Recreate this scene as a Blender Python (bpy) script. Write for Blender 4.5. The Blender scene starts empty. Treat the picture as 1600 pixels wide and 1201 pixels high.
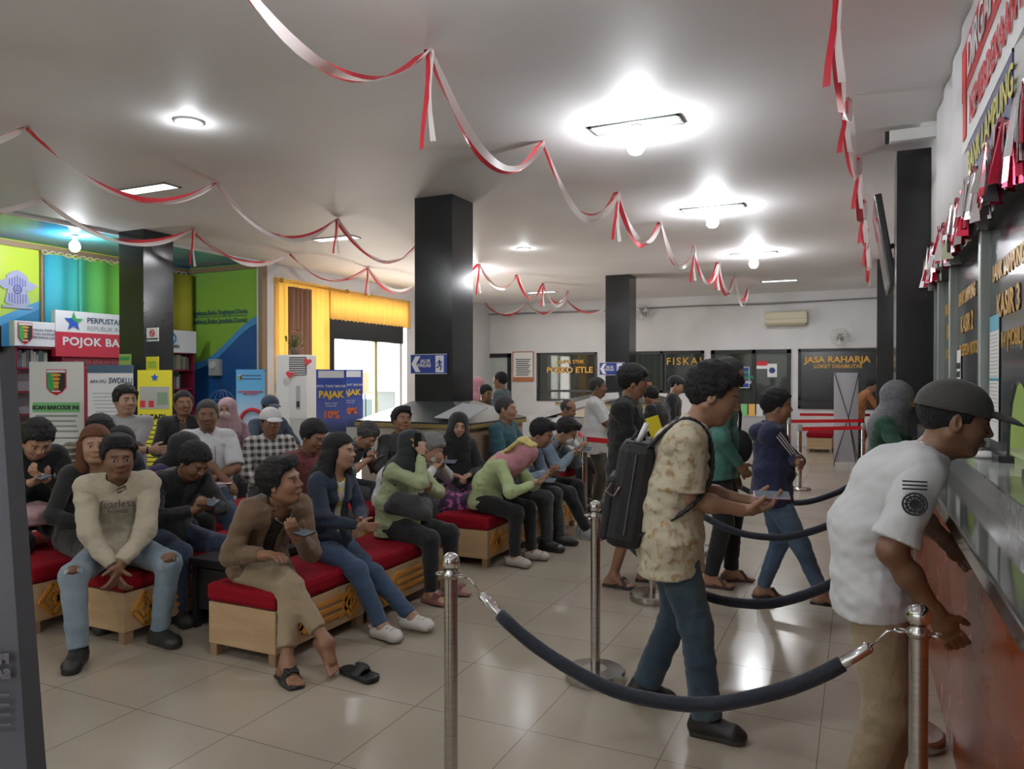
import bpy, bmesh, math, random
import numpy as np
from mathutils import Vector, Matrix
R = math.radians
PI = math.pi
sc = bpy.context.scene
col = sc.collection
# ---------------------------------------------------------------- camera, world, exposure, big lights
FP = 1160.0; CX = 800.0; HY = 590.0; CAMZ = 1.6; YAW = R(25)
cam = bpy.data.cameras.new('camera'); cam.sensor_width = 36; cam.lens = FP/1600*36; cam.clip_start = .05
camo = bpy.data.objects.new('camera', cam); col.objects.link(camo)
camo.location = (0, 0, CAMZ); camo.rotation_euler = (R(90)-math.atan(10.5/FP), 0, YAW)
sc.camera = camo
sc.view_settings.view_transform = 'Standard'; sc.view_settings.look = 'None'
sc.view_settings.gamma = 1; sc.view_settings.use_curve_mapping = False
sc.view_settings.exposure = 0.88
sc.cycles.use_denoising = True
sc.cycles.max_bounces = 7; sc.cycles.diffuse_bounces = 4; sc.cycles.glossy_bounces = 3
sc.cycles.transmission_bounces = 4; sc.cycles.transparent_max_bounces = 10
sc.cycles.sample_clamp_indirect = 4; sc.cycles.caustics_reflective = False; sc.cycles.caustics_refractive = False
w = bpy.data.worlds.new('world'); sc.world = w; w.use_nodes = True
nt = w.node_tree; bg = nt.nodes['Background']
sky = nt.nodes.new('ShaderNodeTexSky'); sky.sky_type = 'HOSEK_WILKIE'; sky.turbidity = 6; sky.sun_direction = (-.5, -.3, .8)
mixw = nt.nodes.new('ShaderNodeMixRGB'); mixw.inputs[0].default_value = .75; mixw.inputs[2].default_value = (1, .98, .94, 1)
nt.links.new(sky.outputs[0], mixw.inputs[1]); nt.links.new(mixw.outputs[0], bg.inputs[0]); bg.inputs[1].default_value = 5.0
CEIL = 3.6; BACK = 18.5; LEFT = -9.3; RIGHT = .56; NOOK = -11.1; FRONT = -3.5
BULBS = [(-1.6, 5.75), (-1.56, 8.93), (-1.53, 12.48), (-6.55, 12.1)]
BULB_W = 170     # emission of each globe
def lamp(x, y, z, wt, r=.05, c=(.93, .96, 1), name='overhead_fill'):
    l = bpy.data.lights.new(name, 'POINT'); l.energy = wt; l.shadow_soft_size = r; l.color = c
    o = bpy.data.objects.new(name, l); col.objects.link(o); o.location = (x, y, z); return o
for bx_, by_ in ((-1.6, 2.3), (-1.6, -1.2), (-6.8, 1.6), (-4.6, -1.5)): lamp(bx_, by_, 3.40, 34)  # added out-of-view fill lamps that brighten the near hall, no bulbs modelled there
def area(name, loc, rot, sx, sy, wt, c=(1, 1, 1)):
    l = bpy.data.lights.new(name, 'AREA'); l.shape = 'RECTANGLE'; l.size = sx; l.size_y = sy; l.energy = wt; l.color = c
    o = bpy.data.objects.new(name, l); col.objects.link(o); o.location = loc; o.rotation_euler = rot; return o
area('front_fill', (-4.5, -3.3, 1.7), (R(90), 0, 0), 9, 2.2, 25, (1, .98, .94))   # added soft fill behind the camera; the front wall has no window
area('entrance_daylight', (-9.5, 12.7, 1.3), (0, R(-90), 0), 2.2, 2.4, 120, (1, .95, .88))
# ---------------------------------------------------------------- pixel helpers (a photo column/row turned into a place)
FW = (-math.sin(YAW), math.cos(YAW)); RT = (math.cos(YAW), math.sin(YAW))
def pd(x, d):
    t = (x-CX)/FP*d
    return (d*FW[0]+t*RT[0], d*FW[1]+t*RT[1])
def depth(X, Y): return X*FW[0]+Y*FW[1]
def fl(x, y): return pd(x, FP*CAMZ/(y-HY))
def onX(x, X):
    t = (x-CX)/FP; return X*(FW[1]+RT[1]*t)/(FW[0]+RT[0]*t)
def onY(x, Y):
    t = (x-CX)/FP; return Y*(FW[0]+RT[0]*t)/(FW[1]+RT[1]*t)
def zat(y, X, Y): return CAMZ+(HY-y)*depth(X, Y)/FP
# ---------------------------------------------------------------- materials
MC = {}
def mat(name, c=(.8, .8, .8), rough=.6, metal=0, bump=None, mix=None, spec=.5, emit=None, attr=False, alpha=None, trans=0, sheen=0):
    if name in MC: return MC[name]
    m = bpy.data.materials.new(name); m.use_nodes = True; n = m.node_tree.nodes; L = m.node_tree.links
    b = n['Principled BSDF']; b.inputs['Base Color'].default_value = (*c, 1)
    b.inputs['Roughness'].default_value = rough; b.inputs['Metallic'].default_value = metal
    b.inputs['Specular IOR Level'].default_value = spec
    if trans: b.inputs['Transmission Weight'].default_value = trans
    if sheen: b.inputs['Sheen Weight'].default_value = sheen
    if alpha is not None: b.inputs['Alpha'].default_value = alpha
    if emit: b.inputs['Emission Color'].default_value = (*emit[0], 1); b.inputs['Emission Strength'].default_value = emit[1]
    tc = n.new('ShaderNodeTexCoord'); src = None
    if attr:
        a = n.new('ShaderNodeAttribute'); a.attribute_name = 'Col'; src = a.outputs['Color']
        L.new(src, b.inputs['Base Color'])
    if mix:
        c2, s, lo, hi = mix[:4]
        t = n.new('ShaderNodeTexNoise'); t.inputs['Scale'].default_value = s; t.inputs['Detail'].default_value = 4
        mp = n.new('ShaderNodeMapping'); mp.inputs['Scale'].default_value = mix[4] if len(mix) > 4 else (1, 1, 1)
        L.new(tc.outputs['Object'], mp.inputs[0]); L.new(mp.outputs[0], t.inputs[0])
        r = n.new('ShaderNodeMapRange'); r.inputs[1].default_value = lo; r.inputs[2].default_value = hi
        L.new(t.outputs[0], r.inputs[0])
        mx = n.new('ShaderNodeMixRGB'); mx.inputs[1].default_value = (*c, 1); mx.inputs[2].default_value = (*c2, 1)
        L.new(r.outputs[0], mx.inputs[0]); L.new(mx.outputs[0], b.inputs['Base Color'])
        if src: L.new(src, mx.inputs[1])
    if bump:
        t = n.new('ShaderNodeTexNoise'); t.inputs['Scale'].default_value = bump[0]; t.inputs['Detail'].default_value = 5
        mp = n.new('ShaderNodeMapping'); mp.inputs['Scale'].default_value = bump[2] if len(bump) > 2 else (1, 1, 1)
        L.new(tc.outputs['Object'], mp.inputs[0]); L.new(mp.outputs[0], t.inputs[0])
        bp = n.new('ShaderNodeBump'); bp.inputs['Strength'].default_value = bump[1]; bp.inputs['Distance'].default_value = .02
        L.new(t.outputs[0], bp.inputs['Height']); L.new(bp.outputs[0], b.inputs['Normal'])
    MC[name] = m; return m
def nodes(m): return m.node_tree.nodes, m.node_tree.links, m.node_tree.nodes['Principled BSDF']
def brickmat(name, c1, c2, mortar, bw, bh, ms, off, rough, bumpy=0, axis='XY', offset=0):
    m = mat(name, c1, rough); n, L, b = nodes(m)
    tc = n.new('ShaderNodeTexCoord'); mp = n.new('ShaderNodeMapping'); mp.inputs['Location'].default_value = off
    t = n.new('ShaderNodeTexBrick'); t.offset = offset; t.squash = 1
    for k, v in (('Scale', 1), ('Mortar Size', ms), ('Brick Width', bw), ('Row Height', bh), ('Mortar Smooth', .1), ('Bias', 0)): t.inputs[k].default_value = v
    t.inputs['Color1'].default_value = (*c1, 1); t.inputs['Color2'].default_value = (*c2, 1); t.inputs['Mortar'].default_value = (*mortar, 1)
    if axis == 'XY': L.new(tc.outputs['Object'], mp.inputs[0])
    else:
        s = n.new('ShaderNodeSeparateXYZ'); cb = n.new('ShaderNodeCombineXYZ'); L.new(tc.outputs['Object'], s.inputs[0])
        L.new(s.outputs[axis[0]], cb.inputs[0]); L.new(s.outputs[axis[1]], cb.inputs[1]); L.new(cb.outputs[0], mp.inputs[0])
    L.new(mp.outputs[0], t.inputs[0])
    ns = n.new('ShaderNodeTexNoise'); ns.inputs['Scale'].default_value = 1.7; ns.inputs['Detail'].default_value = 6; L.new(tc.outputs['Object'], ns.inputs[0])
    mx = n.new('ShaderNodeMixRGB'); mx.blend_type = 'MULTIPLY'; mx.inputs[0].default_value = .25
    L.new(t.outputs[0], mx.inputs[1]); L.new(ns.outputs[0], mx.inputs[2]); L.new(mx.outputs[0], b.inputs['Base Color'])
    rr = n.new('ShaderNodeMapRange'); rr.inputs[3].default_value = rough*.8; rr.inputs[4].default_value = rough*1.5; L.new(ns.outputs[0], rr.inputs[0]); L.new(rr.outputs[0], b.inputs['Roughness'])
    return m
# ---------------------------------------------------------------- object helpers
def put(name, me, m=None, parent=None, loc=None, rz=None):
    o = bpy.data.objects.new(name, me); col.objects.link(o)
    if m is not None and hasattr(me, 'materials') and not me.materials:
        for x in (m if isinstance(m, (list, tuple)) else [m]): me.materials.append(x)
    if parent: o.parent = parent
    if loc: o.location = loc
    if rz is not None: o.rotation_euler = (0, 0, rz)
    return o
def tag(o, label, cat, group=None, kind=None):
    o['label'] = label; o['category'] = cat
    if group: o['group'] = group
    if kind: o['kind'] = kind
    return o
def struct(o): o['kind'] = 'structure'; return o
def empty(name, loc, rz=0):
    o = bpy.data.objects.new(name, None); col.objects.link(o); o.location = loc; o.rotation_euler = (0, 0, rz); return o
class MB:
    def __init__(s): s.v = []; s.f = []; s.mi = []; s.sm = False
    def quad(s, a, b, c, d, mi=0):
        k = len(s.v); s.v += [tuple(a), tuple(b), tuple(c), tuple(d)]; s.f.append((k, k+1, k+2, k+3)); s.mi.append(mi)
    def box(s, x0, y0, z0, x1, y1, z1, mi=0, M=None):
        k = len(s.v); P = [(x0, y0, z0), (x1, y0, z0), (x1, y1, z0), (x0, y1, z0), (x0, y0, z1), (x1, y0, z1), (x1, y1, z1), (x0, y1, z1)]
        if M is not None: P = [tuple(M @ Vector(p)) for p in P]
        s.v += P
        for f in ((0, 3, 2, 1), (4, 5, 6, 7), (0, 1, 5, 4), (1, 2, 6, 5), (2, 3, 7, 6), (3, 0, 4, 7)): s.f.append(tuple(k+i for i in f)); s.mi.append(mi)
        return s
    def tube(s, pts, r, n=10, mi=0, cap=True):
        P = [Vector(p) for p in pts]; rs = r if isinstance(r, (list, tuple)) else [r]*len(P); k0 = len(s.v); up = None
        for i, p in enumerate(P):
            t = (P[min(i+1, len(P)-1)]-P[max(i-1, 0)]).normalized()
            if up is None: up = Vector((0, 0, 1)) if abs(t.z) < .9 else Vector((1, 0, 0))
            a = (up-t*up.dot(t))
            a = a.normalized() if a.length > 1e-6 else t.orthogonal().normalized()
            up = a; b = t.cross(a)
            for j in range(n):
                q = p+(a*math.cos(2*PI*j/n)+b*math.sin(2*PI*j/n))*rs[i]; s.v.append(tuple(q))
        for i in range(len(P)-1):
            for j in range(n):
                a = k0+i*n+j; b = k0+i*n+(j+1) % n; s.f.append((a, b, b+n, a+n)); s.mi.append(mi)
        if cap:
            s.f.append(tuple(k0+j for j in reversed(range(n)))); s.mi.append(mi)
            s.f.append(tuple(k0+(len(P)-1)*n+j for j in range(n))); s.mi.append(mi)
        return s
    def lathe(s, prof, c=(0, 0), n=24, mi=0):
        k0 = len(s.v)
        for r, z in prof:
            for j in range(n): s.v.append((c[0]+r*math.cos(2*PI*j/n), c[1]+r*math.sin(2*PI*j/n), z))
        for i in range(len(prof)-1):
            for j in range(n):
                a = k0+i*n+j; b = k0+i*n+(j+1) % n; s.f.append((a, b, b+n, a+n)); s.mi.append(mi)
        return s
    def prism(s, poly, y0, y1, plane='xz', mi=0):   # polygon in a plane, thickness along the third axis
        k = len(s.v); n = len(poly)
        for y in (y0, y1):
            for a, b in poly: s.v.append({'xz': (a, y, b), 'yz': (y, a, b), 'xy': (a, b, y)}[plane])
        s.f.append(tuple(range(k, k+n))); s.f.append(tuple(range(k+2*n-1, k+n-1, -1))); s.mi += [mi, mi]
        for i in range(n): j = (i+1) % n; s.f.append((k+i, k+j, k+n+j, k+n+i)); s.mi.append(mi)
        return s
    def build(s, name, m, parent=None, loc=None, rz=None, bevel=0, smooth=False, fix=True):
        me = bpy.data.meshes.new(name); me.from_pydata(s.v, [], s.f)
        for x in (m if isinstance(m, (list, tuple)) else [m]): me.materials.append(x)
        me.polygons.foreach_set('material_index', s.mi)
        if fix:
            bm = bmesh.new(); bm.from_mesh(me)
            if bevel: bmesh.ops.remove_doubles(bm, verts=bm.verts, dist=1e-5)
            bmesh.ops.recalc_face_normals(bm, faces=bm.faces); bm.to_mesh(me); bm.free()
        if smooth: me.polygons.foreach_set('use_smooth', [True]*len(me.polygons))
        me.update(); o = put(name, me, None, parent, loc, rz)
        if bevel:
            b = o.modifiers.new('b', 'BEVEL'); b.width = bevel; b.segments = 2; b.limit_method = 'ANGLE'
        return o
def box(name, a, b, m, parent=None, bevel=0, **k): return MB().box(*a, *b).build(name, m, parent, bevel=bevel, **k)
def text(s, m, parent, loc, size, rot, name='lettering', ax='CENTER', ext=.001, bold=0, sx=1, sy=1, spacing=1, w=None):
    c = bpy.data.curves.new(name, 'FONT'); c.body = s; c.size = size; c.align_x = ax; c.align_y = 'CENTER'; c.extrude = ext; c.offset = bold
    c.space_character = spacing; c.resolution_u = 3
    c.materials.append(m); o = bpy.data.objects.new(name, c); col.objects.link(o)
    me = bpy.data.meshes.new_from_object(o); bpy.data.objects.remove(o); bpy.data.curves.remove(c)
    o = bpy.data.objects.new(name, me); col.objects.link(o)
    if parent: o.parent = parent
    o.location = loc; o.rotation_euler = rot; o.scale = (sx, sy, 1); return o
FRONTR = (R(90), 0, 0)            # faces -Y
WR = (R(90), 0, R(-90))           # faces -X
XR = (R(90), 0, R(90))            # faces +X
# ---------------------------------------------------------------- people: distance-field bodies turned into meshes
def V(*a): return np.array(a, float)
def nrm(v): return v/(np.linalg.norm(v)+1e-9)
_rs = np.random.RandomState(5); _ND = _rs.normal(size=(7, 3)); _ND /= np.linalg.norm(_ND, axis=1)[:, None]; _NP = _rs.uniform(0, 6, 7)
def noise(x, y, z, f, ph=0):
    s = 0
    for i in range(7):
        d = _ND[i]*f*(1+.35*i); s = s+np.sin(x*d[0]+y*d[1]+z*d[2]+_NP[i]+ph)/(1+.25*i)
    return s/4.2
class SDF:
    def __init__(s): s.pr = []; s.cuts = []; s.nz = None
    def cap(s, a, b, ra, rb=None, ax=None, e=1., k=.02, sub=False):
        a = np.asarray(a, float); b = np.asarray(b, float); rb = ra if rb is None else rb; ab = b-a; L2 = ab@ab+1e-9
        A = nrm(np.asarray(ax, float)) if ax is not None else None
        def f(X, Y, Z):
            px, py, pz = X-a[0], Y-a[1], Z-a[2]
            h = np.clip((px*ab[0]+py*ab[1]+pz*ab[2])/L2, 0, 1)
            qx, qy, qz = px-h*ab[0], py-h*ab[1], pz-h*ab[2]
            if A is not None:
                l = qx*A[0]+qy*A[1]+qz*A[2]; g = l*(1/e-1); qx, qy, qz = qx+A[0]*g, qy+A[1]*g, qz+A[2]*g
            d = np.sqrt(qx*qx+qy*qy+qz*qz)-(ra+(rb-ra)*h)
            return d if e >= 1 or A is None else d*max(e, .5)
        m = max(ra, rb)*max(1, e)+k+.02
        s.pr.append((f, np.minimum(a, b)-m, np.maximum(a, b)+m, k, sub)); return s
    def ell(s, c, r, M=None, k=.02, sub=False):
        c = np.asarray(c, float); r = np.asarray(r, float); M = np.eye(3) if M is None else M
        def f(X, Y, Z):
            px, py, pz = X-c[0], Y-c[1], Z-c[2]
            u = px*M[0, 0]+py*M[1, 0]+pz*M[2, 0]; v = px*M[0, 1]+py*M[1, 1]+pz*M[2, 1]; w_ = px*M[0, 2]+py*M[1, 2]+pz*M[2, 2]
            k0 = np.sqrt((u/r[0])**2+(v/r[1])**2+(w_/r[2])**2); k1 = np.sqrt((u/r[0]**2)**2+(v/r[1]**2)**2+(w_/r[2]**2)**2)+1e-9
            return k0*(k0-1)/k1
        m = r.max()+k+.02
        s.pr.append((f, c-m, c+m, k, sub)); return s
    def cut(s, f): s.cuts.append(f); return s
    def plane(s, p, n): # keep the side opposite to n
        p = np.asarray(p, float); n = nrm(np.asarray(n, float)); return s.cut(lambda X, Y, Z: (X-p[0])*n[0]+(Y-p[1])*n[1]+(Z-p[2])*n[2])
    def mesh(s, h, lo=None, hi=None):
        P = [p for p in s.pr if not p[4]]
        l = np.min([p[1] for p in P], 0) if lo is None else np.maximum(np.min([p[1] for p in P], 0), lo)
        u = np.max([p[2] for p in P], 0) if hi is None else np.minimum(np.max([p[2] for p in P], 0), hi)
        n = np.ceil((u-l)/h).astype(int)+2
        ax = [(l[i]+h*np.arange(n[i])).astype(np.float32) for i in range(3)]
        D = np.full(n, 1., np.float32)
        for f, a, b, k, sub in s.pr:
            i0 = np.clip(((a-l)/h).astype(int), 0, n); i1 = np.clip(((b-l)/h).astype(int)+2, 0, n)
            if np.any(i1 <= i0): continue
            sl = tuple(slice(i0[i], i1[i]) for i in range(3))
            X, Y, Z = ax[0][sl[0]][:, None, None], ax[1][sl[1]][None, :, None], ax[2][sl[2]][None, None, :]
            d = f(X, Y, Z).astype(np.float32); o = D[sl]
            if sub:
                d = -d; t = np.clip(k-np.abs(o-d), 0, None)/k; D[sl] = np.maximum(o, d)+t*t*k*.25
            else:
                t = np.clip(k-np.abs(o-d), 0, None)/k; D[sl] = np.minimum(o, d)-t*t*k*.25
        X, Y, Z = ax[0][:, None, None], ax[1][None, :, None], ax[2][None, None, :]
        if s.nz:
            for nz_ in s.nz:
                n3 = noise(X, Y, Z, nz_[1], nz_[2]); D += (nz_[0]*(n3 if len(nz_) < 4 else (.55-np.sqrt(n3*n3+.004)*1.6))).astype(np.float32)
        for c in s.cuts: D = np.maximum(D, c(X, Y, Z).astype(np.float32))
        D[0] = D[-1] = 1; D[:, 0] = D[:, -1] = 1; D[:, :, 0] = D[:, :, -1] = 1
        return nets(D, l, h)
def nets(D, l, h):
    S = D < 0; c = [slice(None, -1), slice(1, None)]
    cnt = np.zeros(tuple(np.array(D.shape)-1), np.int8)
    for i in (0, 1):
        for j in (0, 1):
            for k in (0, 1): cnt += S[c[i], c[j], c[k]]
    cells = np.argwhere((cnt > 0) & (cnt < 8))
    if len(cells) == 0: return np.zeros((0, 3)), np.zeros((0, 4), int)
    idx = -np.ones(cnt.shape, np.int64); idx[tuple(cells.T)] = np.arange(len(cells))
    acc = np.zeros((len(cells), 3)); num = np.zeros(len(cells))
    for a in range(3):
        for i in (0, 1):
            for j in (0, 1):
                o0 = [0, 0, 0]; oth = [x for x in range(3) if x != a]; o0[oth[0]] = i; o0[oth[1]] = j; o1 = list(o0); o1[a] = 1
                p0 = cells+o0; p1 = cells+o1; d0 = D[tuple(p0.T)]; d1 = D[tuple(p1.T)]
                m = (d0 < 0) != (d1 < 0); t = np.where(m, d0/(d0-d1+1e-12), 0)
                q = p0.astype(float); q[:, a] += t; acc[m] += q[m]; num[m] += 1
    v = l+h*acc/num[:, None]; F = []
    for a in range(3):
        b, c_ = (a+1) % 3, (a+2) % 3
        sl0 = [slice(None)]*3; sl1 = [slice(None)]*3; sl0[a] = slice(None, -1); sl1[a] = slice(1, None)
        s0 = S[tuple(sl0)]; s1 = S[tuple(sl1)]; e = np.argwhere(s0 != s1)
        e = e[(e[:, b] > 0) & (e[:, c_] > 0)]
        e = e[(e[:, b] < D.shape[b]-1) & (e[:, c_] < D.shape[c_]-1)]
        if not len(e): continue
        fl_ = s0[tuple(e.T)]
        def g(db, dc): q = e.copy(); q[:, b] -= db; q[:, c_] -= dc; return idx[tuple(q.T)]
        q = np.stack([g(1, 1), g(0, 1), g(0, 0), g(1, 0)], 1); q[~fl_] = q[~fl_][:, ::-1]; F.append(q)
    return v, np.concatenate(F)
def npmesh(name, v, f, cols=None):
    me = bpy.data.meshes.new(name); me.vertices.add(len(v)); me.vertices.foreach_set('co', v.astype(np.float32).ravel())
    me.loops.add(len(f)*4); me.loops.foreach_set('vertex_index', f.astype(np.int32).ravel())
    me.polygons.add(len(f)); me.polygons.foreach_set('loop_start', np.arange(len(f), dtype=np.int32)*4)
    try: me.polygons.foreach_set('loop_total', np.full(len(f), 4, np.int32))
    except Exception: pass
    me.update(calc_edges=True); me.polygons.foreach_set('use_smooth', np.ones(len(f), bool))
    if cols is not None:
        a = me.color_attributes.new('Col', 'FLOAT_COLOR', 'POINT'); cc = np.ones((len(v), 4), np.float32); cc[:, :3] = cols; a.data.foreach_set('color', cc.ravel())
    me.validate(); return me
def joinm(L):
    vs, fs, cs, k = [], [], [], 0
    for v, f, c in L:
        if not len(v): continue
        vs.append(v); fs.append(f+k); k += len(v); cs.append(np.broadcast_to(np.asarray(c, float), (len(v), 3)))
    return np.concatenate(vs), np.concatenate(fs), np.concatenate(cs)
def ik(a, t, l1, l2, pole):
    d = t-a; L = np.linalg.norm(d); L = min(L, (l1+l2)*.999); u = nrm(d); t = a+u*L
    x = (l1*l1-l2*l2+L*L)/(2*L); hh = math.sqrt(max(l1*l1-x*x, 1e-6)); p = np.asarray(pole, float); p = nrm(p-u*(p@u))
    return a+u*x+p*hh, t
def rotm(yaw, pitch, roll=0): # columns: forward, left, up; pitch > 0 looks down
    cy, sy, cp, sp = math.cos(yaw), math.sin(yaw), math.cos(pitch), math.sin(pitch)
    Rz = np.array([[cy, -sy, 0], [sy, cy, 0], [0, 0, 1]]); Ry = np.array([[cp, 0, sp], [0, 1, 0], [-sp, 0, cp]])
    cr, sr = math.cos(roll), math.sin(roll); Rx = np.array([[1, 0, 0], [0, cr, -sr], [0, sr, cr]])
    return Rz@Ry@Rx
SKINS = dict(a=(.31, .165, .10), b=(.25, .125, .072), c=(.38, .215, .14), d=(.185, .09, .05))
BLK = (.012, .011, .012)
def hand(S, W, f, n, curl=.5, s=1, thumb=None, spread=.0, side=1):
    """W wrist, f direction of fingers, n palm normal (curl goes towards n); side=+1 thumb on cross(f,n)."""
    f = nrm(f); n = nrm(n-f*(n@f)); l = nrm(np.cross(f, n))*side
    S.cap(W-f*.02, W+f*.04*s, .024*s, .026*s, l, 1.25, .02)
    S.cap(W+f*.03*s, W+f*.075*s, .016*s, .015*s, l, 2.3, .015)
    for i in range(4):
        o = (1.5-i)*.019*s; L = (.95, 1.05, 1.0, .8)[i]*s; p = W+f*.085*s+l*o; d = nrm(f+l*spread*(1.5-i)*.15); c = 0
        for j, (ln, rr) in enumerate(((.040, .0105), (.025, .0097), (.019, .0086))):
            c += curl*(.55, .9, .6)[j]*(1+.08*i); dd = d*math.cos(c)+n*math.sin(c); q = p+dd*ln*L; S.cap(p, q, rr*s, rr*s*.93, k=.006); p = q
    p = W+f*.02*s+l*.022*s; d = nrm(f*.6+l*.75+n*.35)
    S.cap(p, p+d*.038*s, .014*s, .0115*s, k=.012); p = p+d*.038*s; d = nrm(f*.85+l*.25+n*(.3+.35*curl)); q = p+d*.03*s; S.cap(p, q, .0112*s, .0105*s, k=.006); S.cap(q, q+nrm(d+n*.2)*.022*s, .0105*s, .009*s, k=.006)
    return W+f*.10*s+n*.03*s
def person(label, loc, yaw, H=1.66, hipz=None, lean=0, twist=0, head=(0, 0), headroll=0, fat=1., sex='m', skin='a', hair='short', haircol=BLK,
           hands=None, elbows=((-.5, .8, -.3), (-.5, -.8, -.3)), palms=None, fdirs=None, curls=(.5, .5), feet=None, knees=((1, .15, .4), (1, -.15, .4)), footyaw=(10, -10), footpitch=(0, 0),
           top='shirt', topm=None, sleeve=1., hem=.06, collar=True, open_=None, pants='long', pantm=None, panlen=1., shoes='shoe', shoecol=(.02, .02, .02), sole=(.03, .03, .03),
           res=1., extras=(), group='people in the waiting hall', slump=.0, beltz=0, loose=1., seed=0, hd=1., armbare=None, hipx=0, kyp=1.):
    s = H/1.70; sit = hipz is not None; hz = (hipz if sit else .912*s); rnd = np.random.RandomState(seed+7)
    hr = .0042*res; fr = .0085*(res**.6); cr = .011*(res**.6)
    yv = V(0, 1, 0)
    def u(a): a = R(a); return V(math.sin(a), 0, math.cos(a))
    P0 = V(hipx, 0, hz); P1 = P0+.17*s*u(lean*.55-slump*8); P2 = P1+.20*s*u(lean+slump*10); N = P2+.15*s*u(lean*1.15+slump*25)
    tw = R(twist); L = V(-math.sin(tw), math.cos(tw), 0); un = nrm(N-P2)
    sw = (.172 if sex == 'm' else .150)*s*(.9+.1*fat)
    SHc = N-un*.045*s; SH = [SHc+L*sw-un*.012, SHc-L*sw-un*.012]
    HM = rotm(R(head[0]), R(head[1]), R(headroll)); fw_, lf, up = HM[:, 0], HM[:, 1], HM[:, 2]
    hs = s*1.09*hd; nk = N+un*(.045-.025*min(1,(hd*1.09-.98)/.11))*s+fw_*.012; C = nk+up*.115*hs+fw_*.018
    hp = lambda x, y, z: C+(fw_*x+lf*y+up*z)*hs
    ua, fa = .285*s, .245*s; th, shn = .43*s, .405*s
    if hands is None: hands = ((.30, .10, hz+.12), (.30, -.10, hz+.12)) if sit else ((.02, .27*s, .72*s), (.02, -.27*s, .72*s))
    if feet is None: feet = ((.42, .12, .085), (.42, -.12, .085)) if sit else ((0.0, .1, .085), (0.0, -.1, .085))
    EL, WR_ = [], []
    for i in (0, 1):
        e_, w_ = ik(SH[i], np.asarray(hands[i], float), ua, fa, elbows[i]); EL.append(e_); WR_.append(w_)
    HJ = [P0+V(0, .088*s, -.01), P0+V(0, -.088*s, -.01)]; KN, AN = [], []
    for i in (0, 1):
        k_, a_ = ik(HJ[i], np.asarray(feet[i], float), th, shn, knees[i]); KN.append(k_); AN.append(a_)
    sk = np.array(SKINS[skin]); rnds = 1+.06*rnd.randn(); sk = sk*rnds
    parts = []
    # --- head
    S = SDF()
    S.ell(hp(-.012, 0, .032), V(.096, .077, .086)*hs, HM, k=.03)
    S.ell(hp(.022, 0, -.03), V(.062, .061*(.95+.08*(fat-1)), .074)*hs, HM, k=.04)
    S.ell(hp(.056, 0, -.086), V(.024, .026, .020)*hs, HM, k=.035)
    for y in (1, -1):
        S.ell(hp(.052, y*.036, -.025), V(.03, .026, .03)*hs, HM, k=.03)
        S.cap(hp(-.01, y*.057, -.045), hp(.045, y*.03, -.082), .018*hs, .016*hs, k=.03)
    S.cap(hp(.078, -.03, .026), hp(.078, .03, .026), .012*hs, k=.018)
    for y in (1, -1): S.ell(hp(.094, y*.031, .004), V(.015, .017, .011)*hs, HM, k=.012, sub=True)
    for y in (1, -1): S.ell(hp(.0735, y*.031, .003), V(.0135, .0145, .0125)*hs, HM, k=.004)
    S.cap(hp(.084, 0, .014), hp(.104, 0, -.020), .0075*hs, .011*hs, k=.014)
    for y in (1, -1): S.ell(hp(.093, y*.0125, -.024), V(.012, .009, .008)*hs, HM, k=.008)
    S.ell(hp(.083, 0, -.052), V(.014, .024, .013)*hs, HM, k=.012)
    S.cap(hp(.0935, -.016, -.0475), hp(.0935, .016, -.0475), .0048*hs, k=.004)
    S.cap(hp(.0925, -.013, -.0575), hp(.0925, .013, -.0575), .0055*hs, k=.004)
    S.cap(hp(.100, -.022, -.0525), hp(.100, .022, -.0525), .0028*hs, k=.003, sub=True)
    for y in (1, -1):
        S.ell(hp(-.006, y*.079, -.004), V(.018, .008, .031)*hs, HM@rotm(y*.35, -.15), k=.010)
        S.ell(hp(.001, y*.0865, -.002), V(.009, .005, .018)*hs, HM@rotm(y*.35, -.15), k=.004, sub=True)
    S.cap(N-un*.06, C-up*.05*hs-fw_*.012, .058*s*(.9+.1*fat), .051*s, k=.035); S.cap(N-un*.06, C-up*.06*hs+fw_*.005, .05*s, .05*s, k=.03)
    S.cap(N-un*.07+L*.03, N-un*.07-L*.03, .055*s, k=.04)
    v, f = S.mesh(hr if not hair in ('hijab',) else hr*1.1)
    q = (v-C)@HM/hs; cc = np.tile(sk, (len(v), 1))*(1+.05*noise(v[:, 0], v[:, 1], v[:, 2], 60))[:, None]
    ay = np.abs(q[:, 1])
    cc[(ay < .022-.4*np.abs(q[:, 2]+.0525)) & (np.abs(q[:, 2]+.0525) < .0105) & (q[:, 0] > .078)] = sk*V(.9, .7, .7)
    br = (np.abs(q[:, 2]-.0265+.10*np.clip(ay-.030, -.01, .02)) < .0042) & (ay > .012) & (ay < .047) & (q[:, 0] > .05)
    if hair != 'none': cc[br] = np.array(haircol)*.7+sk*.3*.5
    if sex == 'm' and kyp:
        mo = (q[:, 0] > .05) & (((q[:, 2] < -.035) & (q[:, 2] > -.044) & (ay < .024)) | ((q[:, 2] < -.075) & (ay < .02))); cc[mo] *= .8
    eo = ((ay-.031)/.0135)**2+((q[:, 2]-.0025)/.0050)**2
    ey = (eo < 1) & (q[:, 0] > .07); cc[ey] = (.38, .35, .33)
    gx = 0; cc[ey & (((ay-.031)**2+(q[:, 2]-.003)**2) < .0066**2)] = (.02, .012, .01)
    cc[(eo >= 1) & (eo < 1.7) & (q[:, 0] > .07) & (q[:, 2] > .0035)] *= .45
    parts.append((v, f, cc))
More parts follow.
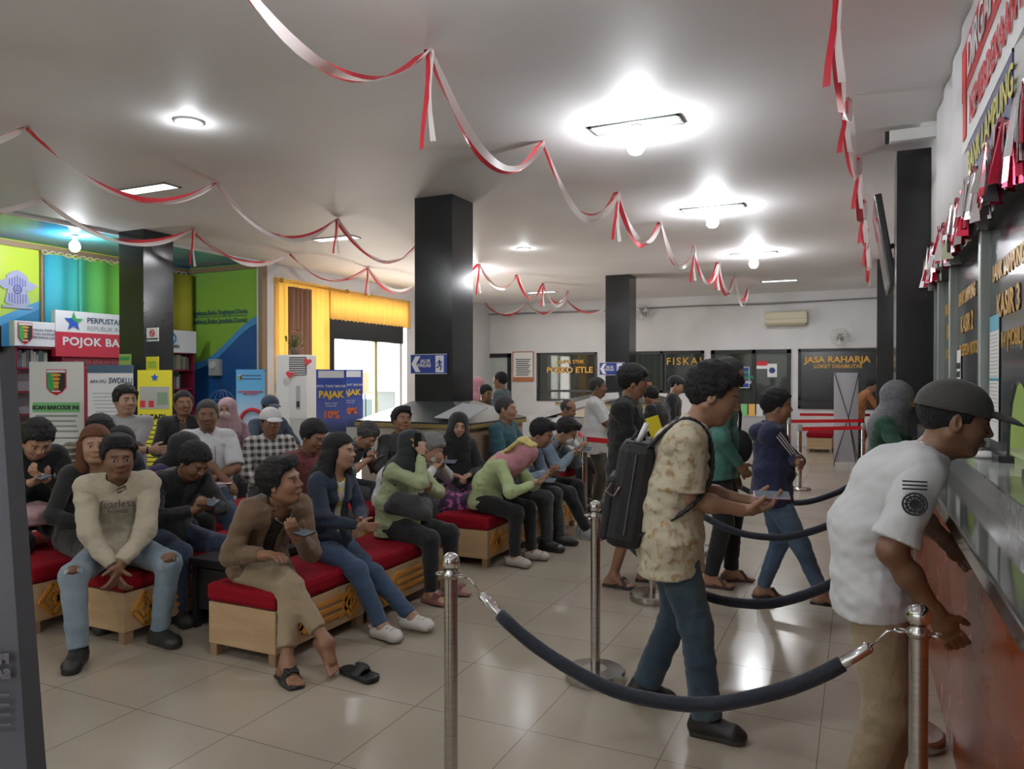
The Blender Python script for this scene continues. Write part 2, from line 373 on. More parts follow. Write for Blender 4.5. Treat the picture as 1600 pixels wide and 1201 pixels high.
    # --- arms
    for i in (0, 1):
        S = SDF(); A, E, W_ = SH[i], EL[i], WR_[i]; fd = nrm(W_-E)
        bm_ = 1.0 if sex == 'm' else .85; bm_ *= (.85+.15*fat)
        if sleeve < .95:
            S.cap(A, E, .052*s*bm_, .041*s*bm_, k=.02); S.cap(A+(E-A)*.25, A+(E-A)*.6, .05*s*bm_, .048*s*bm_, k=.03)
        fz = 1 if sleeve < .6 else .8; S.cap(E, E+(W_-E)*.4, .041*s*bm_*fz, .040*s*bm_*fz, k=.03); S.cap(E+(W_-E)*.4, W_, .040*s*bm_*fz, .025*s*bm_, k=.03)
        n_ = V(*(palms[i] if palms else ((0, -1 if i == 0 else 1, 0) if not sit else (0, 0, -1)))); fdd = V(*fdirs[i]) if fdirs and fdirs[i] is not None else fd
        hand(S, W_+fd*.01, nrm(fd*.35+nrm(fdd)), n_, curls[i], s*(1 if sex == 'm' else .9), side=(1 if i else -1))
        v, f = S.mesh(.0036*res); parts.append((v, f, sk*.98))
    # --- torso and legs under the clothes
    S = SDF()
    S.cap(P0, P1, .095*s, .09*s, yv, 1.35, .05); S.cap(P1, P2, .09*s, .10*s, L, 1.4, .05); S.cap(SHc+L*.11*s, SHc-L*.11*s, .055*s, k=.05); S.cap(P2, N, .08*s, .045*s, k=.04)
    for i in (0, 1):
        S.cap(HJ[i], KN[i], .08*s, .052*s, k=.03); S.cap(KN[i], KN[i]+(AN[i]-KN[i])*.3, .047*s, .050*s if panlen < .6 else .043*s, k=.03); S.cap(KN[i]+(AN[i]-KN[i])*.3, AN[i], .049*s if panlen < .6 else .042*s, .034*s, k=.03)
        S.cap(SH[i], EL[i], .04*s, .035*s, k=.02)
    v, f = S.mesh(.012 if panlen > .9 else .009*res**.5); parts.append((v, f, sk))
    # --- feet
    FT = []
    for i in (0, 1):
        fm = rotm(R(footyaw[i]), R(footpitch[i])); a = AN[i]; F_, L_, U_ = fm[:, 0], fm[:, 1], fm[:, 2]; FT.append((a, F_, L_, U_))
        g = lambda x, y, z: a+F_*x*s+L_*y*s+U_*z*s
        if shoes in ('bare', 'slide', 'sandal', 'clog', 'mixed'):
            S = SDF(); S.cap(a+(KN[i]-a)*.1, a, .036*s, .036*s, k=.02); S.cap(a, g(-.045, 0, -.052), .034*s, .028*s, k=.03); S.cap(g(-.04, 0, -.052), g(.09, 0, -.058), .028*s, .020*s, L_, 1.5, .03)
            S.cap(g(.02, 0, -.01), g(.10, 0, -.048), .028*s, .018*s, L_, 1.5, .03); sg = -1 if i == 0 else 1
            for t in range(5):
                yy = sg*(.032-.0165*t)*-1*-1; ln = (.165, .163, .156, .147, .136)[t]; S.cap(g(.10, yy*.85, -.058), g(ln, yy, -.064), (.0135 if t == 0 else .0095)*s, (.0115 if t == 0 else .008)*s, k=.006)
            v, f = S.mesh(.0045*res**.7); parts.append((v, f, sk))
    v, f, c_ = joinm(parts)
    skm = mat('skin', (.4, .25, .17), .48, attr=True, bump=(90, .05))
    me = npmesh('person', v, f, c_); me.materials.append(skm)
    o = put('person', me, None, None, (loc[0], loc[1], 0), yaw); tag(o, label, 'person', group)
    fw = 1.0*loose
    # --- hair / headwear
    def hl(q0, off=0):
        return np.interp(q0, [-.1, -.04, -.018, -.006, .030, .043, .060, .085, .12], [-.062, -.058, -.045, .0, -.004, .030, .058, .070, .07])+off+.004*np.sin(q0*330)
    def loc_(X, Y, Z):
        X, Y, Z = X-C[0], Y-C[1], Z-C[2]
        return [(X*HM[0, i]+Y*HM[1, i]+Z*HM[2, i])/hs for i in range(3)]
    hm = mat('hair_'+'_'.join('%.3f' % c for c in haircol), haircol, .62, bump=(160, .8, (1, 1, .3)), spec=.3)
    def addc(name, S, m, h, lab=None, cols=None, extra=()):
        v, f = S.mesh(h)
        if extra: v, f, _c = joinm([(v, f, (1, 1, 1))]+[(*q.mesh(h), (1, 1, 1)) for q in extra])
        if not len(v): return None
        c = cols(v) if cols else None
        mm = npmesh(name, v, f, c); mm.materials.append(m); x = put(name, mm, None, o)
        if lab: x['label'] = lab
        return x
    cap_ = hair.startswith('cap'); base = hair.split('+')[0]
    if base in ('short', 'quiff', 'bowl', 'cap', 'receding', 'buzz', 'long', 'bun'):
        S = SDF(); th_ = {'short': .014, 'quiff': .016, 'bowl': .018, 'cap': .006, 'receding': .006, 'buzz': .006, 'long': .012, 'bun': .01}[base]
        S.ell(hp(-.014, 0, .032), (V(.096, .077, .086)+th_)*hs, HM, k=.02)
        if base in ('short', 'quiff', 'bowl', 'long'): S.ell(hp(-.005, 0, .062), V(.092, .074, .072)*hs, HM, k=.03)
        if base == 'quiff': S.cap(hp(.06, -.03, .105), hp(.065, .03, .105), .03*hs, k=.03)
        if base == 'bowl': S.cap(hp(.060, -.035, .068), hp(.060, .035, .068), .030*hs, k=.03)
        if base in ('short', 'quiff', 'bowl') and res < 1.45:
            for _ in range({'quiff': 120, 'bowl': 110, 'short': 70}[base]):
                th1 = rnd.uniform(-PI, PI); ph1 = rnd.uniform(.12, 1.25); dv = V(math.cos(th1)*math.cos(ph1), math.sin(th1)*math.cos(ph1), math.sin(ph1))
                p_ = V(-.014, 0, .032)+dv*V(.106, .088, .097); fl2 = {'quiff': V(1.3, .15*rnd.randn()+.2, -.1), 'bowl': V(1.0, .2*rnd.randn(), -.9), 'short': V(.9, .2*rnd.randn(), -.1)}[base]
                q_ = p_+nrm(fl2+dv*.45)*rnd.uniform(.010, .029 if base == 'quiff' else .019)
                S.cap(hp(*(p_*.97)), hp(*q_), .0105*hs, .0035*hs, k=.014)
        lift = {'bowl': -.018, 'quiff': .006, 'receding': .0}.get(base, 0)
        S.nz = [(.0035 if base in ('short', 'quiff', 'bowl') else .0012, 95, seed), (.0025 if base in ('short', 'quiff') else .0008, 190, seed+1)]
        if base == 'receding':
            S.cut(lambda X, Y, Z: np.where(np.abs(loc_(X, Y, Z)[0]) < 9, 1, 1)*(np.minimum(loc_(X, Y, Z)[0]+.02, loc_(X, Y, Z)[2]-.055)))
        if base == 'long':
            S.cut(lambda X, Y, Z: (lambda q: (np.interp(q[0], [-.1, .0, .02, .06, .12], [-.3, -.2, .03, .062, .075])-q[2])*hs)(loc_(X, Y, Z)))
        else: S.cut(lambda X, Y, Z: (lambda q: (hl(q[0], lift*(q[0] > .02))-q[2])*hs)(loc_(X, Y, Z)))
        if base == 'cap': S.cut(lambda X, Y, Z: (loc_(X, Y, Z)[2]-.03)*hs)
        addc('hair', S, hm, hr)
        if base == 'long':
            S = SDF(); nb = nrm(P1-N)
            b0 = hp(-.045, 0, .0); b1 = N-fw_*.085+V(0, 0, -.02); b2 = N+nb*.24*s-nrm(np.cross(L, un))*-.0-V(.11, 0, 0)
            S.cap(b0, b1, .072*hs, .062, lf, 1.3, .03); S.cap(b1, b2, .06, .035, L, 1.8, .04)
            for sd in (1, -1): S.cap(hp(-.005, .072*sd, .02), N+L*.082*sd+fw_*.01, .030, .040, k=.03); S.cap(N+L*.082*sd+fw_*.01, N+L*.095*sd+nb*.20*s+fw_*.075, .040, .022, k=.03)
            S.nz = [(.004, 60, seed)]
            addc('hair', S, hm, fr)
        if base == 'bun': addc('hair', SDF().ell(hp(-.12, 0, .02), V(.04, .04, .04)), hm, fr)
    if cap_:
        cm, lb = [e for e in extras if e[0] == 'cap'][0][1:3]
        S = SDF(); S.ell(hp(-.012, 0, .04), V(.112, .093, .094)*hs, HM, k=.02)
        S.cut(lambda X, Y, Z: (.026-loc_(X, Y, Z)[2]+.12*(loc_(X, Y, Z)[0]))*hs*.9 if False else (.030-loc_(X, Y, Z)[2])*hs)
        addc('cap', S, cm, hr, lb)
        S = SDF(); S.ell(hp(.125, 0, .022), V(.072, .070, .03)*hs, HM@rotm(0, .18), k=.02); S.ell(hp(.12, 0, -.004), V(.12, .095, .045)*hs, HM@rotm(0, .18), k=.006, sub=True)
        S.cut(lambda X, Y, Z: (.06-loc_(X, Y, Z)[0])*hs)
        addc('cap_brim', S, cm, hr*.8)
    if base in ('hijab', 'hood'):
        hj = [e for e in extras if e[0] == base][0]; hjm = hj[1]; ln = hj[3] if len(hj) > 3 else .22
        S = SDF(); t = .016 if base == 'hijab' else .026
        S.ell(hp(-.018, 0, .03), (V(.098, .078, .088)+t)*hs, HM, k=.03); S.ell(hp(.005, 0, -.035), V(.085, .074, .085)*hs, HM, k=.05)
        nf = nrm(np.cross(L, un))
        if base == 'hijab':
            S.cap(hp(-.01, 0, -.06), N-un*.01, .082*hs, .105*s, L, 1.15, .05)
            S.cap(N-un*.02+nf*.01, SHc-un*.04+nf*.0, .10*s, .125*s, L, 1.45, .06)
            S.cap(SHc-un*.04, SHc-un*ln*.9+nf*.045, .115*s, .09*s, L, 1.35, .06)
            S.cap(SHc-un*.04-nf*.03, SHc-un*ln*.8-nf*.035, .10*s, .085*s, L, 1.35, .06)
        else: S.cap(hp(-.03, 0, -.06), N-un*.05-nf*.02, .08, .11, L, 1.3, .05)
        S.nz = [(.0045, 34, seed), (.003, 70, seed+2)]
        fo = (C, HM)
        S.ell(hp(.115, 0, -.014), V(.085, .052, .074)*hs, HM, k=.008, sub=True)
        S.pr.append((S.pr.pop()))
        addc(base, S, hjm, fr*.7, hj[2])
    # --- top
    tm = topm or mat('cloth_grey', (.3, .3, .3), .9)
    S = SDF(); bf = fat
    if top != 'none':
        o1 = .017*fw
        S.cap(P0-V(0, 0, hem*.3)*(0 if sit else 1), P1, ((.105 if sit else .112)*bf+o1)*s, (.100*bf+o1)*s, yv, 1.42 if sit else 1.48, .05); S.cap(P1, P2, (.100*bf+o1)*s, (.112+.01*(bf-1)+o1)*s, L, 1.38, .05)
        if bf > 1.05: S.ell(P1+V(.05*bf, 0, -.03)*s, V(.10, .13, .13)*s*bf, k=.05)
        if sex == 'f':
            nf = nrm(np.cross(L, un))
            for sd in (1, -1): S.ell(P2+nf*.085*s+L*.06*sd*s-un*.0, V(.055, .06, .06)*s, k=.05)
        if not sit and hem > .02: S.cap(P0, P0-V(0, 0, hem), (.114*bf+o1)*s, (.120*bf+o1)*s, yv, 1.48, .04)
        if sit: S.cap(P0-V(.02, 0, .03), P0+V(.07, 0, 0.0), (.108*bf+o1)*s, (.09*bf+o1)*s, yv, 1.42, .04)
        S.cap(SHc+L*(sw-.03)-un*.02, SHc-L*(sw-.03)-un*.02, .062*s+o1, k=.05); S.cap(P2, N-un*.035, .10*s, .066*s, L, 1.35, .05)
        S.cap(SHc+L*.06, N-un*.01+L*.02, .05*s, .05*s, k=.04); S.cap(SHc-L*.06, N-un*.01-L*.02, .05*s, .05*s, k=.04)
        nzs = [(.0045*fw, 30, seed), (.0045*fw, 55, seed+3), (.0020*fw, 110, seed+5), (.008*fw, 17, seed+8, 1)]
        S.nz = nzs; sleeves = []
        for i in (0, 1):
            A, E, W_ = SH[i], EL[i], WR_[i]; sm = (.9 if sex == 'f' else 1); Q = SDF(); Q.nz = nzs
            if sleeve <= .5:
                t = sleeve/.5; Q.cap(A, A+(E-A)*(t+.15), .057*s*sm+o1*.7, .058*s*sm+o1*1.1, k=.03); c0 = A+(E-A)*t; nn = nrm(E-A)
            else:
                Q.cap(A, E, .055*s*sm+o1*.6, .045*s*sm+o1*.7, k=.035); Q.cap(E, E+(W_-E)*(sleeve-.5)*2*.99, .046*s*sm+o1*.6, .031*s*sm+o1*.5, k=.025); c0 = E+(W_-E)*min((sleeve-.5)*2, .99); nn = nrm(W_-E)
            def cf(X, Y, Z, c0=c0, nn=nn):
                a_ = (X-c0[0])*nn[0]+(Y-c0[1])*nn[1]+(Z-c0[2])*nn[2]; d_ = np.sqrt((X-c0[0])**2+(Y-c0[1])**2+(Z-c0[2])**2)
                return np.minimum(a_, .17-d_)
            Q.cut(cf); sleeves.append(Q)
            S.cap(A, A+(E-A)*.12, .054*s*sm+o1*.5, .05*s*sm+o1*.4, k=.045)
        # neck opening
        S.cap(N-un*.028+nrm(np.cross(L, un))*.014, C, .056*s, .06*s, k=.006, sub=True)
        if sit: S.cut(lambda X, Y, Z: (P0[2]-.075)-Z+0*X)
        else: S.cut(lambda X, Y, Z: (P0[2]-hem-.02)-Z+.03*np.sin(X*9)*.3+0*Y)
        nf = nrm(np.cross(L, un))
        if open_ is not None:
            wd = open_[0]
            def of(X, Y, Z):
                lx = (X-P2[0])*nf[0]+(Y-P2[1])*nf[1]+(Z-P2[2])*nf[2]; ly = (X-P2[0])*L[0]+(Y-P2[1])*L[1]
                hz_ = np.clip((Z-P0[2])/(N[2]-P0[2]), 0, 1); return np.minimum(lx-.03, wd*(.6+.5*hz_)-np.abs(ly))
            S.cut(of)
        t_o = addc(top if top in ('jacket', 'hoodie', 'blouse', 'sweatshirt', 'polo_shirt', 'tunic') else 'shirt', S, tm, fr, extra=sleeves)
        if open_ is not None:
            S = SDF(); S.cap(P0, P1, .104*bf*s, .098*bf*s, yv, 1.34, .05); S.cap(P1, P2, .098*bf*s, .108*s, L, 1.34, .05); S.cap(P2, N-un*.035, .095*s, .066*s, L, 1.3, .05); S.cap(SHc+L*.08, SHc-L*.08, .06*s, k=.05)
            S.cap(N-un*.02+nf*.02, C, .062*s, .06*s, k=.006, sub=True); S.nz = [(.003, 45, seed)]; S.plane(P0-V(0, 0, .05), (0, 0, -1))
            addc('inner_shirt', S, open_[1], fr, open_[2])
        if collar:
            S = SDF(); n0 = N-un*.012; K = 14; pr = None
            for j in range(K+1):
                a_ = 2*PI*j/K+.0; gap = .35
                if collar == 'open' and abs(((a_+PI) % (2*PI))-PI) < gap: pr = None; continue
                p_ = n0+(nf*math.cos(a_)*.060+L*math.sin(a_)*.066)*s-un*(.018*math.cos(a_)+.0)
                if pr is not None: S.cap(pr, p_, .0095, .0095, un, 2.3 if collar != 'crew' else 1.3, .008)
                pr = p_
            addc('collar', S, tm, fr*.6)
    # --- trousers
    if pants != 'none':
        pm = pantm or mat('cloth_dark', (.03, .03, .035), .9); S = SDF()
        S.cap(P0+V(0, 0, .0 if sit else .03), P0-V(0, 0, .02), .100*s*bf, .108*s*bf, yv, 1.33, .04)
        if sit: S.cap(P0+V(-.02, .04, -.01), P0+V(-.02, -.04, -.01), .108*s*bf, k=.04)
        S.nz = [(.0035, 30, seed+9), (.0035*fw, 60, seed+4), (.0018, 120, seed+5)]
        for i in (0, 1):
            h_, k_, a_ = HJ[i], KN[i], AN[i]; wide = 1.0 if pants != 'wide' else 1.35; slim = .92 if pants == 'slim' else 1
            S.cap(h_, k_, .098*s*bf, .072*s*slim*(1+.1*(wide-1)), k=.035); e_ = k_+(a_-k_)*min(panlen, 1); tt = min(panlen, 1)
            S.cap(k_, e_, .072*s*slim, (.072+(.052*slim-.072)*tt)*s*wide, k=.03)
            if pants == 'skirt': S.cap(h_, k_, .11*s, .10*s, k=.05)
        if pants == 'skirt':
            for t_ in (0, .33, .66, 1): pa = KN[0]*(1-t_)+KN[1]*t_; pb = AN[0]*(1-t_)+AN[1]*t_; S.cap(pa, pb+V(0, 0, .03), .085, .095, k=.05)
        if panlen < 1.02:
            for i in (0, 1):
                k_, a_ = KN[i], AN[i]; c0 = k_+(a_-k_)*(panlen-.01); nn = nrm(a_-k_)
                def cf(X, Y, Z, c0=c0, nn=nn):
                    a2 = (X-c0[0])*nn[0]+(Y-c0[1])*nn[1]+(Z-c0[2])*nn[2]; d_ = np.sqrt((X-c0[0])**2+(Y-c0[1])**2+(Z-c0[2])**2); return np.minimum(a2, .13-d_)
                S.cut(cf)
        addc('skirt' if pants == 'skirt' else ('shorts' if panlen < .5 else 'trousers'), S, pm, fr)
    # --- shoes
    shm = mat('footwear', (.1, .1, .1), .5, attr=True, bump=(60, .1))
    for i in (0, 1):
        a, F_, L_, U_ = FT[i]; g = lambda x, y, z: a+F_*x*s+L_*y*s+U_*z*s
        if shoes in ('shoe', 'clog'):
            S = SDF(); wd = 1.25 if shoes == 'shoe' else 1.45
            S.cap(g(-.05, 0, -.045), g(.12, 0, -.048), .037*s, .036*s, L_, wd, .03); S.cap(g(.12, 0, -.05), g(.155, 0, -.055), .034*s, .026*s, L_, wd*1.1, .03)
            S.cap(g(-.02, 0, -.01), g(.06, 0, -.03), .042*s, .036*s, L_, 1.05, .03)
            if shoes == 'shoe': S.cap(g(-.03, 0, 0), g(-.02, 0, .01), .04*s, .04*s, k=.02)
            else: S.cap(g(-.02, 0, .04), g(-.03, 0, -.02), .042*s, .04*s, k=.01, sub=True)
            S.cap(g(-.06, 0, -.075), g(.15, 0, -.075), .016*s, .016*s, L_, 2.6, .01)
            S.plane(a-U_*.084*s, -U_)
            if shoes == 'clog':
                for sy in (-.022, 0, .022):
                    for sx in (.075, .105): S.ell(g(sx, sy, -.012-.08*max(0, sx-.09)), V(.006, .006, .02), k=.002, sub=True)
            def cs(v, a=a, U_=U_):
                z = (v-a)@U_; c = np.tile(np.array(shoecol), (len(v), 1)); c[z < -.062*s] = sole; return c
            addc('clog' if shoes == 'clog' else 'shoe', S, shm, .005*res**.6, cols=cs)
            if shoes == 'clog': S = SDF(); S.cap(g(.03, .045, -.02), g(-.085, .03, -.015), .008*s, k=.01); S.cap(g(-.085, .03, -.015), g(-.085, -.03, -.015), .008*s, k=.01); S.cap(g(.03, -.045, -.02), g(-.085, -.03, -.015), .008*s, k=.01); addc('strap', S, shm, .005*res**.6, cols=lambda v: np.tile(np.array(shoecol), (len(v), 1)))
        elif shoes in ('slide', 'sandal') or (shoes == 'mixed' and i == 1):
            S = SDF(); S.cap(g(-.07, 0, -.080), g(.15, 0, -.080), .018*s, .018*s, L_, 2.7, .01); S.plane(a-U_*.0845*s, -U_); S.plane(a-U_*.068*s, U_)
            if shoes != 'sandal': S.cap(g(.06, .050, -.070), g(.065, .025, -.012), .008, .008, F_, 4.2, .015); S.cap(g(.065, .025, -.012), g(.065, -.025, -.012), .008, .008, F_, 4.2, .015); S.cap(g(.065, -.025, -.012), g(.06, -.05, -.07), .008, .008, F_, 4.2, .015)
            if shoes != 'sandal': S.cuts = []; S.plane(a-U_*.0845*s, -U_)
            else:
                S.cuts = [S.cuts[0]]
                for p_, q_ in (((.03, .045, -.07), (.075, -.02, -.014)), ((.03, -.045, -.07), (.075, .02, -.014)), ((.075, .02, -.014), (.12, .045, -.07)), ((.075, -.02, -.014), (.12, -.045, -.07))):
                    S.cap(g(*p_), g(*q_), .009, .009, F_, 2.2, .008)
            addc('slide' if shoes != 'sandal' else 'sandal', S, shm, .005*res**.6, cols=lambda v: np.tile(np.array(shoecol), (len(v), 1)))
    for e in extras:
        if e[0] == 'mask':
            S = SDF(); S.ell(hp(.068, 0, -.045), V(.048, .058, .05)*hs, HM, k=.02); S.cut(lambda X, Y, Z: (.045-loc_(X, Y, Z)[0])*hs); addc('face_mask', S, e[1], hr)
        if e[0] == 'glasses':
            S = SDF()
            for sd in (1, -1):
                K = 12
                for j in range(K):
                    a1, a2 = 2*PI*j/K, 2*PI*(j+1)/K; S.cap(hp(.1, sd*(.031+.021*math.cos(a1)), .003+.016*math.sin(a1)), hp(.1, sd*(.031+.021*math.cos(a2)), .003+.016*math.sin(a2)), .0022, k=.002)
                S.cap(hp(.098, sd*.052, .008), hp(-.005, sd*.083, .012), .002, k=.002)
            addc('glasses', S, mat('glasses_frame', (.01, .01, .01), .3), .003)
        if e[0] == 'watch':
            i = e[1]; c0 = EL[i]+(WR_[i]-EL[i])*.93; ax = nrm(WR_[i]-EL[i]); b = nrm(np.cross(ax, V(.3, .2, 1))); c2 = np.cross(ax, b); S = SDF()
            for j in range(10):
                a1, a2 = 2*PI*j/10, 2*PI*(j+1)/10; S.cap(c0+(b*math.cos(a1)+c2*math.sin(a1))*.031*s, c0+(b*math.cos(a2)+c2*math.sin(a2))*.031*s, .004, .004, ax, 2.2, .003)
            addc('wristwatch', S, mat('watch_black', (.015, .015, .015), .3), .004)
    Mw = Matrix.Translation((loc[0], loc[1], 0)) @ Matrix.Rotation(yaw, 4, 'Z')
    info = dict(o=o, W=WR_, E=EL, SH=SH, N=N, C=C, P0=P0, P1=P1, P2=P2, K=KN, A=AN, HM=HM, L=L, un=un, FT=FT, s=s,
                wp=lambda p: Mw @ Vector(tuple(float(t) for t in p)), mid=lambda: (WR_[0]+WR_[1])/2, hs=hs, hp=hp, addc=addc, fr=fr, M=Mw)
    return info
# ---------------------------------------------------------------- the room
M_floor = brickmat('polished_tile', (.47, .41, .325), (.45, .39, .31), (.24, .20, .16), .6, .6, .003, (1.35+.6*20, -3.07+.6*20, 0), .16)
M_ceil = mat('ceiling_paint', (.77, .755, .76), .6, bump=(1.2, .2), mix=((.70, .68, .675), .7, .35, .75), spec=.4)
M_wall = mat('wall_paint', (.66, .66, .67), .7, mix=((.56, .56, .56), 1.1, .4, .8), bump=(9, .08))
M_drape = mat('white_drape', (.68, .68, .69), .8, bump=(3.5, .6, (1, 1, .2)))
M_granite = mat('black_granite', (.014, .015, .017), .17, mix=((.018, .019, .021), 5, .3, .8), spec=.5)
M_alum = mat('grey_aluminium', (.30, .33, .31), .38, .5)
M_black = mat('black_frame', (.012, .012, .013), .4)
M_film = mat('dark_film', (.035, .038, .042), .14, spec=.6)
M_white = mat('white_plastic', (.75, .75, .73), .4)
M_gold = mat('gold_lettering', (.55, .30, .04), .4, .3)
M_trimwood = mat('brown_trim', (.25, .17, .10), .6)
M_steel = mat('brushed_steel', (.55, .53, .50), .22, 1, mix=((.42, .40, .38), 8, .3, .7, (1, 1, 12)))
def P(n, c, r=.7, **k): return mat(n, c, r, **k)
M_paper = P('paper_white', (.72, .72, .70)); M_ink = P('ink_dark', (.03, .03, .035)); M_red = P('sign_red', (.55, .02, .03), .5); M_blue = P('sign_blue', (.015, .04, .26), .5)
M_signw = P('sign_white', (.75, .76, .78), .45); M_yel = P('poster_yellow', (.72, .66, .03), .6); M_orange = P('orange_ink', (.75, .16, .03), .6)
M_green = P('mark_green', (.05, .38, .12), .6)
struct(MB().box(NOOK-.3, FRONT-.3, -.1, 3.8, 21, 0).build('floor', M_floor))
struct(MB().box(LEFT, FRONT-.3, CEIL, 3.8, 21, CEIL+.1).build('ceiling', M_ceil))
# blue painted glossy ceiling over the reading nook
m = mat('blue_ceiling_paint', (.05, .28, .55), .12); n_, L_, b_ = nodes(m)
tc = n_.new('ShaderNodeTexCoord'); s_ = n_.new('ShaderNodeTexNoise'); s_.inputs['Scale'].default_value = .45; cr_ = n_.new('ShaderNodeValToRGB')
cr_.color_ramp.elements[0].position = .42; cr_.color_ramp.elements[0].color = (.03, .22, .55, 1); cr_.color_ramp.elements[1].position = .6; cr_.color_ramp.elements[1].color = (.10, .40, .45, 1)
L_.new(tc.outputs['Object'], s_.inputs[0]); L_.new(s_.outputs[0], cr_.inputs[0]); L_.new(cr_.outputs[0], b_.inputs['Base Color'])
struct(MB().box(NOOK-.3, FRONT-.3, CEIL, LEFT, 10.2, CEIL+.1).build('ceiling_nook', m))
struct(MB().box(LEFT-.03, FRONT, CEIL-.03, LEFT+.03, 9.8, CEIL).build('trim_1', M_wall))
def holed(name, axis, at, u0, u1, z0, z1, holes, th, m):
    """wall in a plane with rectangular openings, built from boxes"""
    b = MB(); us = sorted(set([u0, u1]+[h[0] for h in holes]+[h[1] for h in holes]))
    for a, c in zip(us[:-1], us[1:]):
        hs_ = sorted([(h[2], h[3]) for h in holes if h[0] <= a+1e-6 and h[1] >= c-1e-6]); z = z0
        for lo, hi in hs_+[(z1, z1)]:
            if lo > z+1e-4:
                if axis == 'Y': b.box(a, at, z, c, at+th, lo)
                else: b.box(at, a, z, at+th, c, lo)
            z = max(z, hi)
    return struct(b.build(name, m))
X_ = lambda px: onY(px, BACK)
BT = 2.27
wins = dict(d1=(X_(754), X_(799), 0, BT), w1=(X_(839), X_(933), .98, BT), w2=(X_(986), X_(1100), 1.22, BT), w3=(X_(1111), X_(1236), 0.0, BT), w4=(X_(1247), X_(1374), .88, BT))
holed('wall_back', 'Y', BACK, LEFT-.3, 3.8, 0, CEIL, list(wins.values()), .15, M_wall)
struct(MB().box(LEFT, BACK-.06, 3.38, RIGHT, BACK, CEIL).build('trim_2', M_wall))
struct(MB().box(LEFT-.3, 20.6, 0, 3.8, 20.7, CEIL).build('wall_office_back', P('office_wall', (.40, .44, .36))))
lamp(-5.6, 19.6, 3.2, 22, name='office_light'); lamp(-2.0, 19.6, 3.2, 10, name='office_light')
M_tint = mat('tinted_glass', (.05, .06, .055), .04, alpha=.55, spec=.7)
M_curt = mat('olive_curtain', (.20, .17, .07), .9)
M_clear = mat('clear_glass', (.6, .65, .62), .03, alpha=.22, spec=.6)
def wavy(x0, x1, z0, z1, y, amp, wl, axis='Y', nz=2, ph=0):
    b = MB(); n = max(8, int((x1-x0)/wl*8)); k0 = 0
    for i in range(n+1):
        u = x0+(x1-x0)*i/n; q = amp*math.sin(2*PI*(u/wl)+ph)+amp*.4*math.sin(2*PI*u/wl*.37+1)
        for z in (z0, z1): b.v.append((u, y+q, z) if axis == 'Y' else (y+q, u, z))
    for i in range(n): b.f.append((2*i, 2*i+2, 2*i+3, 2*i+1)); b.mi.append(0)
    return b
def solid(o, t=.01): s = o.modifiers.new('s', 'SOLIDIFY'); s.thickness = t; return o
def bwindow(key, name, splits=(), hsplits=(), glass=M_tint, fw=.06):
    x0, x1, z0, z1 = wins[key]; y = BACK
    e = empty(name, ((x0+x1)/2, y, 0)); e['kind'] = 'structure'; cx = (x0+x1)/2
    b = MB(); b.box(x0-cx, -.03, z0, x0-cx+fw, .06, z1); b.box(x1-cx-fw, -.03, z0, x1-cx, .06, z1); b.box(x0-cx, -.03, z1-fw, x1-cx, .06, z1); b.box(x0-cx, -.03, z0, x1-cx, .06, z0+fw)
    for s in splits: xx = X_(s)-cx; b.box(xx-fw/2, -.03, z0, xx+fw/2, .06, z1)
    for (a, c, zz) in hsplits: b.box(X_(a)-cx, -.03, zz-fw/2, X_(c)-cx, .06, zz+fw/2)
    b.build('frame', M_black, e); MB().box(x0-cx+fw, .01, z0+fw, x1-cx-fw, .02, z1-fw).build('pane', glass, e); return e, cx
d1, cx = bwindow('d1', 'door_1', hsplits=[(754, 799, .95)], glass=mat('frosted_glass', (.42, .46, .45), .25), fw=.11)
w1, c1 = bwindow('w1', 'window_1', hsplits=[(839, 933, 1.25)]); w2, c2 = bwindow('w2', 'window_2', splits=[1034], fw=.07)
w3, c3 = bwindow('w3', 'window_3', splits=[1178], hsplits=[(1178, 1236, .95)], fw=.09); w4, c4 = bwindow('w4', 'window_4', glass=M_film, hsplits=[(1247, 1374, 1.12)])
def curtain(a, b, z0, z1, m, lab):
    x0, x1 = X_(a), X_(b); o = solid(wavy(x0, x1, z0, z1, BACK+.3, .03, .16).build('curtain', m, fix=False, smooth=True)); tag(o, lab, 'curtain', 'curtains behind the back office windows')
curtain(870, 933, 1.0, 2.24, M_curt, 'olive brown curtain drawn behind the POSKO ETLE window')
curtain(1111, 1176, .1, 2.24, mat('olive_light', (.26, .23, .07), .9), 'olive curtain behind the pane beside the back door')
curtain(988, 1034, 1.2, 2.24, mat('grey_green_curtain', (.16, .20, .17), .9), 'grey green blind behind the narrow left pane of the FISKAL window')
curtain(1036, 1100, 1.2, 2.24, mat('grey_green_curtain2', (.13, .17, .14), .9), 'grey green blind behind the wider right pane of the FISKAL window')
text('LOKUR STNK', M_gold, w1, (.12, -.05, 2.02), .13, FRONTR, bold=.002); text('POSKO ETLE', M_gold, w1, (.1, -.05, 1.80), .21, FRONTR, bold=.005, sx=1.1)
text('FISKAL', M_gold, w2, (X_(1071)-c2, -.05, 2.0), .25, FRONTR, bold=.004, spacing=1.3)
text('JASA RAHARJA', M_gold, w4, (-.02, -.05, 2.01), .2, FRONTR, bold=.006, sx=1.05); text('LOKET DISABILITAS', M_gold, w4, (0, -.05, 1.86), .115, FRONTR, bold=.003)
b = MB(); [b.box(-.2+.1*i, -.045, 1.44+.05*j, -.16+.1*i, -.035, 1.455+.05*j) for i in range(4) for j in range(4) if (i+j) % 3]; b.build('speech_holes', P('dot_grey', (.10, .10, .10)), w4)
b = MB(); b.box(-.95, .03, .94, .95, .5, 1.08); b.build('counter_ledge', P('lime', (.45, .55, .15)), w4)
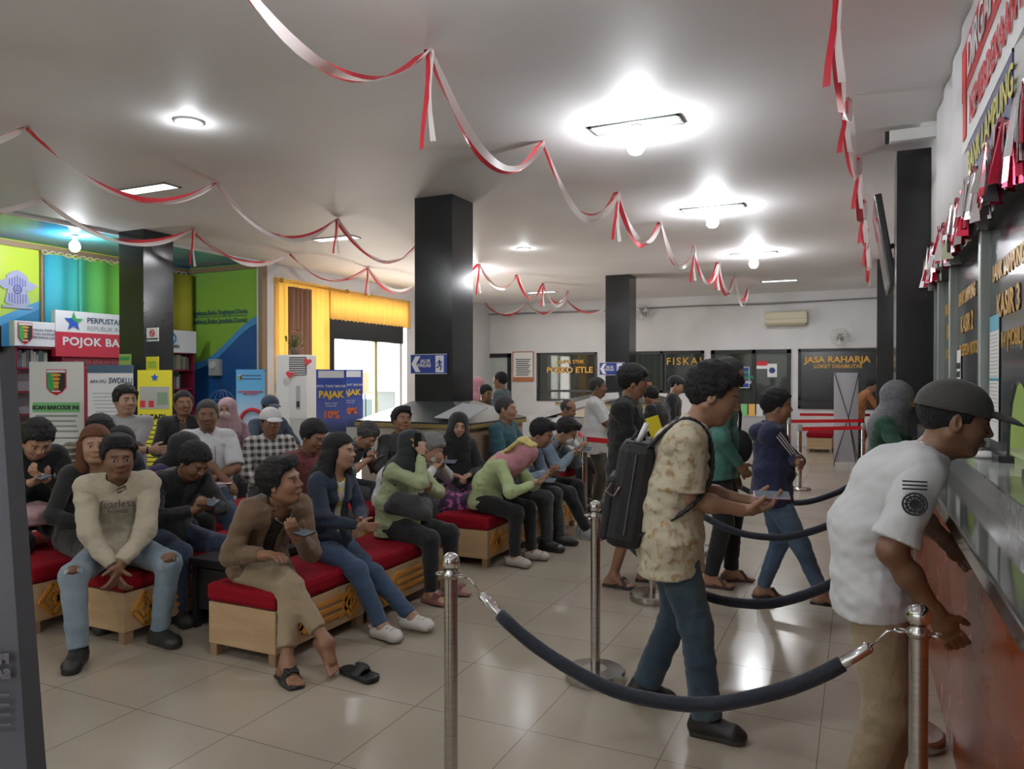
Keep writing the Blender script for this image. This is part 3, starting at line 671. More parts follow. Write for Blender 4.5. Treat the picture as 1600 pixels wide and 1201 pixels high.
# small signs and posters on the back wall
def board(name, lab, cat, px0, px1, y0, y1, m, border=None, Y=BACK-.02, lines=(), group=None):
    x0, x1 = onY(px0, Y), onY(px1, Y); cx = (x0+x1)/2; z1, z0 = zat(y0, cx, Y), zat(y1, cx, Y)
    e = empty(name, (cx, Y, (z0+z1)/2)); tag(e, lab, cat, group); hw, hh = (x1-x0)/2, (z1-z0)/2
    MB().box(-hw, -.006, -hh, hw, .006, hh).build('panel', m, e)
    if border: b = MB(); t = hh*.06; b.box(-hw, -.012, -hh, -hw+t, .0, hh); b.box(hw-t, -.012, -hh, hw, 0, hh); b.box(-hw, -.012, hh-t, hw, 0, hh); b.box(-hw, -.012, -hh, hw, 0, -hh+t); b.build('border', border, e)
    return e, hw, hh
e, hw, hh = board('notice_poster', 'white and orange framed notice poster between back door and POSKO ETLE window', 'poster', 801, 834, 549, 596, M_paper, P('orange_brown', (.45, .17, .07)))
b = MB(); [b.box(-hw*.7+.02*(i % 2), -.012, hh*(.45-.13*i), hw*.7-.03*(i % 3), -.008, hh*(.45-.13*i)+.022) for i in range(9)]; b.build('printed_lines', M_ink, e)
MB().box(-hw*.94, -.011, -hh*.94, hw*.94, -.0065, -hh*.7).build('orange_band', P('orange_brown', (.45, .17, .07)), e)
e, hw, hh = board('office_sign', 'blue sign with white border and text on window beside back door', 'sign', 1143, 1171, 573, 606, M_blue, M_signw)
text('LAYANAN', M_green, e, (0, -.02, hh*.45), .1, FRONTR, bold=.002); text('PENGADUAN', M_green, e, (0, -.02, 0), .1, FRONTR, bold=.002); text('INFORMASI', M_signw, e, (0, -.02, -hh*.45), .1, FRONTR, bold=.002)
e, hw, hh = board('door_notice', 'small white sheet with blue emblem stuck on dark back door', 'paper notice', 1199, 1214, 568, 589, M_paper)
bl = MB().lathe([(0, 0), (.07, 0)], n=16); o = bl.build('emblem', P('emblem_blue', (.02, .06, .2)), e); o.rotation_euler = FRONTR; o.location = (0, -.015, 0)
e, hw, hh = board('red_white_sticker', 'red and white strip sticker near top of dark back door', 'sticker', 1182, 1199, 564, 576, M_red); MB().box(-hw, -.012, -hh, hw, -.007, -hh*.2).build('white_band', M_signw, e)
e, hw, hh = board('orange_notice', 'small orange notice on lower corner of FISKAL window', 'paper notice', 1001, 1018, 597, 609, P('notice_orange', (.50, .18, .07)))
text('LOKET\nPAJAK', M_ink, e, (0, -.015, 0), .08, FRONTR, bold=.002)
# split air conditioner, fan, speaker, cable on the back wall
x0, x1 = X_(1196), X_(1262); cx = (x0+x1)/2; e = empty('air_conditioner', (cx, BACK, 3.0)); tag(e, 'cream wall-mounted split air conditioner high on back wall', 'air conditioner'); z1, z0 = zat(487, cx, BACK)-3.0, zat(509, cx, BACK)-3.0; hw = (x1-x0)/2
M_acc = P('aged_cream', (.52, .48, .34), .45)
MB().box(-hw, -.2, z0+.04, hw, 0, z1).build('housing', M_acc, e, bevel=.03); MB().box(-hw+.04, -.19, z0, hw-.04, -.02, z0+.05).build('louvre', P('cream_dark', (.33, .30, .2)), e); MB().box(-hw+.03, -.205, (z0+z1)/2-.02, hw-.03, -.2, (z0+z1)/2-.01).build('panel_seam', P('cream_dark', (.33, .30, .2)), e)  # louvre and panel seam in a darker cream than the housing
def fan(px, y, lab, m):
    X = X_(px); z = zat(y, X, BACK); e = empty('wall_fan', (X, BACK, z)); tag(e, lab, 'fan')
    MB().box(-.06, -.08, -.08, .06, 0, .08).build('wall_bracket', m, e, bevel=.01); MB().tube([(0, -.05, 0), (-.02, -.2, .03)], .03).build('motor_arm', m, e)
    b = MB(); 
    for r in (.05, .11, .16, .2): b.tube([(r*math.cos(a*PI/10), -.24-.04*(1-(r/.2)**2), r*math.sin(a*PI/10)) for a in range(21)], .004, 5, cap=False)
    for a in range(14): q = a*2*PI/14; b.tube([(0, -.28, 0), (.11*math.cos(q), -.27, .11*math.sin(q)), (.2*math.cos(q), -.24, .2*math.sin(q)), (.12*math.cos(q), -.19, .12*math.sin(q))], .003, 4, cap=False)
    b.build('guard', P('fan_grey', (.4, .4, .4)), e)
    for a in range(3):
        q = a*2*PI/3+.4; c, s = math.cos(q), math.sin(q); b = MB(); b.quad((.02*c, -.235, .02*s), (.15*c-.06*s, -.25, .15*s+.06*c), (.17*c, -.24, .17*s), (.15*c+.05*s, -.225, .15*s-.05*c)); solid(b.build('blade', M_white, e), .004)
fan(1312, 527, 'white wall fan above the JASA RAHARJA window', P('fan_brown', (.2, .18, .1))); fan(1006, 489, 'grey wall fan high beside the middle column', P('fan_grey2', (.35, .35, .35)))
X = X_(757); e = empty('loudspeaker', (X, BACK-.15, zat(494, X, BACK))); tag(e, 'small black loudspeaker mounted high in back left corner', 'loudspeaker'); MB().box(-.14, -.12, -.2, .14, .1, .2).build('cabinet', M_black, e, bevel=.02); MB().box(-.12, -.13, -.18, .12, -.12, .18).build('grille', P('speaker_grille', (.03, .03, .03), .9), e); MB().tube([(0, .1, 0), (0, .15, 0)], .03).build('bracket', M_black, e)
b = MB().tube([(X_(745), BACK-.08, 3.36), (X_(900), BACK-.08, 3.33), (X_(1090), BACK-.08, 3.36), (X_(1200), BACK-.08, 3.34), (X_(1380), BACK-.08, 3.38)], .018, 6); tag(b.build('cable', P('cable_grey', (.2, .2, .2))), 'grey cable run along top of the back wall', 'cable')
# right wall: wall above and below the teller windows
Y0, Y1 = -1.2, 6.95; GX = .60
holed('wall_right', 'X', RIGHT, FRONT, 21, 0, CEIL, [(Y0, Y1, 1.05, 2.36), (7.6, 13.9, 1.16, 2.36)], .12, M_wall)
o = wavy(2.5, 6.95, 2.5, 3.58, RIGHT-.02, .008, .5, 'X').build('wall_drape', M_drape, fix=False, smooth=True); solid(o, .004); tag(o, 'white cloth lining hanging on the wall above the teller windows', 'drape')
for i, (a, c) in enumerate(((6.95, 7.45), (13.95, 14.45))): struct(MB().box(.285, a, 0, RIGHT+.01, c, CEIL-.12 if i == 0 else CEIL).build('pillar_right', M_granite))
struct(box('wall_office_side', (3.6, -1.5, 0), (3.7, 18.5, CEIL), P('lime_wall', (.50, .62, .22)))); struct(box('wall_office_end', (.68, 7.1, 0), (3.6, 7.2, CEIL), P('lime_wall', (.5, .62, .22)))); struct(box('wall_office_near', (.68, -1.4, 0), (3.6, -1.3, CEIL), P('lime_wall', (.5, .62, .22))))
lamp(2.1, 3.5, 3.2, 60, name='office_light'); lamp(2.1, 10.5, 3.2, 30, name='office_light')
# teller glazing: posts, header, film panels with arched pass-throughs
posts = [1.35, 2.9, 4.43, 5.80, 6.62]
tw_ = empty('window_5', (0, 0, 0)); tw_['kind'] = 'structure'
b = MB(); b.box(RIGHT-.02, Y0, 2.34, RIGHT+.1, Y1, 2.42); b.build('header', M_black, tw_)
for y in posts+[6.9]: MB().box(GX-.045, y-.035, 1.22, GX+.03, y+.035, 2.35).build('post', M_alum, tw_, bevel=.004)
ys = [-1.2]+posts+[6.9]
for a, c in zip(ys[:-1], ys[1:]):
    a += .035; c -= .035; mid = (a+c)/2; hw = min(.26, (c-a)*.3); poly = [(a, 1.25), (mid-hw, 1.25)]
    for j in range(9): q = PI*(1-j/8); poly.append((mid+hw*math.cos(q), 1.25+.34*math.sin(q)))
    poly += [(mid+hw, 1.25), (c, 1.25), (c, 2.34), (a, 2.34)]
    poly = [p for i, p in enumerate(poly) if i == 0 or (abs(p[0]-poly[i-1][0])+abs(p[1]-poly[i-1][1])) > 1e-4]
    MB().prism(poly, GX, GX+.012, 'yz').build('film_panel', M_film, tw_, fix=True)
    MB().box(GX-.03, a, 1.22, GX+.03, mid-hw, 1.25).box(GX-.03, mid+hw, 1.22, GX+.03, c, 1.25).build('bottom_rail', M_black, tw_)
def tt(s, y, z, sz, **k): text(s, M_gold, tw_, (GX-.004, y, z), sz, WR, ax='LEFT', **k)
for y, n, v in ((4.30, '3', 'R4 (MOBIL)'), (5.66, '2', 'R2 SEPEDA MOTOR'), (6.5, '1', 'R2 MOTOR')):
    tt('BANK LAMPUNG', y, 2.10, .115, bold=.003, sx=.88 if y < 6 else .55); tt('KASIR '+n, y-.12, 1.93, .15, bold=.004, sx=1.1 if y < 6 else .7); tt(v, y-.05 if y > 5 else y-.25, 1.77, .10, bold=.002, sx=1 if y < 6 else .7)
for (ya, yc, za, zb, lab) in ((4.36, 4.10, 1.30, 1.90, 'long white price list with blue heading on nearest teller window'), (5.72, 5.52, 1.42, 1.78, 'white sheet with bold black text on the KASIR 2 window')):
    e = empty('paper_notice', (GX-.006, (ya+yc)/2, (za+zb)/2)); tag(e, lab, 'paper notice'); h = (zb-za)/2; hw = (ya-yc)/2
    MB().box(-.001, -hw, -h, .001, hw, h).build('sheet', M_paper, e)
    if ya < 5: MB().box(-.002, -hw, h*.75, -.001, hw, h).box(-.002, -hw, -h*.05, -.001, hw, h*.0).build('blue_heading', P('cyan_print', (.12, .42, .55)), e); b = MB(); [b.box(-.002, -hw*.8, h*(.68-.06*i), -.0012, hw*.8, h*(.69-.06*i)) for i in range(24)]; b.build('printed_lines', P('ink_grey', (.3, .3, .3)), e)
    else: text('BUKAN\nANTRI\nDI SINI', M_ink, e, (-.003, 0, .02), .055, WR, bold=.001)
# banners on the right wall
e = empty('red_banner', (RIGHT-.03, 3.6, 3.0)); tag(e, 'red and white Independence banner high on wall above teller windows', 'banner')
Ya = onX(1503, RIGHT-.03)
MB().box(-.005, -2.4, -.16, .005, Ya-3.6, .42).build('banner_sheet', M_signw, e); MB().box(-.008, -2.4, .14, -.005, Ya-3.6, .42).build('red_band', M_red, e)
text('DIRGAHAYU REPUBLIK INDONESIA', M_signw, e, (-.012, Ya-3.6-.25, .28), .27, WR, ax='LEFT', bold=.006, sx=.9); text('KEMERDEKAAN REPUBLIK INDONESIA', M_red, e, (-.012, Ya-3.6-.35, -.02), .2, WR, ax='LEFT', bold=.004, sx=.9)
MB().box(-.012, Ya-3.6-.2, -.1, -.009, Ya-3.6-.08, .36).build('flag_mark', P('flag_red', (.75, .01, .01), .5), e)
e = empty('bank_sign', (RIGHT-.03, 4.6, 2.62)); Ya, Yb = onX(1514, RIGHT-.03), onX(1583, RIGHT-.03); tag(e, 'blue BANK LAMPUNG sign board above the teller windows', 'sign')
MB().box(-.01, Yb-4.6, -.12, .02, Ya-4.6, .22).build('panel', P('violet_blue', (.05, .05, .16), .4), e); b = MB(); b.box(-.012, Yb-4.6, .205, 0, Ya-4.6, .22); b.build('border', M_signw, e)
text('BANK LAMPUNG', P('sign_yellow', (.55, .5, .08), .5), e, (-.014, Ya-4.62, .09), .17, WR, ax='LEFT', bold=.003, sx=.98); MB().box(-.013, Ya-4.6-.5, -.1, -.010, Ya-4.6-.05, -.02).build('purple_mark', P('mark_purple', (.25, .03, .25)), e)
# counter
ct = empty('service_counter', (0, 0, 0)); tag(ct, 'long service counter with orange wood front and grey granite top under teller windows', 'counter')
M_wood = brickmat('orange_wood', (.30, .062, .014), (.27, .054, .012), (.10, .025, .008), 2.4, .55, .004, (0, 0, 0), .24, axis='YZ')
M_cgr = mat('grey_granite', (.05, .05, .048), .08, mix=((.10, .095, .09), 110, .4, .75), spec=.6)
MB().box(.37, -1.2, 0, RIGHT, 6.93, 1.06).build('front_panel', M_wood, ct)
MB().box(.29, -1.25, 1.06, .46, 6.94, 1.12).build('granite_top', M_cgr, ct, bevel=.008); MB().box(.44, -1.25, 1.06, .70, 6.94, 1.22).build('raised_sill', mat('sill_marble', (.20, .21, .20), .15, mix=((.28, .28, .27), 25, .4, .7)), ct, bevel=.006)
MB().box(.70, -1.2, 0, 1.2, 6.9, 1.05).build('rear_desk', P('cream_desk', (.6, .58, .45)), ct)
ct2 = box('service_counter', (.3, 7.5, 0), (RIGHT, 13.9, 1.12), M_wood); tag(ct2, 'far stretch of orange wood service counter beyond the first right pillar', 'counter')
e = empty('office_chair', (1.9, 4.6, 0)); tag(e, 'magenta office chair seen through the nearest teller opening', 'chair'); mg = P('magenta_fabric', (.5, .02, .12)); MB().box(-.04, -.3, 1.0, .05, .3, 1.5).build('backrest', mg, e, bevel=.03); MB().box(-.5, -.27, .45, .0, .27, .55).build('seat', mg, e, bevel=.03); MB().tube([(-.2, 0, .06), (-.2, 0, .46)], .03).build('gas_lift', M_black, e)
b = MB(); [b.tube([(-.2, 0, .08), (-.2+.28*math.cos(a), .28*math.sin(a), .03)], .025) for a in (0, 1.26, 2.5, 3.77, 5)]; b.build('foot_star', M_black, e)
b = MB(); SD = random.Random(3); b.lathe([(0, 0), (.05, .002), (.055, .015), (.03, .03), (0, .034)], n=12); o = b.build('crumpled_wrapper', M_white, smooth=True); o.location = (.55, 4.15, 1.22); tag(o, 'crumpled white wrapper lying on the stone sill', 'wrapper')
# garland of metallic fringe along the header
mfr = mat('foil_red', (.55, .02, .06), .16, .6); mfw = mat('foil_silver', (.75, .72, .75), .16, .7); b = MB(); SD = random.Random(11); y = 2.2
anch = [2.2, 2.75, 3.5, 4.25, 4.95, 5.7, 6.5, 6.9]
while y < 6.9:
    for a, c in zip(anch[:-1], anch[1:]):
        if a <= y <= c: u = (y-a)/(c-a); zt = 2.62-.12*4*u*(1-u)*.8+SD.uniform(-.01, .01); break
    wd = SD.uniform(.018, .04); ln = SD.uniform(.15, .25); mi = SD.random() < .45; xx = RIGHT-.06+SD.uniform(-.03, .02); tw1, tw2 = SD.uniform(-.02, .02), SD.uniform(-.05, .05)
    b.quad((xx, y, zt), (xx+tw1*.5, y+wd, zt), (xx+tw2, y+wd+SD.uniform(-.02, .02), zt-ln), (xx+tw1, y+SD.uniform(-.02, .02), zt-ln), int(mi)); y += wd*.55
pt = []
for a, c in zip(anch[:-1], anch[1:]):
    for j in range(8): u = j/8; pt.append((RIGHT-.05, a+(c-a)*u, 2.625-.12*4*u*(1-u)*.8))
b.tube(pt+[(RIGHT-.05, 6.9, 2.62)], .012, 6, 1); tag(b.build('tinsel_garland', [mfw, mfr], fix=False), 'red and silver foil fringe garland hung along top of the teller windows', 'garland')
# camera on the ceiling, television on the wall
e = empty('security_camera', (*pd(1425, 5.9), CEIL)); tag(e, 'white box security camera under ceiling above the right pillar', 'security camera')
MB().box(.05, -.04, -.03, .2, .04, 0).build('mount', M_white, e); MB().box(-.17, -.045, -.12, .2, .045, -.03).build('housing', M_white, e, bevel=.008); MB().box(-.2, -.04, -.115, -.165, .04, -.035).build('lens_hood', M_black, e)
e = empty('television', (.22, 8.0, 2.85)); tag(e, 'black television on bracket turned edge-on beside the right pillar', 'television'); o = MB().box(-.03, -.5, -.42, .03, .5, .42).build('screen_housing', M_black, e, bevel=.01); o.rotation_euler = (0, R(-9), 0)
MB().tube([(.03, 0, 0), (.2, 0, .05), (RIGHT-.22, 0, .05)], .025).build('wall_bracket', M_black, e); o = MB().box(-.034, -.47, -.39, -.031, .47, .39).build('screen', mat('tv_glass', (.01, .01, .012), .06), e); o.rotation_euler = (0, R(-9), 0)
# side and front walls
struct(box('wall_front', (NOOK-.3, FRONT-.2, 0), (3.8, FRONT, CEIL), M_wall)); struct(box('wall_office_rear', (RIGHT+.12, FRONT, 0), (3.8, FRONT+.1, CEIL), M_wall))
# left wall with entrance
LY = lambda px: onX(px, LEFT)
ya, yb, yc = LY(431), LY(513), LY(636)
holed('wall_left', 'X', LEFT-.15, 9.8, 21, 0, CEIL, [(ya, yb, .05, 3.36), (yb, yc, 0, 3.3)], .15, M_wall)
struct(box('trim_3', (LEFT-.04, 9.72, 0), (LEFT+.05, 9.84, CEIL), M_trimwood)); struct(box('trim_7', (LEFT-.02, 9.84, 0), (LEFT+.05, 10.0, CEIL), M_wall))
M_gcur = mat('gold_curtain', (.72, .52, .20), .8)
n_, L_, b_ = nodes(M_gcur); tr = n_.new('ShaderNodeBsdfTranslucent'); tr.inputs[0].default_value = (.95, .70, .30, 1); ms = n_.new('ShaderNodeMixShader'); ms.inputs[0].default_value = .6
out = [q for q in n_ if q.type == 'OUTPUT_MATERIAL'][0]; L_.new(b_.outputs[0], ms.inputs[1]); L_.new(tr.outputs[0], ms.inputs[2]); L_.new(ms.outputs[0], out.inputs[0])
o = solid(wavy(ya-.08, yb+.02, .02, 3.36, LEFT+.05, .025, .17, 'X').build('gold_blind', M_gcur, fix=False, smooth=True), .003); tag(o, 'gold pleated blind glowing with daylight left of the entrance', 'curtain')
o = solid(wavy(yb-.02, yc+.08, 2.72, 3.34, LEFT+.05, .022, .13, 'X').build('gold_valance', M_gcur, fix=False, smooth=True), .003); tag(o, 'short gold pleated valance above the black entrance portal', 'curtain')
o = solid(wavy(LY(441), LY(476), .2, 3.22, LEFT+.16, .035, .12, 'X').build('brown_curtain', mat('brown_curtain', (.34, .19, .12), .85), fix=False, smooth=True), .004); tag(o, 'brown gathered curtain hanging from brass rod by floor air conditioner', 'curtain')
e = empty('curtain_rod', (LEFT+.16, LY(430), 3.3)); tag(e, 'brass curtain rod with finials near ceiling on left wall', 'curtain rod'); mb = mat('brass', (.6, .35, .08), .3, 1); ln = LY(533)-LY(430)
MB().tube([(0, 0, 0), (0, ln, -.02)], .018).build('rod', mb, e)
for yy in (0, ln): MB().lathe([(0, -.05), (.035, -.03), (.05, 0), (.035, .03), (0, .05)]).build('finial', mb, e, loc=(0, yy, 0), smooth=True)
# entrance portal
dp = empty('door_2', (LEFT, (yb+yc)/2, 0)); dp['kind'] = 'structure'; h = (yc-yb)/2
MB().box(-.18, -h, 2.36, .06, h-.25, 2.74).build('portal_header', M_black, dp); MB().box(-.18, -h, 0, .06, -h+.12, 2.36).build('portal_jamb', M_black, dp); MB().box(-.5, -h+.12, 0, -.15, -h+.2, 2.36).build('portal_reveal', P('brown_reveal', (.10, .06, .05)), dp)
MB().box(-.12, h-.3, 0, .0, h-.2, 2.74).build('portal_jamb', M_wall, dp)
MB().box(-.06, h-1.15, .02, -.04, h-.3, 2.36).build('door_glass', M_clear, dp); MB().box(-.08, h-1.22, 0, -.02, h-1.12, 2.4).build('door_stile', P('door_yellow', (.45, .45, .22)), dp)
# outside
struct(box('ground_outside', (-40, -10, -.12), (NOOK-.3, 40, -.02), P('outdoor_paving', (.55, .52, .48)))); struct(box('ground_porch', (NOOK-.3, 9.9, -.11), (LEFT-.1, 40, -.01), P('outdoor_paving', (.55, .52, .48))))
e = empty('outdoor_banner', (-12.6, 15.2, 0)); tag(e, 'orange banner on a black fence outside the entrance', 'banner'); MB().box(-.02, -1.4, 1.15, .02, 2.4, 1.75).build('banner_sheet', P('coral', (.75, .22, .12)), e)
b = MB(); [b.box(-.02, -1.5+.35*i, 0, .02, -1.46+.35*i, 1.15) for i in range(12)]; b.box(-.03, -1.5, .1, .03, 2.5, .16); b.build('fence_bars', P('fence_dark', (.06, .07, .08)), e); MB().box(-.02, 0, 0, .02, 2.4, 1.0).build('dark_panel', P('panel_teal', (.12, .17, .18)), e); text('100', M_signw, e, (.04, -.4, 1.5), .4, XR)
e = empty('outdoor_kiosk', (LEFT-1.5, LY(620)+2.0, 0)); tag(e, 'white topped self-service kiosk standing outside the entrance glass', 'kiosk'); MB().box(-.3, -.3, 0, .3, .3, 1.25).build('cabinet', P('kiosk_grey', (.16, .19, .22)), e); MB().prism([(-.45, 1.25), (.35, 1.25), (-.0, 1.85), (-.45, 1.85)], -.35, .35).build('hood', M_signw, e)
# reading nook walls
def murals(name, colA, colB, zf, axis):
    m = mat(name, colA, .3); n, L, b = nodes(m); tc = n.new('ShaderNodeTexCoord'); s = n.new('ShaderNodeSeparateXYZ'); L.new(tc.outputs['Object'], s.inputs[0])
    u = s.outputs[axis]; sn = n.new('ShaderNodeMath'); sn.operation = 'SINE'; ml = n.new('ShaderNodeMath'); ml.operation = 'MULTIPLY_ADD'; ml.inputs[1].default_value = zf[1]; ml.inputs[2].default_value = zf[2]; L.new(u, ml.inputs[0]); L.new(ml.outputs[0], sn.inputs[0])
    a2 = n.new('ShaderNodeMath'); a2.operation = 'MULTIPLY_ADD'; a2.inputs[1].default_value = zf[3]; L.new(sn.outputs[0], a2.inputs[0]); lin = n.new('ShaderNodeMath'); lin.operation = 'MULTIPLY_ADD'; lin.inputs[1].default_value = zf[4]; lin.inputs[2].default_value = zf[0]; L.new(u, lin.inputs[0]); L.new(lin.outputs[0], a2.inputs[2])
    df = n.new('ShaderNodeMath'); df.operation = 'SUBTRACT'; L.new(s.outputs[2], df.inputs[0]); L.new(a2.outputs[0], df.inputs[1])
    cr = n.new('ShaderNodeValToRGB'); e = cr.color_ramp.elements; cr.color_ramp.interpolation = 'CONSTANT'; mr = n.new('ShaderNodeMapRange'); mr.inputs[1].default_value = -1; mr.inputs[2].default_value = 1; L.new(df.outputs[0], mr.inputs[0]); L.new(mr.outputs[0], cr.inputs[0])
    e[0].color = (*colB, 1); e[1].position = .56; e[1].color = (*colA, 1); k = e.new(.5); k.color = (.08, .30, .62, 1); 
    ns = n.new('ShaderNodeTexNoise'); ns.inputs['Scale'].default_value = .6; L.new(tc.outputs['Object'], ns.inputs[0]); mx = n.new('ShaderNodeMixRGB'); mx.blend_type = 'MIX'; mx.inputs[2].default_value = (.10, .42, .30, 1)
    r2 = n.new('ShaderNodeMapRange'); r2.inputs[1].default_value = .5; r2.inputs[2].default_value = .8; r2.inputs[4].default_value = .5; L.new(ns.outputs[0], r2.inputs[0]); L.new(r2.outputs[0], mx.inputs[0]); L.new(cr.outputs[0], mx.inputs[1]); L.new(mx.outputs[0], b.inputs['Base Color']); return m
mA = murals('mural_yellow', (.50, .60, .03), (.03, .16, .42), (-.6, 1, 0, .05, .45), 1)
n_, L_, b_ = nodes(mA)
mB = murals('mural_green', (.26, .46, .06), (.02, .10, .30), (6.73, 3.2, 1.0, .10, .45), 0)
Yt = onX(64, NOOK)
struct(box('wall_nook_left', (NOOK-.1, FRONT, 0), (NOOK, 10.2, CEIL), mA))
struct(box('wall_nook_back', (NOOK-.1, 9.85, 0), (LEFT-.0, 10.0, CEIL), mB))
struct(box('trim_4', (NOOK-.02, FRONT, CEIL-.1), (NOOK+.04, 9.85, CEIL-.02), M_trimwood)); struct(box('trim_5', (NOOK, 9.80, CEIL-.1), (LEFT, 9.86, CEIL-.02), M_trimwood)); struct(box('trim_6', (NOOK-.02, Yt-.02, 0), (NOOK+.05, Yt+.06, CEIL-.05), M_trimwood))
# slope of the blue sea in the green mural is set by its own wave; lettering on it
e = empty('mural_lettering', (onY(386, 9.84), 9.84, 0)); tag(e, 'dark underlined slogan lettering on the green mural wall', 'wall lettering'); xa = e.location.x; tx = P('letter_teal', (.02, .10, .13))
z1 = zat(486, xa, 9.84); z2 = zat(498, xa, 9.84)
text('Tabu Cham Ngebaca,Buku Singkapni Dunia', tx, e, (.02, -.01, z1), .118, FRONTR, ax='RIGHT', bold=.002, sx=.92); text('(Mari Membaca,Buku Jendela Dunia)', tx, e, (.02, -.01, z2-.02), .118, FRONTR, ax='RIGHT', bold=.002, sx=.98); MB().box(-1.25, -.012, z1-.075, .0, -.004, z1-.066).build('underline', tx, e)
# globe outline and red phone drawing on the mural
e = empty('mural_globe', (onY(347, 9.84), 9.84, zat(640, onY(347, 9.84), 9.84))); tag(e, 'thin white globe drawing with red phone on the blue mural', 'wall drawing'); b = MB()
for k_ in (1, .55, .15): b.tube([(.36*k_*math.cos(t*PI/12), -.008, .36*math.sin(t*PI/12)) for t in range(25)], .004, 4, cap=False)
for zz in (-.18, 0, .18): w_ = math.sqrt(.36**2-zz*zz); b.tube([(-w_, -.008, zz), (w_, -.008, zz)], .004, 4)
b.build('globe_lines', P('line_pale', (.35, .5, .7)), e); o = MB().box(-.1, -.016, -.17, .1, -.006, .17).build('phone_body', M_ink, e); o.location = (.28, 0, .0); o.rotation_euler = (0, R(25), 0); o = MB().box(-.085, -.02, -.14, .085, -.014, .14).build('phone_screen', M_red, e); o.location = (.28, 0, 0); o.rotation_euler = (0, R(25), 0)
X = onY(337, 9.8); e = empty('electric_meter', (X, 9.8, zat(574, X, 9.8))); tag(e, 'grey electric meter box fixed on the blue mural', 'meter'); MB().box(-.12, -.06, -.15, .12, .05, .15).build('box', P('meter_grey', (.35, .38, .36)), e, bevel=.015); o = MB().lathe([(0, .03), (.06, .03), (.075, 0), (.075, -.02)]).build('dial', P('meter_light', (.55, .55, .52)), e); o.rotation_euler = FRONTR; o.location = (0, -.07, .04); MB().tube([(.05, -.03, -.15), (.1, -.03, -.3), (.15, .0, -.35)], .008).build('wire', M_ink, e)
# emblem on the yellow mural
e = empty('wall_emblem', (NOOK+.01, onX(27, NOOK), zat(452, NOOK, onX(27, NOOK)))); tag(e, 'grey winged shield emblem painted on the yellow mural', 'emblem'); me_ = P('emblem_grey', (.18, .17, .42)); mw_ = P('emblem_pale', (.36, .36, .50))
b = MB(); b.prism([(-.26, .28), (-.12, .38), (0, .42), (.12, .38), (.26, .28), (.22, .0), (.30, -.3), (.1, -.38), (0, -.42), (-.1, -.38), (-.3, -.3), (-.22, 0)], 0, .008, 'yz'); b.build('shield', mw_, e); e.scale = (1, .6, .66)
for s in (-1, 1): MB().prism([(s*.22, .22), (s*.50, .12), (s*.40, .05), (s*.32, -.02), (s*.2, .0)], 0, .009, 'yz').build('wing', mw_, e)
b = MB()
for i in range(-3, 4): b.box(.008, i*.062-.012, .02+.02*abs(i), .014, i*.062+.012, .30-.03*abs(i)); b.box(.008, i*.065-.01, -.33+.015*abs(i), .014, i*.065+.01, -.10)
b.tube([(.012, .09*math.cos(t*PI/8), .09*math.sin(t*PI/8)) for t in range(17)], .014, 6, cap=False); b.tube([(.012, .035*math.cos(t*PI/8), .035*math.sin(t*PI/8)) for t in range(17)], .01, 6, cap=False); b.build('shield_lines', me_, e)
MB().box(.0, -.36, -.42, .012, .36, -.37).build('scroll', mw_, e)
# nook curtains: cyan to green cloth, olive cloth near the column
def clothmat(name, ramp, axis, a, b):
    m = mat(name, (.2, .5, .3), .75); n, L, bs = nodes(m); tc = n.new('ShaderNodeTexCoord'); s = n.new('ShaderNodeSeparateXYZ'); L.new(tc.outputs['Object'], s.inputs[0]); mr = n.new('ShaderNodeMapRange'); mr.inputs[1].default_value = a; mr.inputs[2].default_value = b
    L.new(s.outputs[axis], mr.inputs[0]); cr = n.new('ShaderNodeValToRGB'); L.new(mr.outputs[0], cr.inputs[0]); L.new(cr.outputs[0], bs.inputs['Base Color']); e = cr.color_ramp.elements; e[0].position, e[0].color = ramp[0][0], (*ramp[0][1], 1); e[1].position, e[1].color = ramp[-1][0], (*ramp[-1][1], 1)
    for p, c in ramp[1:-1]: e.new(p).color = (*c, 1)
    return m
Yc0, Yc1, Yc2 = onX(72, NOOK+.1), onX(122, NOOK+.1), onX(178, NOOK+.1)
mc = clothmat('cyan_green_cloth', [(0, (.04, .35, .48)), (.35, (.05, .42, .40)), (.55, (.10, .42, .10)), (1, (.20, .50, .04))], 1, Yc0, 8.4)
for i, (a, c, lab) in enumerate(((Yc0, Yc1+.02, 'cyan cloth banner hung on nook wall above the reading corner'), (Yc1+.0, 8.4, 'green cloth banner hung beside the cyan cloth on nook wall'))):
    o = solid(wavy(a, c, 1.9, 3.45, NOOK+.1+.02*i, .03, .38, 'X', ph=i).build('cloth_banner', mc, fix=False, smooth=True), .004); tag(o, lab, 'cloth banner')
o = solid(wavy(8.5, 9.75, 1.9, 3.45, NOOK+.16, .02, .4, 'X').build('cloth_banner', P('olive_cloth', (.42, .36, .03)), fix=False, smooth=True), .004); tag(o, 'olive yellow cloth banner right of the left column', 'cloth banner')
e = empty('festoon', (NOOK+.1, Yc0, 3.47)); tag(e, 'white lace edging along top of the nook cloth banners', 'trimming'); b = MB(); [b.tube([(0, .12*i+.05*math.cos(t*PI/5), .03*math.sin(t*PI/5)) for t in range(11)], .009, 4, cap=False) for i in range(22)]; b.build('lace_rings', P('lace', (.6, .55, .42)), e)
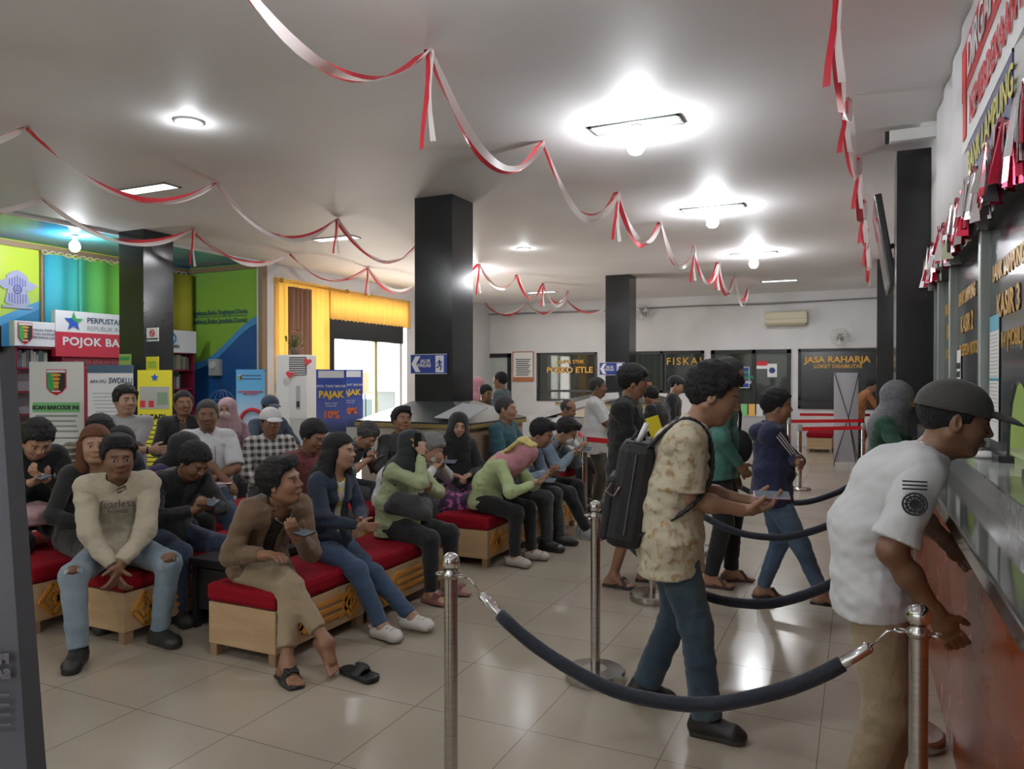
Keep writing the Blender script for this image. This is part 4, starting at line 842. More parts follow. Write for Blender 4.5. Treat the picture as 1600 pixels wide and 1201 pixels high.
# ---------------------------------------------------------------- granite columns with planter plinths
def column(x, y, lab, sign=True, kiosk=True):
    struct(MB().box(x-.24, y-.24, 0, x+.24, y+.24, CEIL).build('column', M_granite))
for x, y in ((-4.25, 7.3), (-8.95, 7.2), (-4.25, 14.2), (-8.95, 14.2)):
    if (x, y) != (-8.95, 14.2): column(x, y, '')
def plinth(x, y, s, lab, group=None):
    e = empty('column_plinth', (x, y, 0)); tag(e, lab, 'plinth', group); h = 1.12
    b = MB()
    for (a, bb, c, d) in ((-s, -s, s, -.26), (-s, .26, s, s), (-s, -.26, -.26, .26), (.26, -.26, s, .26)): b.box(a, bb, 0, c, d, h)
    o = b.build('body', P('cream_laminate', (.55, .50, .40), .45), e); MB().box(s+.001, -s, 0, s+.012, s, h-.02).build('side_cladding', P('tan_laminate', (.36, .25, .17), .5), e)
    b = MB(); t = s+.04; q = .255
    b.v = [(-t, -t, h), (t, -t, h), (t, t, h), (-t, t, h), (-q, -q, h+.2), (q, -q, h+.2), (q, q, h+.2), (-q, q, h+.2)]; b.f = [(0, 1, 5, 4), (1, 2, 6, 5), (2, 3, 7, 6), (3, 0, 4, 7)]; b.mi = [0]*4
    solid(b.build('sloped_top', mat('dark_slate', (.05, .06, .055), .22), e), -.02); b = MB(); [b.box(*r) for r in ((-t-.01, -t-.01, h-.04, t+.01, -t+.02, h+.0), (t-.02, -t, h-.04, t+.01, t, h), (-t-.01, -t, h-.04, -t+.02, t, h), (-t, t-.02, h-.04, t, t+.01, h))]; b.build('gilt_edge', P('gilt', (.30, .22, .08), .35), e)
    return e
plinth(-4.25, 7.3, .66, 'cream plinth with sloped slate top round the central column'); plinth(-4.25, 14.2, .95, 'pale plinth with dark sloped top round the far middle column')
e = empty('slant_desk', (-3.93, 6.42, 1.1)); 
o = MB(); o.v = [(-.05, -.1, .08), (.62, .0, .06), (.7, .5, .2), (.12, .5, .25)]; o.f = [(0, 1, 2, 3)]; o.mi = [0]; bpy.data.objects.remove(e)
o = solid(o.build('folded_board', mat('grey_board', (.42, .43, .45), .5), None, loc=(-3.93, 6.66, 1.13), fix=False), .015); o.scale = (.52, .75, .8); tag(o, 'pale grey board lying folded on corner of the central plinth', 'board')
e = empty('writing_desk', (*pd(897, 12.2), 0)); tag(e, 'white slanted writing desk standing before the far middle column', 'desk'); o = MB().box(-.7, -.3, -.05, .7, .3, .05).build('slanted_top', M_signw, e); o.location = (0, 0, 1.12); o.rotation_euler = (0, R(-16), 0); MB().box(-.6, -.25, 0, .6, .25, .95).build('body', P('desk_grey', (.5, .5, .48)), e)
# evacuation signs
def evac(px0, px1, y0, y1, Y, lab):
    x0, x1 = onY(px0, Y), onY(px1, Y); cx = (x0+x1)/2; z1, z0 = zat(y0, cx, Y), zat(y1, cx, Y); e = empty('evacuation_sign', (cx, Y, (z0+z1)/2)); tag(e, lab, 'sign'); W, H = (x1-x0)/2, (z1-z0)/2
    MB().box(-W, -.004, -H, W, .004, H).build('panel', M_blue, e)
    b = MB(); t = H*.05; b.box(-W, -.007, H-t, W, -.004, H); b.box(-W, -.007, -H, W, -.004, -H+t); b.prism([(-W*.95, 0), (-W*.72, H*.8), (-W*.45, H*.8), (-W*.7, 0), (-W*.45, -H*.8), (-W*.72, -H*.8)], -.008, -.004); b.box(W*.38, -.007, -H*.85, W*.82, -.004, H*.85); b.build('white_marks', M_signw, e)
    text('JALUR', M_signw, e, (-.04*W/.24, -.01, H*.28), H*.5, FRONTR, bold=.001, sx=.85); text('EVAKUASI', M_signw, e, (-.06*W/.24, -.01, -H*.15), H*.5, FRONTR, bold=.001, sx=.72)
    b = MB(); u = H; f = lambda *p: [(W*.6+x_*u, -.034, z_*u) for x_, z_ in p]
    b.tube(f((-.02, .55), (-.03, .56)), u*.11, 8); b.tube(f((0, .4), (.05, -.05)), u*.11, 6); b.tube(f((.05, -.05), (.22, -.25), (.1, -.62)), u*.07, 6); b.tube(f((.05, -.05), (-.12, -.3), (-.35, -.35)), u*.07, 6); b.tube(f((0, .32), (.2, .12), (.36, .2)), u*.05, 6); b.tube(f((0, .32), (-.2, .18), (-.28, -.05)), u*.05, 6)
    o = b.build('running_figure', M_blue, e); o.scale = (1, .35, 1); return e
evac(642, 699, 553, 584, 7.05, 'blue JALUR EVAKUASI sign on the central granite column'); evac(937, 976, 566, 586, 13.95, 'small blue JALUR EVAKUASI sign on the far middle column')
Y = 6.953
for (a, c, y0, y1, m, nm, lab, txt) in ((230, 248, 512, 533, M_signw, 'no_smoking_sign', 'white no smoking sign on the left granite column', ''), (229, 248, 557, 581, M_yel, 'yellow_notice', 'small yellow notice on the front of the left granite column', 'BACA'), ):
    e, hw, hh = board(nm, lab, 'sign', a, c, y0, y1, m, Y=Y)
    if txt: b = MB(); [b.box(-hw*.7, -.009, hh*(.2-.3*i), hw*.7, -.0065, hh*(.2-.3*i)+.012) for i in range(3)]; b.build('printed_lines', M_green, e)
    else: b = MB(); b.tube([(hh*.45*math.cos(t*PI/8), -.01, hh*.2+hh*.45*math.sin(t*PI/8)) for t in range(17)], .008, 5, cap=False); b.tube([(-hh*.3, -.01, hh*.5), (hh*.3, -.01, -hh*.1)], .006, 5); b.build('prohibition_ring', M_red, e); MB().box(-hh*.25, -.01, hh*.15, hh*.25, -.008, hh*.25).build('cigarette', M_ink, e); MB().box(-hw, -.01, -hh*.75, hw, -.007, -hh*.55).build('caption_band', M_ink, e)
e, hw, hh = board('yellow_notice', 'small green and yellow notice low on left edge of the left granite column', 'sign', 187, 205, 553, 580, P('notice_lime', (.4, .5, .12)), Y=6.953); MB().box(-hw*.8, -.01, hh*.3, hw*.8, -.007, hh*.7).build('heading', M_green, e)
# ---------------------------------------------------------------- ceiling lights
def panel(x, y, on, lab, s=1):
    e = empty('ceiling_light', (x, y, CEIL)); tag(e, lab, 'ceiling light', 'rectangular recessed ceiling lights'); w, d = .36*s, .11*s
    b = MB(); [b.box(*r) for r in ((-w, -d, -.014, w, -d+.02, 0), (-w, d-.02, -.014, w, d, 0), (-w, -d, -.014, -w+.02, d, 0), (w-.02, -d, -.014, w, d, 0))]; b.build('frame', M_alum, e)
    MB().box(-w+.02, -d+.02, -.006, w-.02, d-.02, -.001).build('diffuser', mat('diffuser_lit', (.8, .8, .8), .5, emit=((.95, .97, 1), 2.6)) if on else mat('diffuser_cream', (.8, .78, .70), .4), e)
    return e
def bulb(x, y, z, lab, parent_panel=True):
    e = empty('light_bulb', (x, y, CEIL)); tag(e, lab, 'light bulb'); MB().lathe([(0, 0), (.045, 0), (.05, -.02), (.028, -.05), (.024, -.09), (0, -.09)]).build('lamp_holder', M_white, e, smooth=True)
    o = MB().lathe([(.02, -.08), (.045, -.10), (.062, -.125), (.070, -.165), (.064, -.2), (.042, -.228), (0, -.238)]).build('globe', mat('bulb_glow', (1, 1, 1), .3, emit=((.93, .96, 1), BULB_W)), e, smooth=True); o.visible_shadow = True; return e
names = ['nearest', 'second', 'third']
for i, (x, y) in enumerate(BULBS[:3]): panel(x, y, False, 'unlit rectangular ceiling panel holding the %s bulb from the camera, right row' % names[i]); bulb(x, y, 0, 'glowing white bulb under the %s ceiling panel of the right row' % names[i])
bulb(-6.55, 12.1, 0, 'glowing white bulb beside the central column, left ceiling row'); bulb(-9.95, 6.85, 0, 'glowing white bulb under the blue nook ceiling')
panel(-1.48, 16.2, True, 'lit rectangular ceiling panel farthest away in the right row'); panel(-6.8, 5.5, True, 'lit rectangular ceiling panel nearest the camera in the left row'); panel(-6.8, 8.6, True, 'lit rectangular ceiling panel between left column and central column'); panel(-6.7, 16.0, True, 'lit rectangular ceiling panel near the back wall, left row')
for x, y, lab in ((-4.74, 4.2, 'round lit recessed downlight at upper left of the ceiling'), (-4.7, 10.5, 'small round lit downlight beyond the central column')):
    e = empty('downlight', (x, y, CEIL)); tag(e, lab, 'ceiling light'); MB().lathe([(.11, 0), (.11, -.012), (.085, -.014), (.08, 0)]).build('rim', M_white, e, smooth=True); MB().lathe([(.08, -.004), (.05, -.01), (0, -.012)]).build('lens', mat('downlight_glow', (1, 1, 1), .3, emit=((.93, .96, 1), 8)), e)
    lamp(x, y, CEIL-.06, 4, .06, name='downlight_light')
for x, y in ((-1.48, 16.2), (-6.8, 5.5), (-6.8, 8.6), (-6.7, 16.0)):
    l = bpy.data.lights.new('panel_light', 'AREA'); l.shape = 'RECTANGLE'; l.size = .66; l.size_y = .18; l.energy = 16; l.color = (.97, .97, 1); o = bpy.data.objects.new('panel_light', l); col.objects.link(o); o.location = (x, y, CEIL-.02)
# ---------------------------------------------------------------- red and white streamers
M_sr = mat('streamer_red', (.62, .04, .06), .35); M_sw = mat('streamer_white', (.72, .68, .66), .35)
for m_ in (M_sr, M_sw):
    n_, L_, b_ = nodes(m_); tr = n_.new('ShaderNodeBsdfTranslucent'); tr.inputs[0].default_value = b_.inputs['Base Color'].default_value; ms = n_.new('ShaderNodeMixShader'); ms.inputs[0].default_value = .35; out = [q for q in n_ if q.type == 'OUTPUT_MATERIAL'][0]; L_.new(b_.outputs[0], ms.inputs[1]); L_.new(tr.outputs[0], ms.inputs[2]); L_.new(ms.outputs[0], out.inputs[0])
def streamer(anch, sag, tails, lab, seed, w=.055):
    rd = random.Random(seed); root = None; b = MB()
    for kk, (off, mi) in enumerate(((-.012, 0), (.014, 1))):
        row = []
        ph = rd.uniform(0, 6)+kk*.9
        for i in range(len(anch)-1):
            a, c = Vector(anch[i]), Vector(anch[i+1]); N_ = 22; sg = sag*(1+rd.uniform(-.1, .15))
            for j in range(N_ if i < len(anch)-2 else N_+1):
                u = j/N_; p = a.lerp(c, u); p.z -= sg*4*u*(1-u)*(1+.04*kk); d = (c-a).normalized(); d.z = -sg*4*(1-2*u)/(c-a).length; d.normalize()
                side = d.cross(Vector((0, 0, 1))).normalized(); up = side.cross(d); ang = ph+1.1*math.sin(u*5+i*2+kk*1.3)+i*.9
                v_ = (side*math.cos(ang)+up*math.sin(ang))*w*.5; p = p+side*off; row.append((p-v_, p+v_))
        k0 = len(b.v)
        for p, q in row: b.v += [tuple(p), tuple(q)]
        for i in range(len(row)-1): b.f.append((k0+2*i, k0+2*i+1, k0+2*i+3, k0+2*i+2)); b.mi.append(mi)
    root = b.build('streamer', [M_sr, M_sw], fix=False, smooth=True); tag(root, lab, 'streamer', 'red and white streamers under the ceiling')
    for (i, ln) in tails:
        a = anch[i]; b = MB()
        for mi, dx in ((0, -.03), (1, .012)):
            k0 = len(b.v); l2 = ln*rd.uniform(.92, 1)
            for j in range(7):
                t = j/6; q = .01*math.sin(t*5+mi*2); ww = .013+.005*t; b.v += [(a[0]+dx*(.3+t)-ww+q, a[1]+.01*mi, a[2]-l2*t), (a[0]+dx*(.3+t)+ww+q, a[1]+.012*mi+q, a[2]-l2*t)]
            for j in range(6): b.f.append((k0+2*j, k0+2*j+1, k0+2*j+3, k0+2*j+2)); b.mi.append(mi)
        b.build('hanging_tail', [M_sr, M_sw], root, fix=False, smooth=True)
ZC = CEIL-.015
streamer([(-2.35, 1.9, ZC), (-2.36, 3.87, ZC), (-2.41, 5.79, ZC), (-2.34, 7.68, ZC), (-2.3, 9.4, ZC), (-2.25, 11.3, ZC), (-2.2, 13.1, ZC), (-2.2, 15.0, ZC), (-2.2, 17, ZC)], .42, [(1, .6), (3, .55), (5, .55), (6, .5)], 'red and white streamer swagging along ceiling left of the bulbs, nearest one', 1)
streamer([(-.1, 2.2, ZC), (-.1, 4.0, ZC), (-.08, 5.8, ZC), (0, 7.4, ZC), (.05, 9.2, ZC), (.1, 11, ZC), (.15, 13, ZC), (.15, 15, ZC)], .36, [(1, .55), (2, .4), (3, .5), (4, .5), (5, .5)], 'red and white streamer running toward the right pillar, seen end-on', 2, .06)
streamer([(-6.0, 1.9, ZC), (-5.95, 3.7, ZC), (-5.94, 5.6, ZC), (-5.9, 7.48, ZC), (-6.0, 9.5, ZC), (-6, 11.5, ZC), (-5.95, 13, ZC), (-6, 14.4, ZC), (-6, 15.9, ZC)], .36, [(3, .45), (5, .55), (7, .5)], 'red and white streamer crossing the ceiling left of central column', 3)
streamer([(-8.25, 1.6, ZC), (-8.2, 3.4, ZC), (-8.2, 5.27, ZC), (-8.06, 7.2, ZC), (-8.2, 9.2, ZC), (-8.06, 11.1, ZC), (-8.1, 12.9, ZC)], .32, [(3, .5), (5, .5)], 'red and white streamer in front of the reading nook and left wall', 4)
streamer([(-6.8, 17.9, ZC), (-5.5, 17.9, ZC)], .32, [], 'short red and white streamer swag near back wall left of far column', 5); streamer([(-9.0, 17.6, ZC), (-7.9, 17.9, ZC), (-7.0, 18, ZC)], .3, [], 'short faint streamer swag in the back left corner', 6)
# ---------------------------------------------------------------- library corner
M_maroon = P('maroon_laminate', (.20, .008, .03), .4)
def shield(e, x, z, w, h, y=-.012):
    f = lambda p: [(x+a*w, z+b*h) for a, b in p]
    MB().prism(f([(-.5, .5), (.5, .5), (.5, -.2), (.3, -.38), (0, -.5), (-.3, -.38), (-.5, -.2)]), y, y+.004).build('shield_red', M_red, e)
    MB().prism(f([(-.44, .36), (-.12, .36), (-.12, -.36), (-.28, -.34), (-.44, -.18)]), y-.003, y+.003).build('shield_green', M_green, e)
    MB().prism(f([(.44, .36), (.12, .36), (.12, -.36), (.28, -.34), (.44, -.18)]), y-.003, y+.003).build('shield_dark', M_ink, e)
    b = MB(); [b.prism(f([(-.26+.04*i, .30-.15*i), (0, .34-.15*i), (.26-.04*i, .30-.15*i), (.2-.04*i, .24-.15*i), (-.2+.04*i, .24-.15*i)]), y-.006, y-.003) for i in range(3)]; b.lathe([(0, 0)], n=3) if 0 else None
    b.box(x-.12*w, y-.006, z-.22*h, x+.12*w, y-.003, z-.08*h); b.build('shield_gold', P('gold_print', (.6, .45, .06)), e)
    MB().box(x-.46*w, y-.006, z+.38*h, x+.46*w, y-.002, z+.47*h).build('shield_ribbon', M_signw, e); MB().box(x-.2*w, y-.007, z-.36*h, x+.2*w, y-.003, z-.31*h).build('motto_ribbon', M_signw, e)
def star(e, x, z, r, c1, c2, y=-.015, top=(0,)):
    pts = [(x+(r if i % 2 == 0 else r*.42)*math.sin(i*PI/5), z+(r if i % 2 == 0 else r*.42)*math.cos(i*PI/5)) for i in range(10)]
    MB().prism([pts[i] for i in (2, 3, 4, 5, 6, 7, 8, 9)], y, y+.004).build('star_lower', c1, e); MB().prism([pts[i] for i in (0, 1, 2, 3, 9)], y-.002, y+.002).build('star_upper', c2, e)
U = empty('library_shelving', (NOOK+.55, 0, 0)); U.rotation_euler = (0, 0, R(90))   # local x -> +Y, local -y -> +X
tag(U, 'maroon library shelving unit with POJOK BACA sign panel in the reading corner', 'bookshelf')
UY = lambda px: onX(px, NOOK+.55)
a0, a1, a2, a3, a4 = UY(24), UY(100), UY(205), UY(262), UY(304)
ZT = 2.03
for (p, q) in ((a0, a1), (a3-.25, a4)):
    b = MB()
    b.box(p, 0, 0, p+.03, .38, ZT).box(q-.03, 0, 0, q, .38, ZT).box(p, .36, 0, q, .38, ZT)
    for z in (.05, .4, .73, 1.06, 1.39, 1.72, ZT-.02): b.box(p, 0, z, q, .38, z+.025)
    b.build('shelves', M_maroon, U)
for (p, q) in ((a0, a1), (a3-.25, a4)): MB().box(p+.031, .34, .06, q-.031, .358, ZT-.03).build('back_lining', P('lining_grey', (.5, .5, .55)), U)
MB().box(a1, .05, 0, a3-.25, .25, ZT+.05).build('centre_panel', P('crimson_panel', (.30, .012, .035), .4), U)
rd = random.Random(4); n = 0
bc = [P('book_%d' % i, c, .7) for i, c in enumerate([(.25, .25, .26), (.1, .12, .16), (.4, .4, .38), (.2, .08, .06), (.08, .16, .12), (.3, .25, .15)])]
for (p, q, zs) in ((a0+.05, a1-.05, (1.745,)), (a3-.2, a4-.05, (.755, 1.085, 1.415, 1.745))):
    for z in zs:
        x = p
        while x < q-.05 and rd.random() > .02:
            t = rd.uniform(.025, .05); hh = rd.uniform(.19, .26)
            if rd.random() < .85:
                o = MB().box(-t/2+.002, -.08, 0, t/2-.002, .08, hh).build('book', bc[rd.randrange(6)], None, loc=(NOOK+.55-.14, x+t/2, z+.001)); o.rotation_euler = (R(rd.choice([0, 0, 0, 4])), 0, R(90))
                tag(o, 'upright book on the library shelving beside the left column' if z > 0 and p > a1 else 'upright book on top shelf left of the POJOK BACA sign', 'book', 'books on the right library shelves' if p > a1 else 'books on the left library shelf'); n += 1
            x += t
MB().box(a0-.02, -.02, zat(541, NOOK+.55, (a0+a1)/2), UY(85), .1, zat(503, NOOK+.55, (a0+a1)/2)).build('province_sign', M_signw, U); zz = zat(522, NOOK+.55, (a0+a1)/2)
shield(U, UY(38), zz, .2, .30, -.03)
text('DINAS PERPUSTAKAAN\nDAN KEARSIPAN\nPROVINSI LAMPUNG', P('ink_soft', (.12, .12, .2)), U, (UY(50), -.025, zz), .052, FRONTR, ax='LEFT')
am = (UY(85)+a2)/2; zl, zh = zat(520, NOOK+.55, am-.2), zat(484, NOOK+.55, UY(88)); z5 = zat(547, NOOK+.55, am-.2)
MB().box(UY(85), -.03, zl, a3-.25, .06, zh).build('sign_top', M_signw, U); MB().box(UY(85), -.035, z5-.1, a3-.25, .06, zl).build('sign_band', P('band_red', (.55, .02, .05), .4), U)
star(U, UY(113), (zl+zh)/2, .15, P('star_blue', (.02, .1, .5)), M_green, -.04)
text('PERPUSTAKAAN NASIONAL', P('ink_navy', (.05, .08, .13)), U, (UY(134), -.035, (zl+zh)/2+.03), .115, FRONTR, ax='LEFT', bold=.002); text('REPUBLIK INDONESIA', P('ink_mid', (.3, .32, .35)), U, (UY(134), -.035, (zl+zh)/2-.09), .10, FRONTR, ax='LEFT')
text('POJOK BACA', M_signw, U, (UY(95), -.04, (zl+z5)/2-.01), .165, FRONTR, ax='LEFT', bold=.005, sx=1.15, spacing=1.08)
text('POCADI ADALAH KOLEKSI\nBIDANG PERPUSTAKAAN', P('pink_print', (.5, .2, .22)), U, (UY(118), .04, z5-.22), .075, FRONTR, ax='LEFT', bold=.001)
MB().box(a3-.15, -.02, ZT, a4+.02, .05, ZT+.38).build('ombudsman_sign', M_signw, U); text('OMBUDSMAN', M_ink, U, (UY(279), -.025, ZT+.1), .085, FRONTR, ax='RIGHT', bold=.002); b = MB(); b.tube([(UY(266)+.09*math.cos(t), -.025, ZT+.24+.09*math.sin(t)) for t in np.linspace(-1.9, 1.7, 14)], .018, 6); b.build('swirl_mark', P('swirl_blue', (.03, .25, .5)), U)
# ---------------------------------------------------------------- standing banners
def xbanner(name, lab, cat, px0, px1, ytop, ybot, d, m, face=None, tilt=4, group=None):
    X0, Y0_ = pd(px0, d); X1, Y1_ = pd(px1, d); cx, cy = (X0+X1)/2, (Y0_+Y1_)/2; W = math.hypot(X1-X0, Y1_-Y0_)/2; zt = CAMZ+(HY-ytop)*d/FP; zb = max(.05, CAMZ+(HY-ybot)*d/FP)
    e = empty(name, (cx, cy, 0), YAW if face is None else face); tag(e, lab, cat, group)
    piv = bpy.data.objects.new('sheet', None); bpy.data.objects.remove(piv)
    o = MB().box(-W, -.002, zb, W, .002, zt).build('sheet', m, e); b = MB(); b.tube([(-W, .02, zt), (0, .10, (zt+zb)/2), (W, .02, zb)], .008, 6); b.tube([(W, .02, zt), (0, .10, (zt+zb)/2), (-W, .02, zb)], .008, 6); b.tube([(0, .1, (zt+zb)/2), (0, .45, 0.01)], .01, 6); b.tube([(-W, .02, zb), (-W, .02, .0)], .008, 6); b.tube([(W, .02, zb), (W, .02, 0)], .008, 6)
    b.build('folding_frame', M_black, e); return e, W, zt, zb
def lines(e, W, z0, z1, n, m, y=-.004, x0=-.8, x1=.8, th=.014, seed=0, nm='printed_lines'):
    rd = random.Random(seed+int(W*1000)); b = MB()
    for i in range(n):
        z = z1+(z0-z1)*i/max(1, n-1); k = rd.uniform(.0, .18); b.box(W*(x0+k), y, z, W*(x1-k), y+.002, z+th)
    b.build(nm, m, e)
e, W, zt, zb = xbanner('standing_banner', 'white SCAN BARCODE INI banner with province shield in reading corner', 'banner', 46, 131, 565, 790, 9.7, M_paper)
shield(e, 0, zt-.27, .26, .34, -.008); MB().box(-W*.88, -.006, zt-.66, W*.85, -.003, zt-.53).build('green_band', P('band_green', (.22, .55, .22)), e); text('SCAN BARCODE INI', M_ink, e, (-.01, -.01, zt-.6), .072, FRONTR, bold=.003, sx=.93); lines(e, W, zt-.92, zt-.72, 4, P('ink_grey', (.3, .3, .3)), th=.025)
MB().box(-W, -.006, zt-1.0, W, -.003, zt-.99).box(-W, -.006, zt-1.18, W, -.003, zt-1.17).build('rules', M_ink, e)
e, W, zt, zb = xbanner('standing_banner', 'white APA ITU SWDKLLJ banner with dark blue header', 'banner', 137, 208, 570, 790, 9.3, P('paper_bright', (.68, .69, .70)))
MB().box(-W, -.006, zt-.1, W, -.003, zt).build('header_band', P('slate_blue', (.06, .11, .17)), e); text('APA ITU', P('ink_navy', (.05, .08, .13)), e, (-W*.88, -.008, zt-.21), .055, FRONTR, ax='LEFT', bold=.001); text('SWDKLLJ', P('ink_navy', (.05, .08, .13)), e, (-W*.06, -.008, zt-.2), .10, FRONTR, ax='LEFT', bold=.002, sx=.72)
lines(e, W, zt-.68, zt-.36, 8, P('ink_pale', (.35, .35, .38)), th=.01); lines(e, W, zt-1.2, zt-.85, 14, P('navy_print', (.04, .07, .16)), th=.012)
e, W, zt, zb = xbanner('standing_banner', 'yellow POCADI banner with photo panel before the left column', 'banner', 215, 269, 578, 790, 9.0, M_yel)
star(e, 0, zt-.09, .05, P('star_blue', (.02, .1, .5)), P('star_blue', (.02, .1, .5)), -.008); MB().box(-W*.88, -.006, zt-.47, W*.84, -.003, zt-.2).build('photo_panel', P('photo_grey', (.38, .38, .36)), e); b = MB(); [b.box(x_*W, -.008, zt-.45, (x_+.3)*W, -.006, zt-.37) for x_ in (-.85, -.35)]; b.build('red_seats', M_red, e); MB().box(.15*W, -.008, zt-.42, .75*W, -.006, zt-.27).build('photo_table', P('photo_green', (.2, .3, .2)), e)
text('POCADI', M_ink, e, (-W*.88, -.008, zt-.57), .085, FRONTR, ax='LEFT', bold=.004); text('(Pojok Baca Digital)', M_ink, e, (-W*.02, -.008, zt-.575), .045, FRONTR, ax='LEFT', bold=.002); lines(e, W, zt-1.45, zt-.68, 15, P('ink_olive', (.08, .08, .01)), th=.016)
gb = clothmat('cyan_white_print', [(0, (.7, .75, .8)), (.5, (.6, .7, .8)), (.8, (.12, .42, .7)), (1, (.10, .35, .65))], 2, .3, 1.75)
e, W, zt, zb = xbanner('standing_banner', 'light blue and white banner with red ring standing before the mural', 'banner', 369, 414, 577, 700, 8.9, gb)
text('LAYANAN PENGADUAN\nMASYARAKAT', M_red, e, (0, -.008, zt-.28), .027, FRONTR, bold=.001); b = MB(); b.tube([(.02+.14*math.cos(t*PI/10), -.008, zt-.62+.14*math.sin(t*PI/10)) for t in range(21)], .022, 6, cap=False); b.build('red_ring', M_red, e); lines(e, W, zt-.12, zt-.08, 2, P('navy_print', (.04, .07, .16)), th=.012); shield(e, -W*.75, zt-.1, .05, .07, -.006)
for i, (p0, p1, d, lab) in enumerate(((494, 541, 10.6, 'blue PAJAK 10% banner standing left of the entrance, nearer one'), (527, 567, 11.6, 'blue PAJAK 10% banner half hidden behind its twin by the entrance'))):
    e, W, zt, zb = xbanner('standing_banner', lab, 'banner', p0, p1, 577, 705, d, clothmat('tax_blue', [(0, (.02, .03, .06)), (.3, (.03, .05, .12)), (.42, (.10, .13, .40)), (1, (.02, .07, .42))], 2, .5, 1.75))
    s = W/.215; MB().box(-W*.85, -.006, zt-.12, W*.85, -.003, zt-.02).build('logo_strip', M_signw, e); text('AYO, TAAT BAYAR', M_signw, e, (0, -.008, zt-.24), .05*s, FRONTR, bold=.001); text('PAJAK', P('tax_yellow', (.85, .55, .05)), e, (0, -.010, zt-.36), .13*s, FRONTR, bold=.005); text('Diskon Pajak\nKendaraan', M_signw, e, (0, -.008, zt-.5), .035*s, FRONTR)
    text('10%', M_orange, e, (0, -.010, zt-.65), .14*s, FRONTR, bold=.007); MB().box(-W*.6, -.006, zt-1.12, W*.95, -.003, zt-.9).build('photo_panel', P('photo_grey', (.38, .38, .36)), e); MB().box(-W*.95, -.008, zt-1.15, -W*.55, -.004, zt-.85).build('figure_print', M_ink, e)
e, W, zt, zb = xbanner('standing_banner', 'white banner seen from behind before the JASA RAHARJA window', 'banner', 1303, 1341, 582, 722, 13.4, P('banner_back', (.55, .56, .60)), face=YAW+PI)
# near banner at the left edge, seen from behind
dn = 1.55; zt = CAMZ+(HY-541)*dn/FP
e = empty('roll_up_banner', (*pd(10, dn), 0)); e.rotation_euler = (0, 0, YAW+R(8)); tag(e, 'dark grey back of a tall standing banner at left edge of the photo', 'banner')
mbk = mat('banner_back_dark', (.10, .105, .13), .4, mix=((.125, .13, .155), 3, .4, .7)); b = MB(); W = .75
k = 0; rows = []
sh = lambda z: (zt-z)*.092   # leans outwards as it comes down
b.v = [(-W, -.0, zt), (.015, 0, zt), (.015+sh(0), -.10, 0.03), (-W, -.10, .03)]; b.f = [(0, 1, 2, 3)]; b.mi = [0]; solid(b.build('sheet', mbk, e, fix=False), .003)
b = MB(); b.v = [(-.012, -.004, zt), (.018, -.004, zt), (.018+sh(0), -.104, .03), (-.022+sh(0), -.104, .03)]; b.f = [(0, 1, 2, 3)]; b.mi = [0]; solid(b.build('hem', P('hem_dark', (.03, .03, .036), .6), e, fix=False), .003)
MB().tube([(-.01, -.01, zt-.01), (.0, -.03, zt+.04)], .006).build('corner_clip', M_black, e)
gm = P('ghost_print', (.17, .17, .20), .5)
for s_, z, sz in (('PELAYANAN', 1.03, .026), ('SAPENDA', 1.0, .026)):
    o = text(s_, gm, e, (-.03+sh(z), -.012-.065*(zt-z), z), sz, FRONTR, ax='LEFT', bold=.002); o.scale = (-1, 1, 1)
b = MB(); [b.box(-.2+sh(z), -.012-.065*(zt-z), z, -.035+sh(z), -.010-.065*(zt-z), z+.004) for z in (.957, .937, .918, .898)]; b.build('printed_lines', gm, e)
MB().box(-W, -.2, 0, .18, .1, .03).build('base', M_alum, e)
# floor air conditioner with flower pot and hearts
ax_, ay_ = pd(455, 12.0); e = empty('floor_air_conditioner', (ax_, ay_, 0), YAW-R(8)); tag(e, 'tall white floor-standing air conditioner against the left wall', 'air conditioner'); z1 = CAMZ+(HY-554)*12/FP
MB().box(-.27, -.0, 0, .27, .38, z1).build('body', M_white, e, bevel=.015); MB().box(-.02, -.012, z1*.48, .26, .0, z1-.35).build('front_panel', P('ac_white', (.68, .68, .66)), e); MB().box(-.03, -.01, z1-.33, .26, .0, z1-.04).build('outlet', P('outlet_dark', (.03, .03, .03)), e)
b = MB(); [b.box(-.02, -.02, z1-.32+.035*i, .25, -.008, z1-.305+.035*i) for i in range(8)]; b.build('louvre_slats', M_white, e); MB().box(.09, -.02, z1*.55, .16, -.01, z1-.5).build('control_strip', P('strip_grey', (.4, .4, .4)), e); MB().box(.1, -.025, z1*.57, .15, -.018, z1*.62).build('display', M_ink, e); MB().box(-.02, -.015, .05, .26, -.0, z1*.47).build('lower_panel', P('ac_grey', (.5, .5, .48)), e)
b = MB(); b.box(-.275, -.002, z1-.45, -.27, .1, z1-.6); b.build('side_label', P('cyan_print', (.12, .42, .55)), e)
def heart(px, y, d, lab):
    X, Y = pd(px, d); e = MB(); pts = [(16*math.sin(t)**3/16*.085, (13*math.cos(t)-5*math.cos(2*t)-2*math.cos(3*t)-math.cos(4*t))/16*.085) for t in np.linspace(0, 2*PI, 24, endpoint=False)]
    o = e.prism([(float(a), float(c)) for a, c in pts], -.012, .012).build('heart_sticker', P('heart_red', (.6, .03, .05), .3)); o.location = (X, Y, CAMZ+(HY-y)*d/FP); o.rotation_euler = (0, R(10), YAW); o.scale = (.75, 1, .75); tag(o, lab, 'decoration')
heart(453, 585, 11.93, 'red heart hung low on the white floor air conditioner'); heart(481, 565, 11.93, 'red heart hung at upper right of the white floor air conditioner')
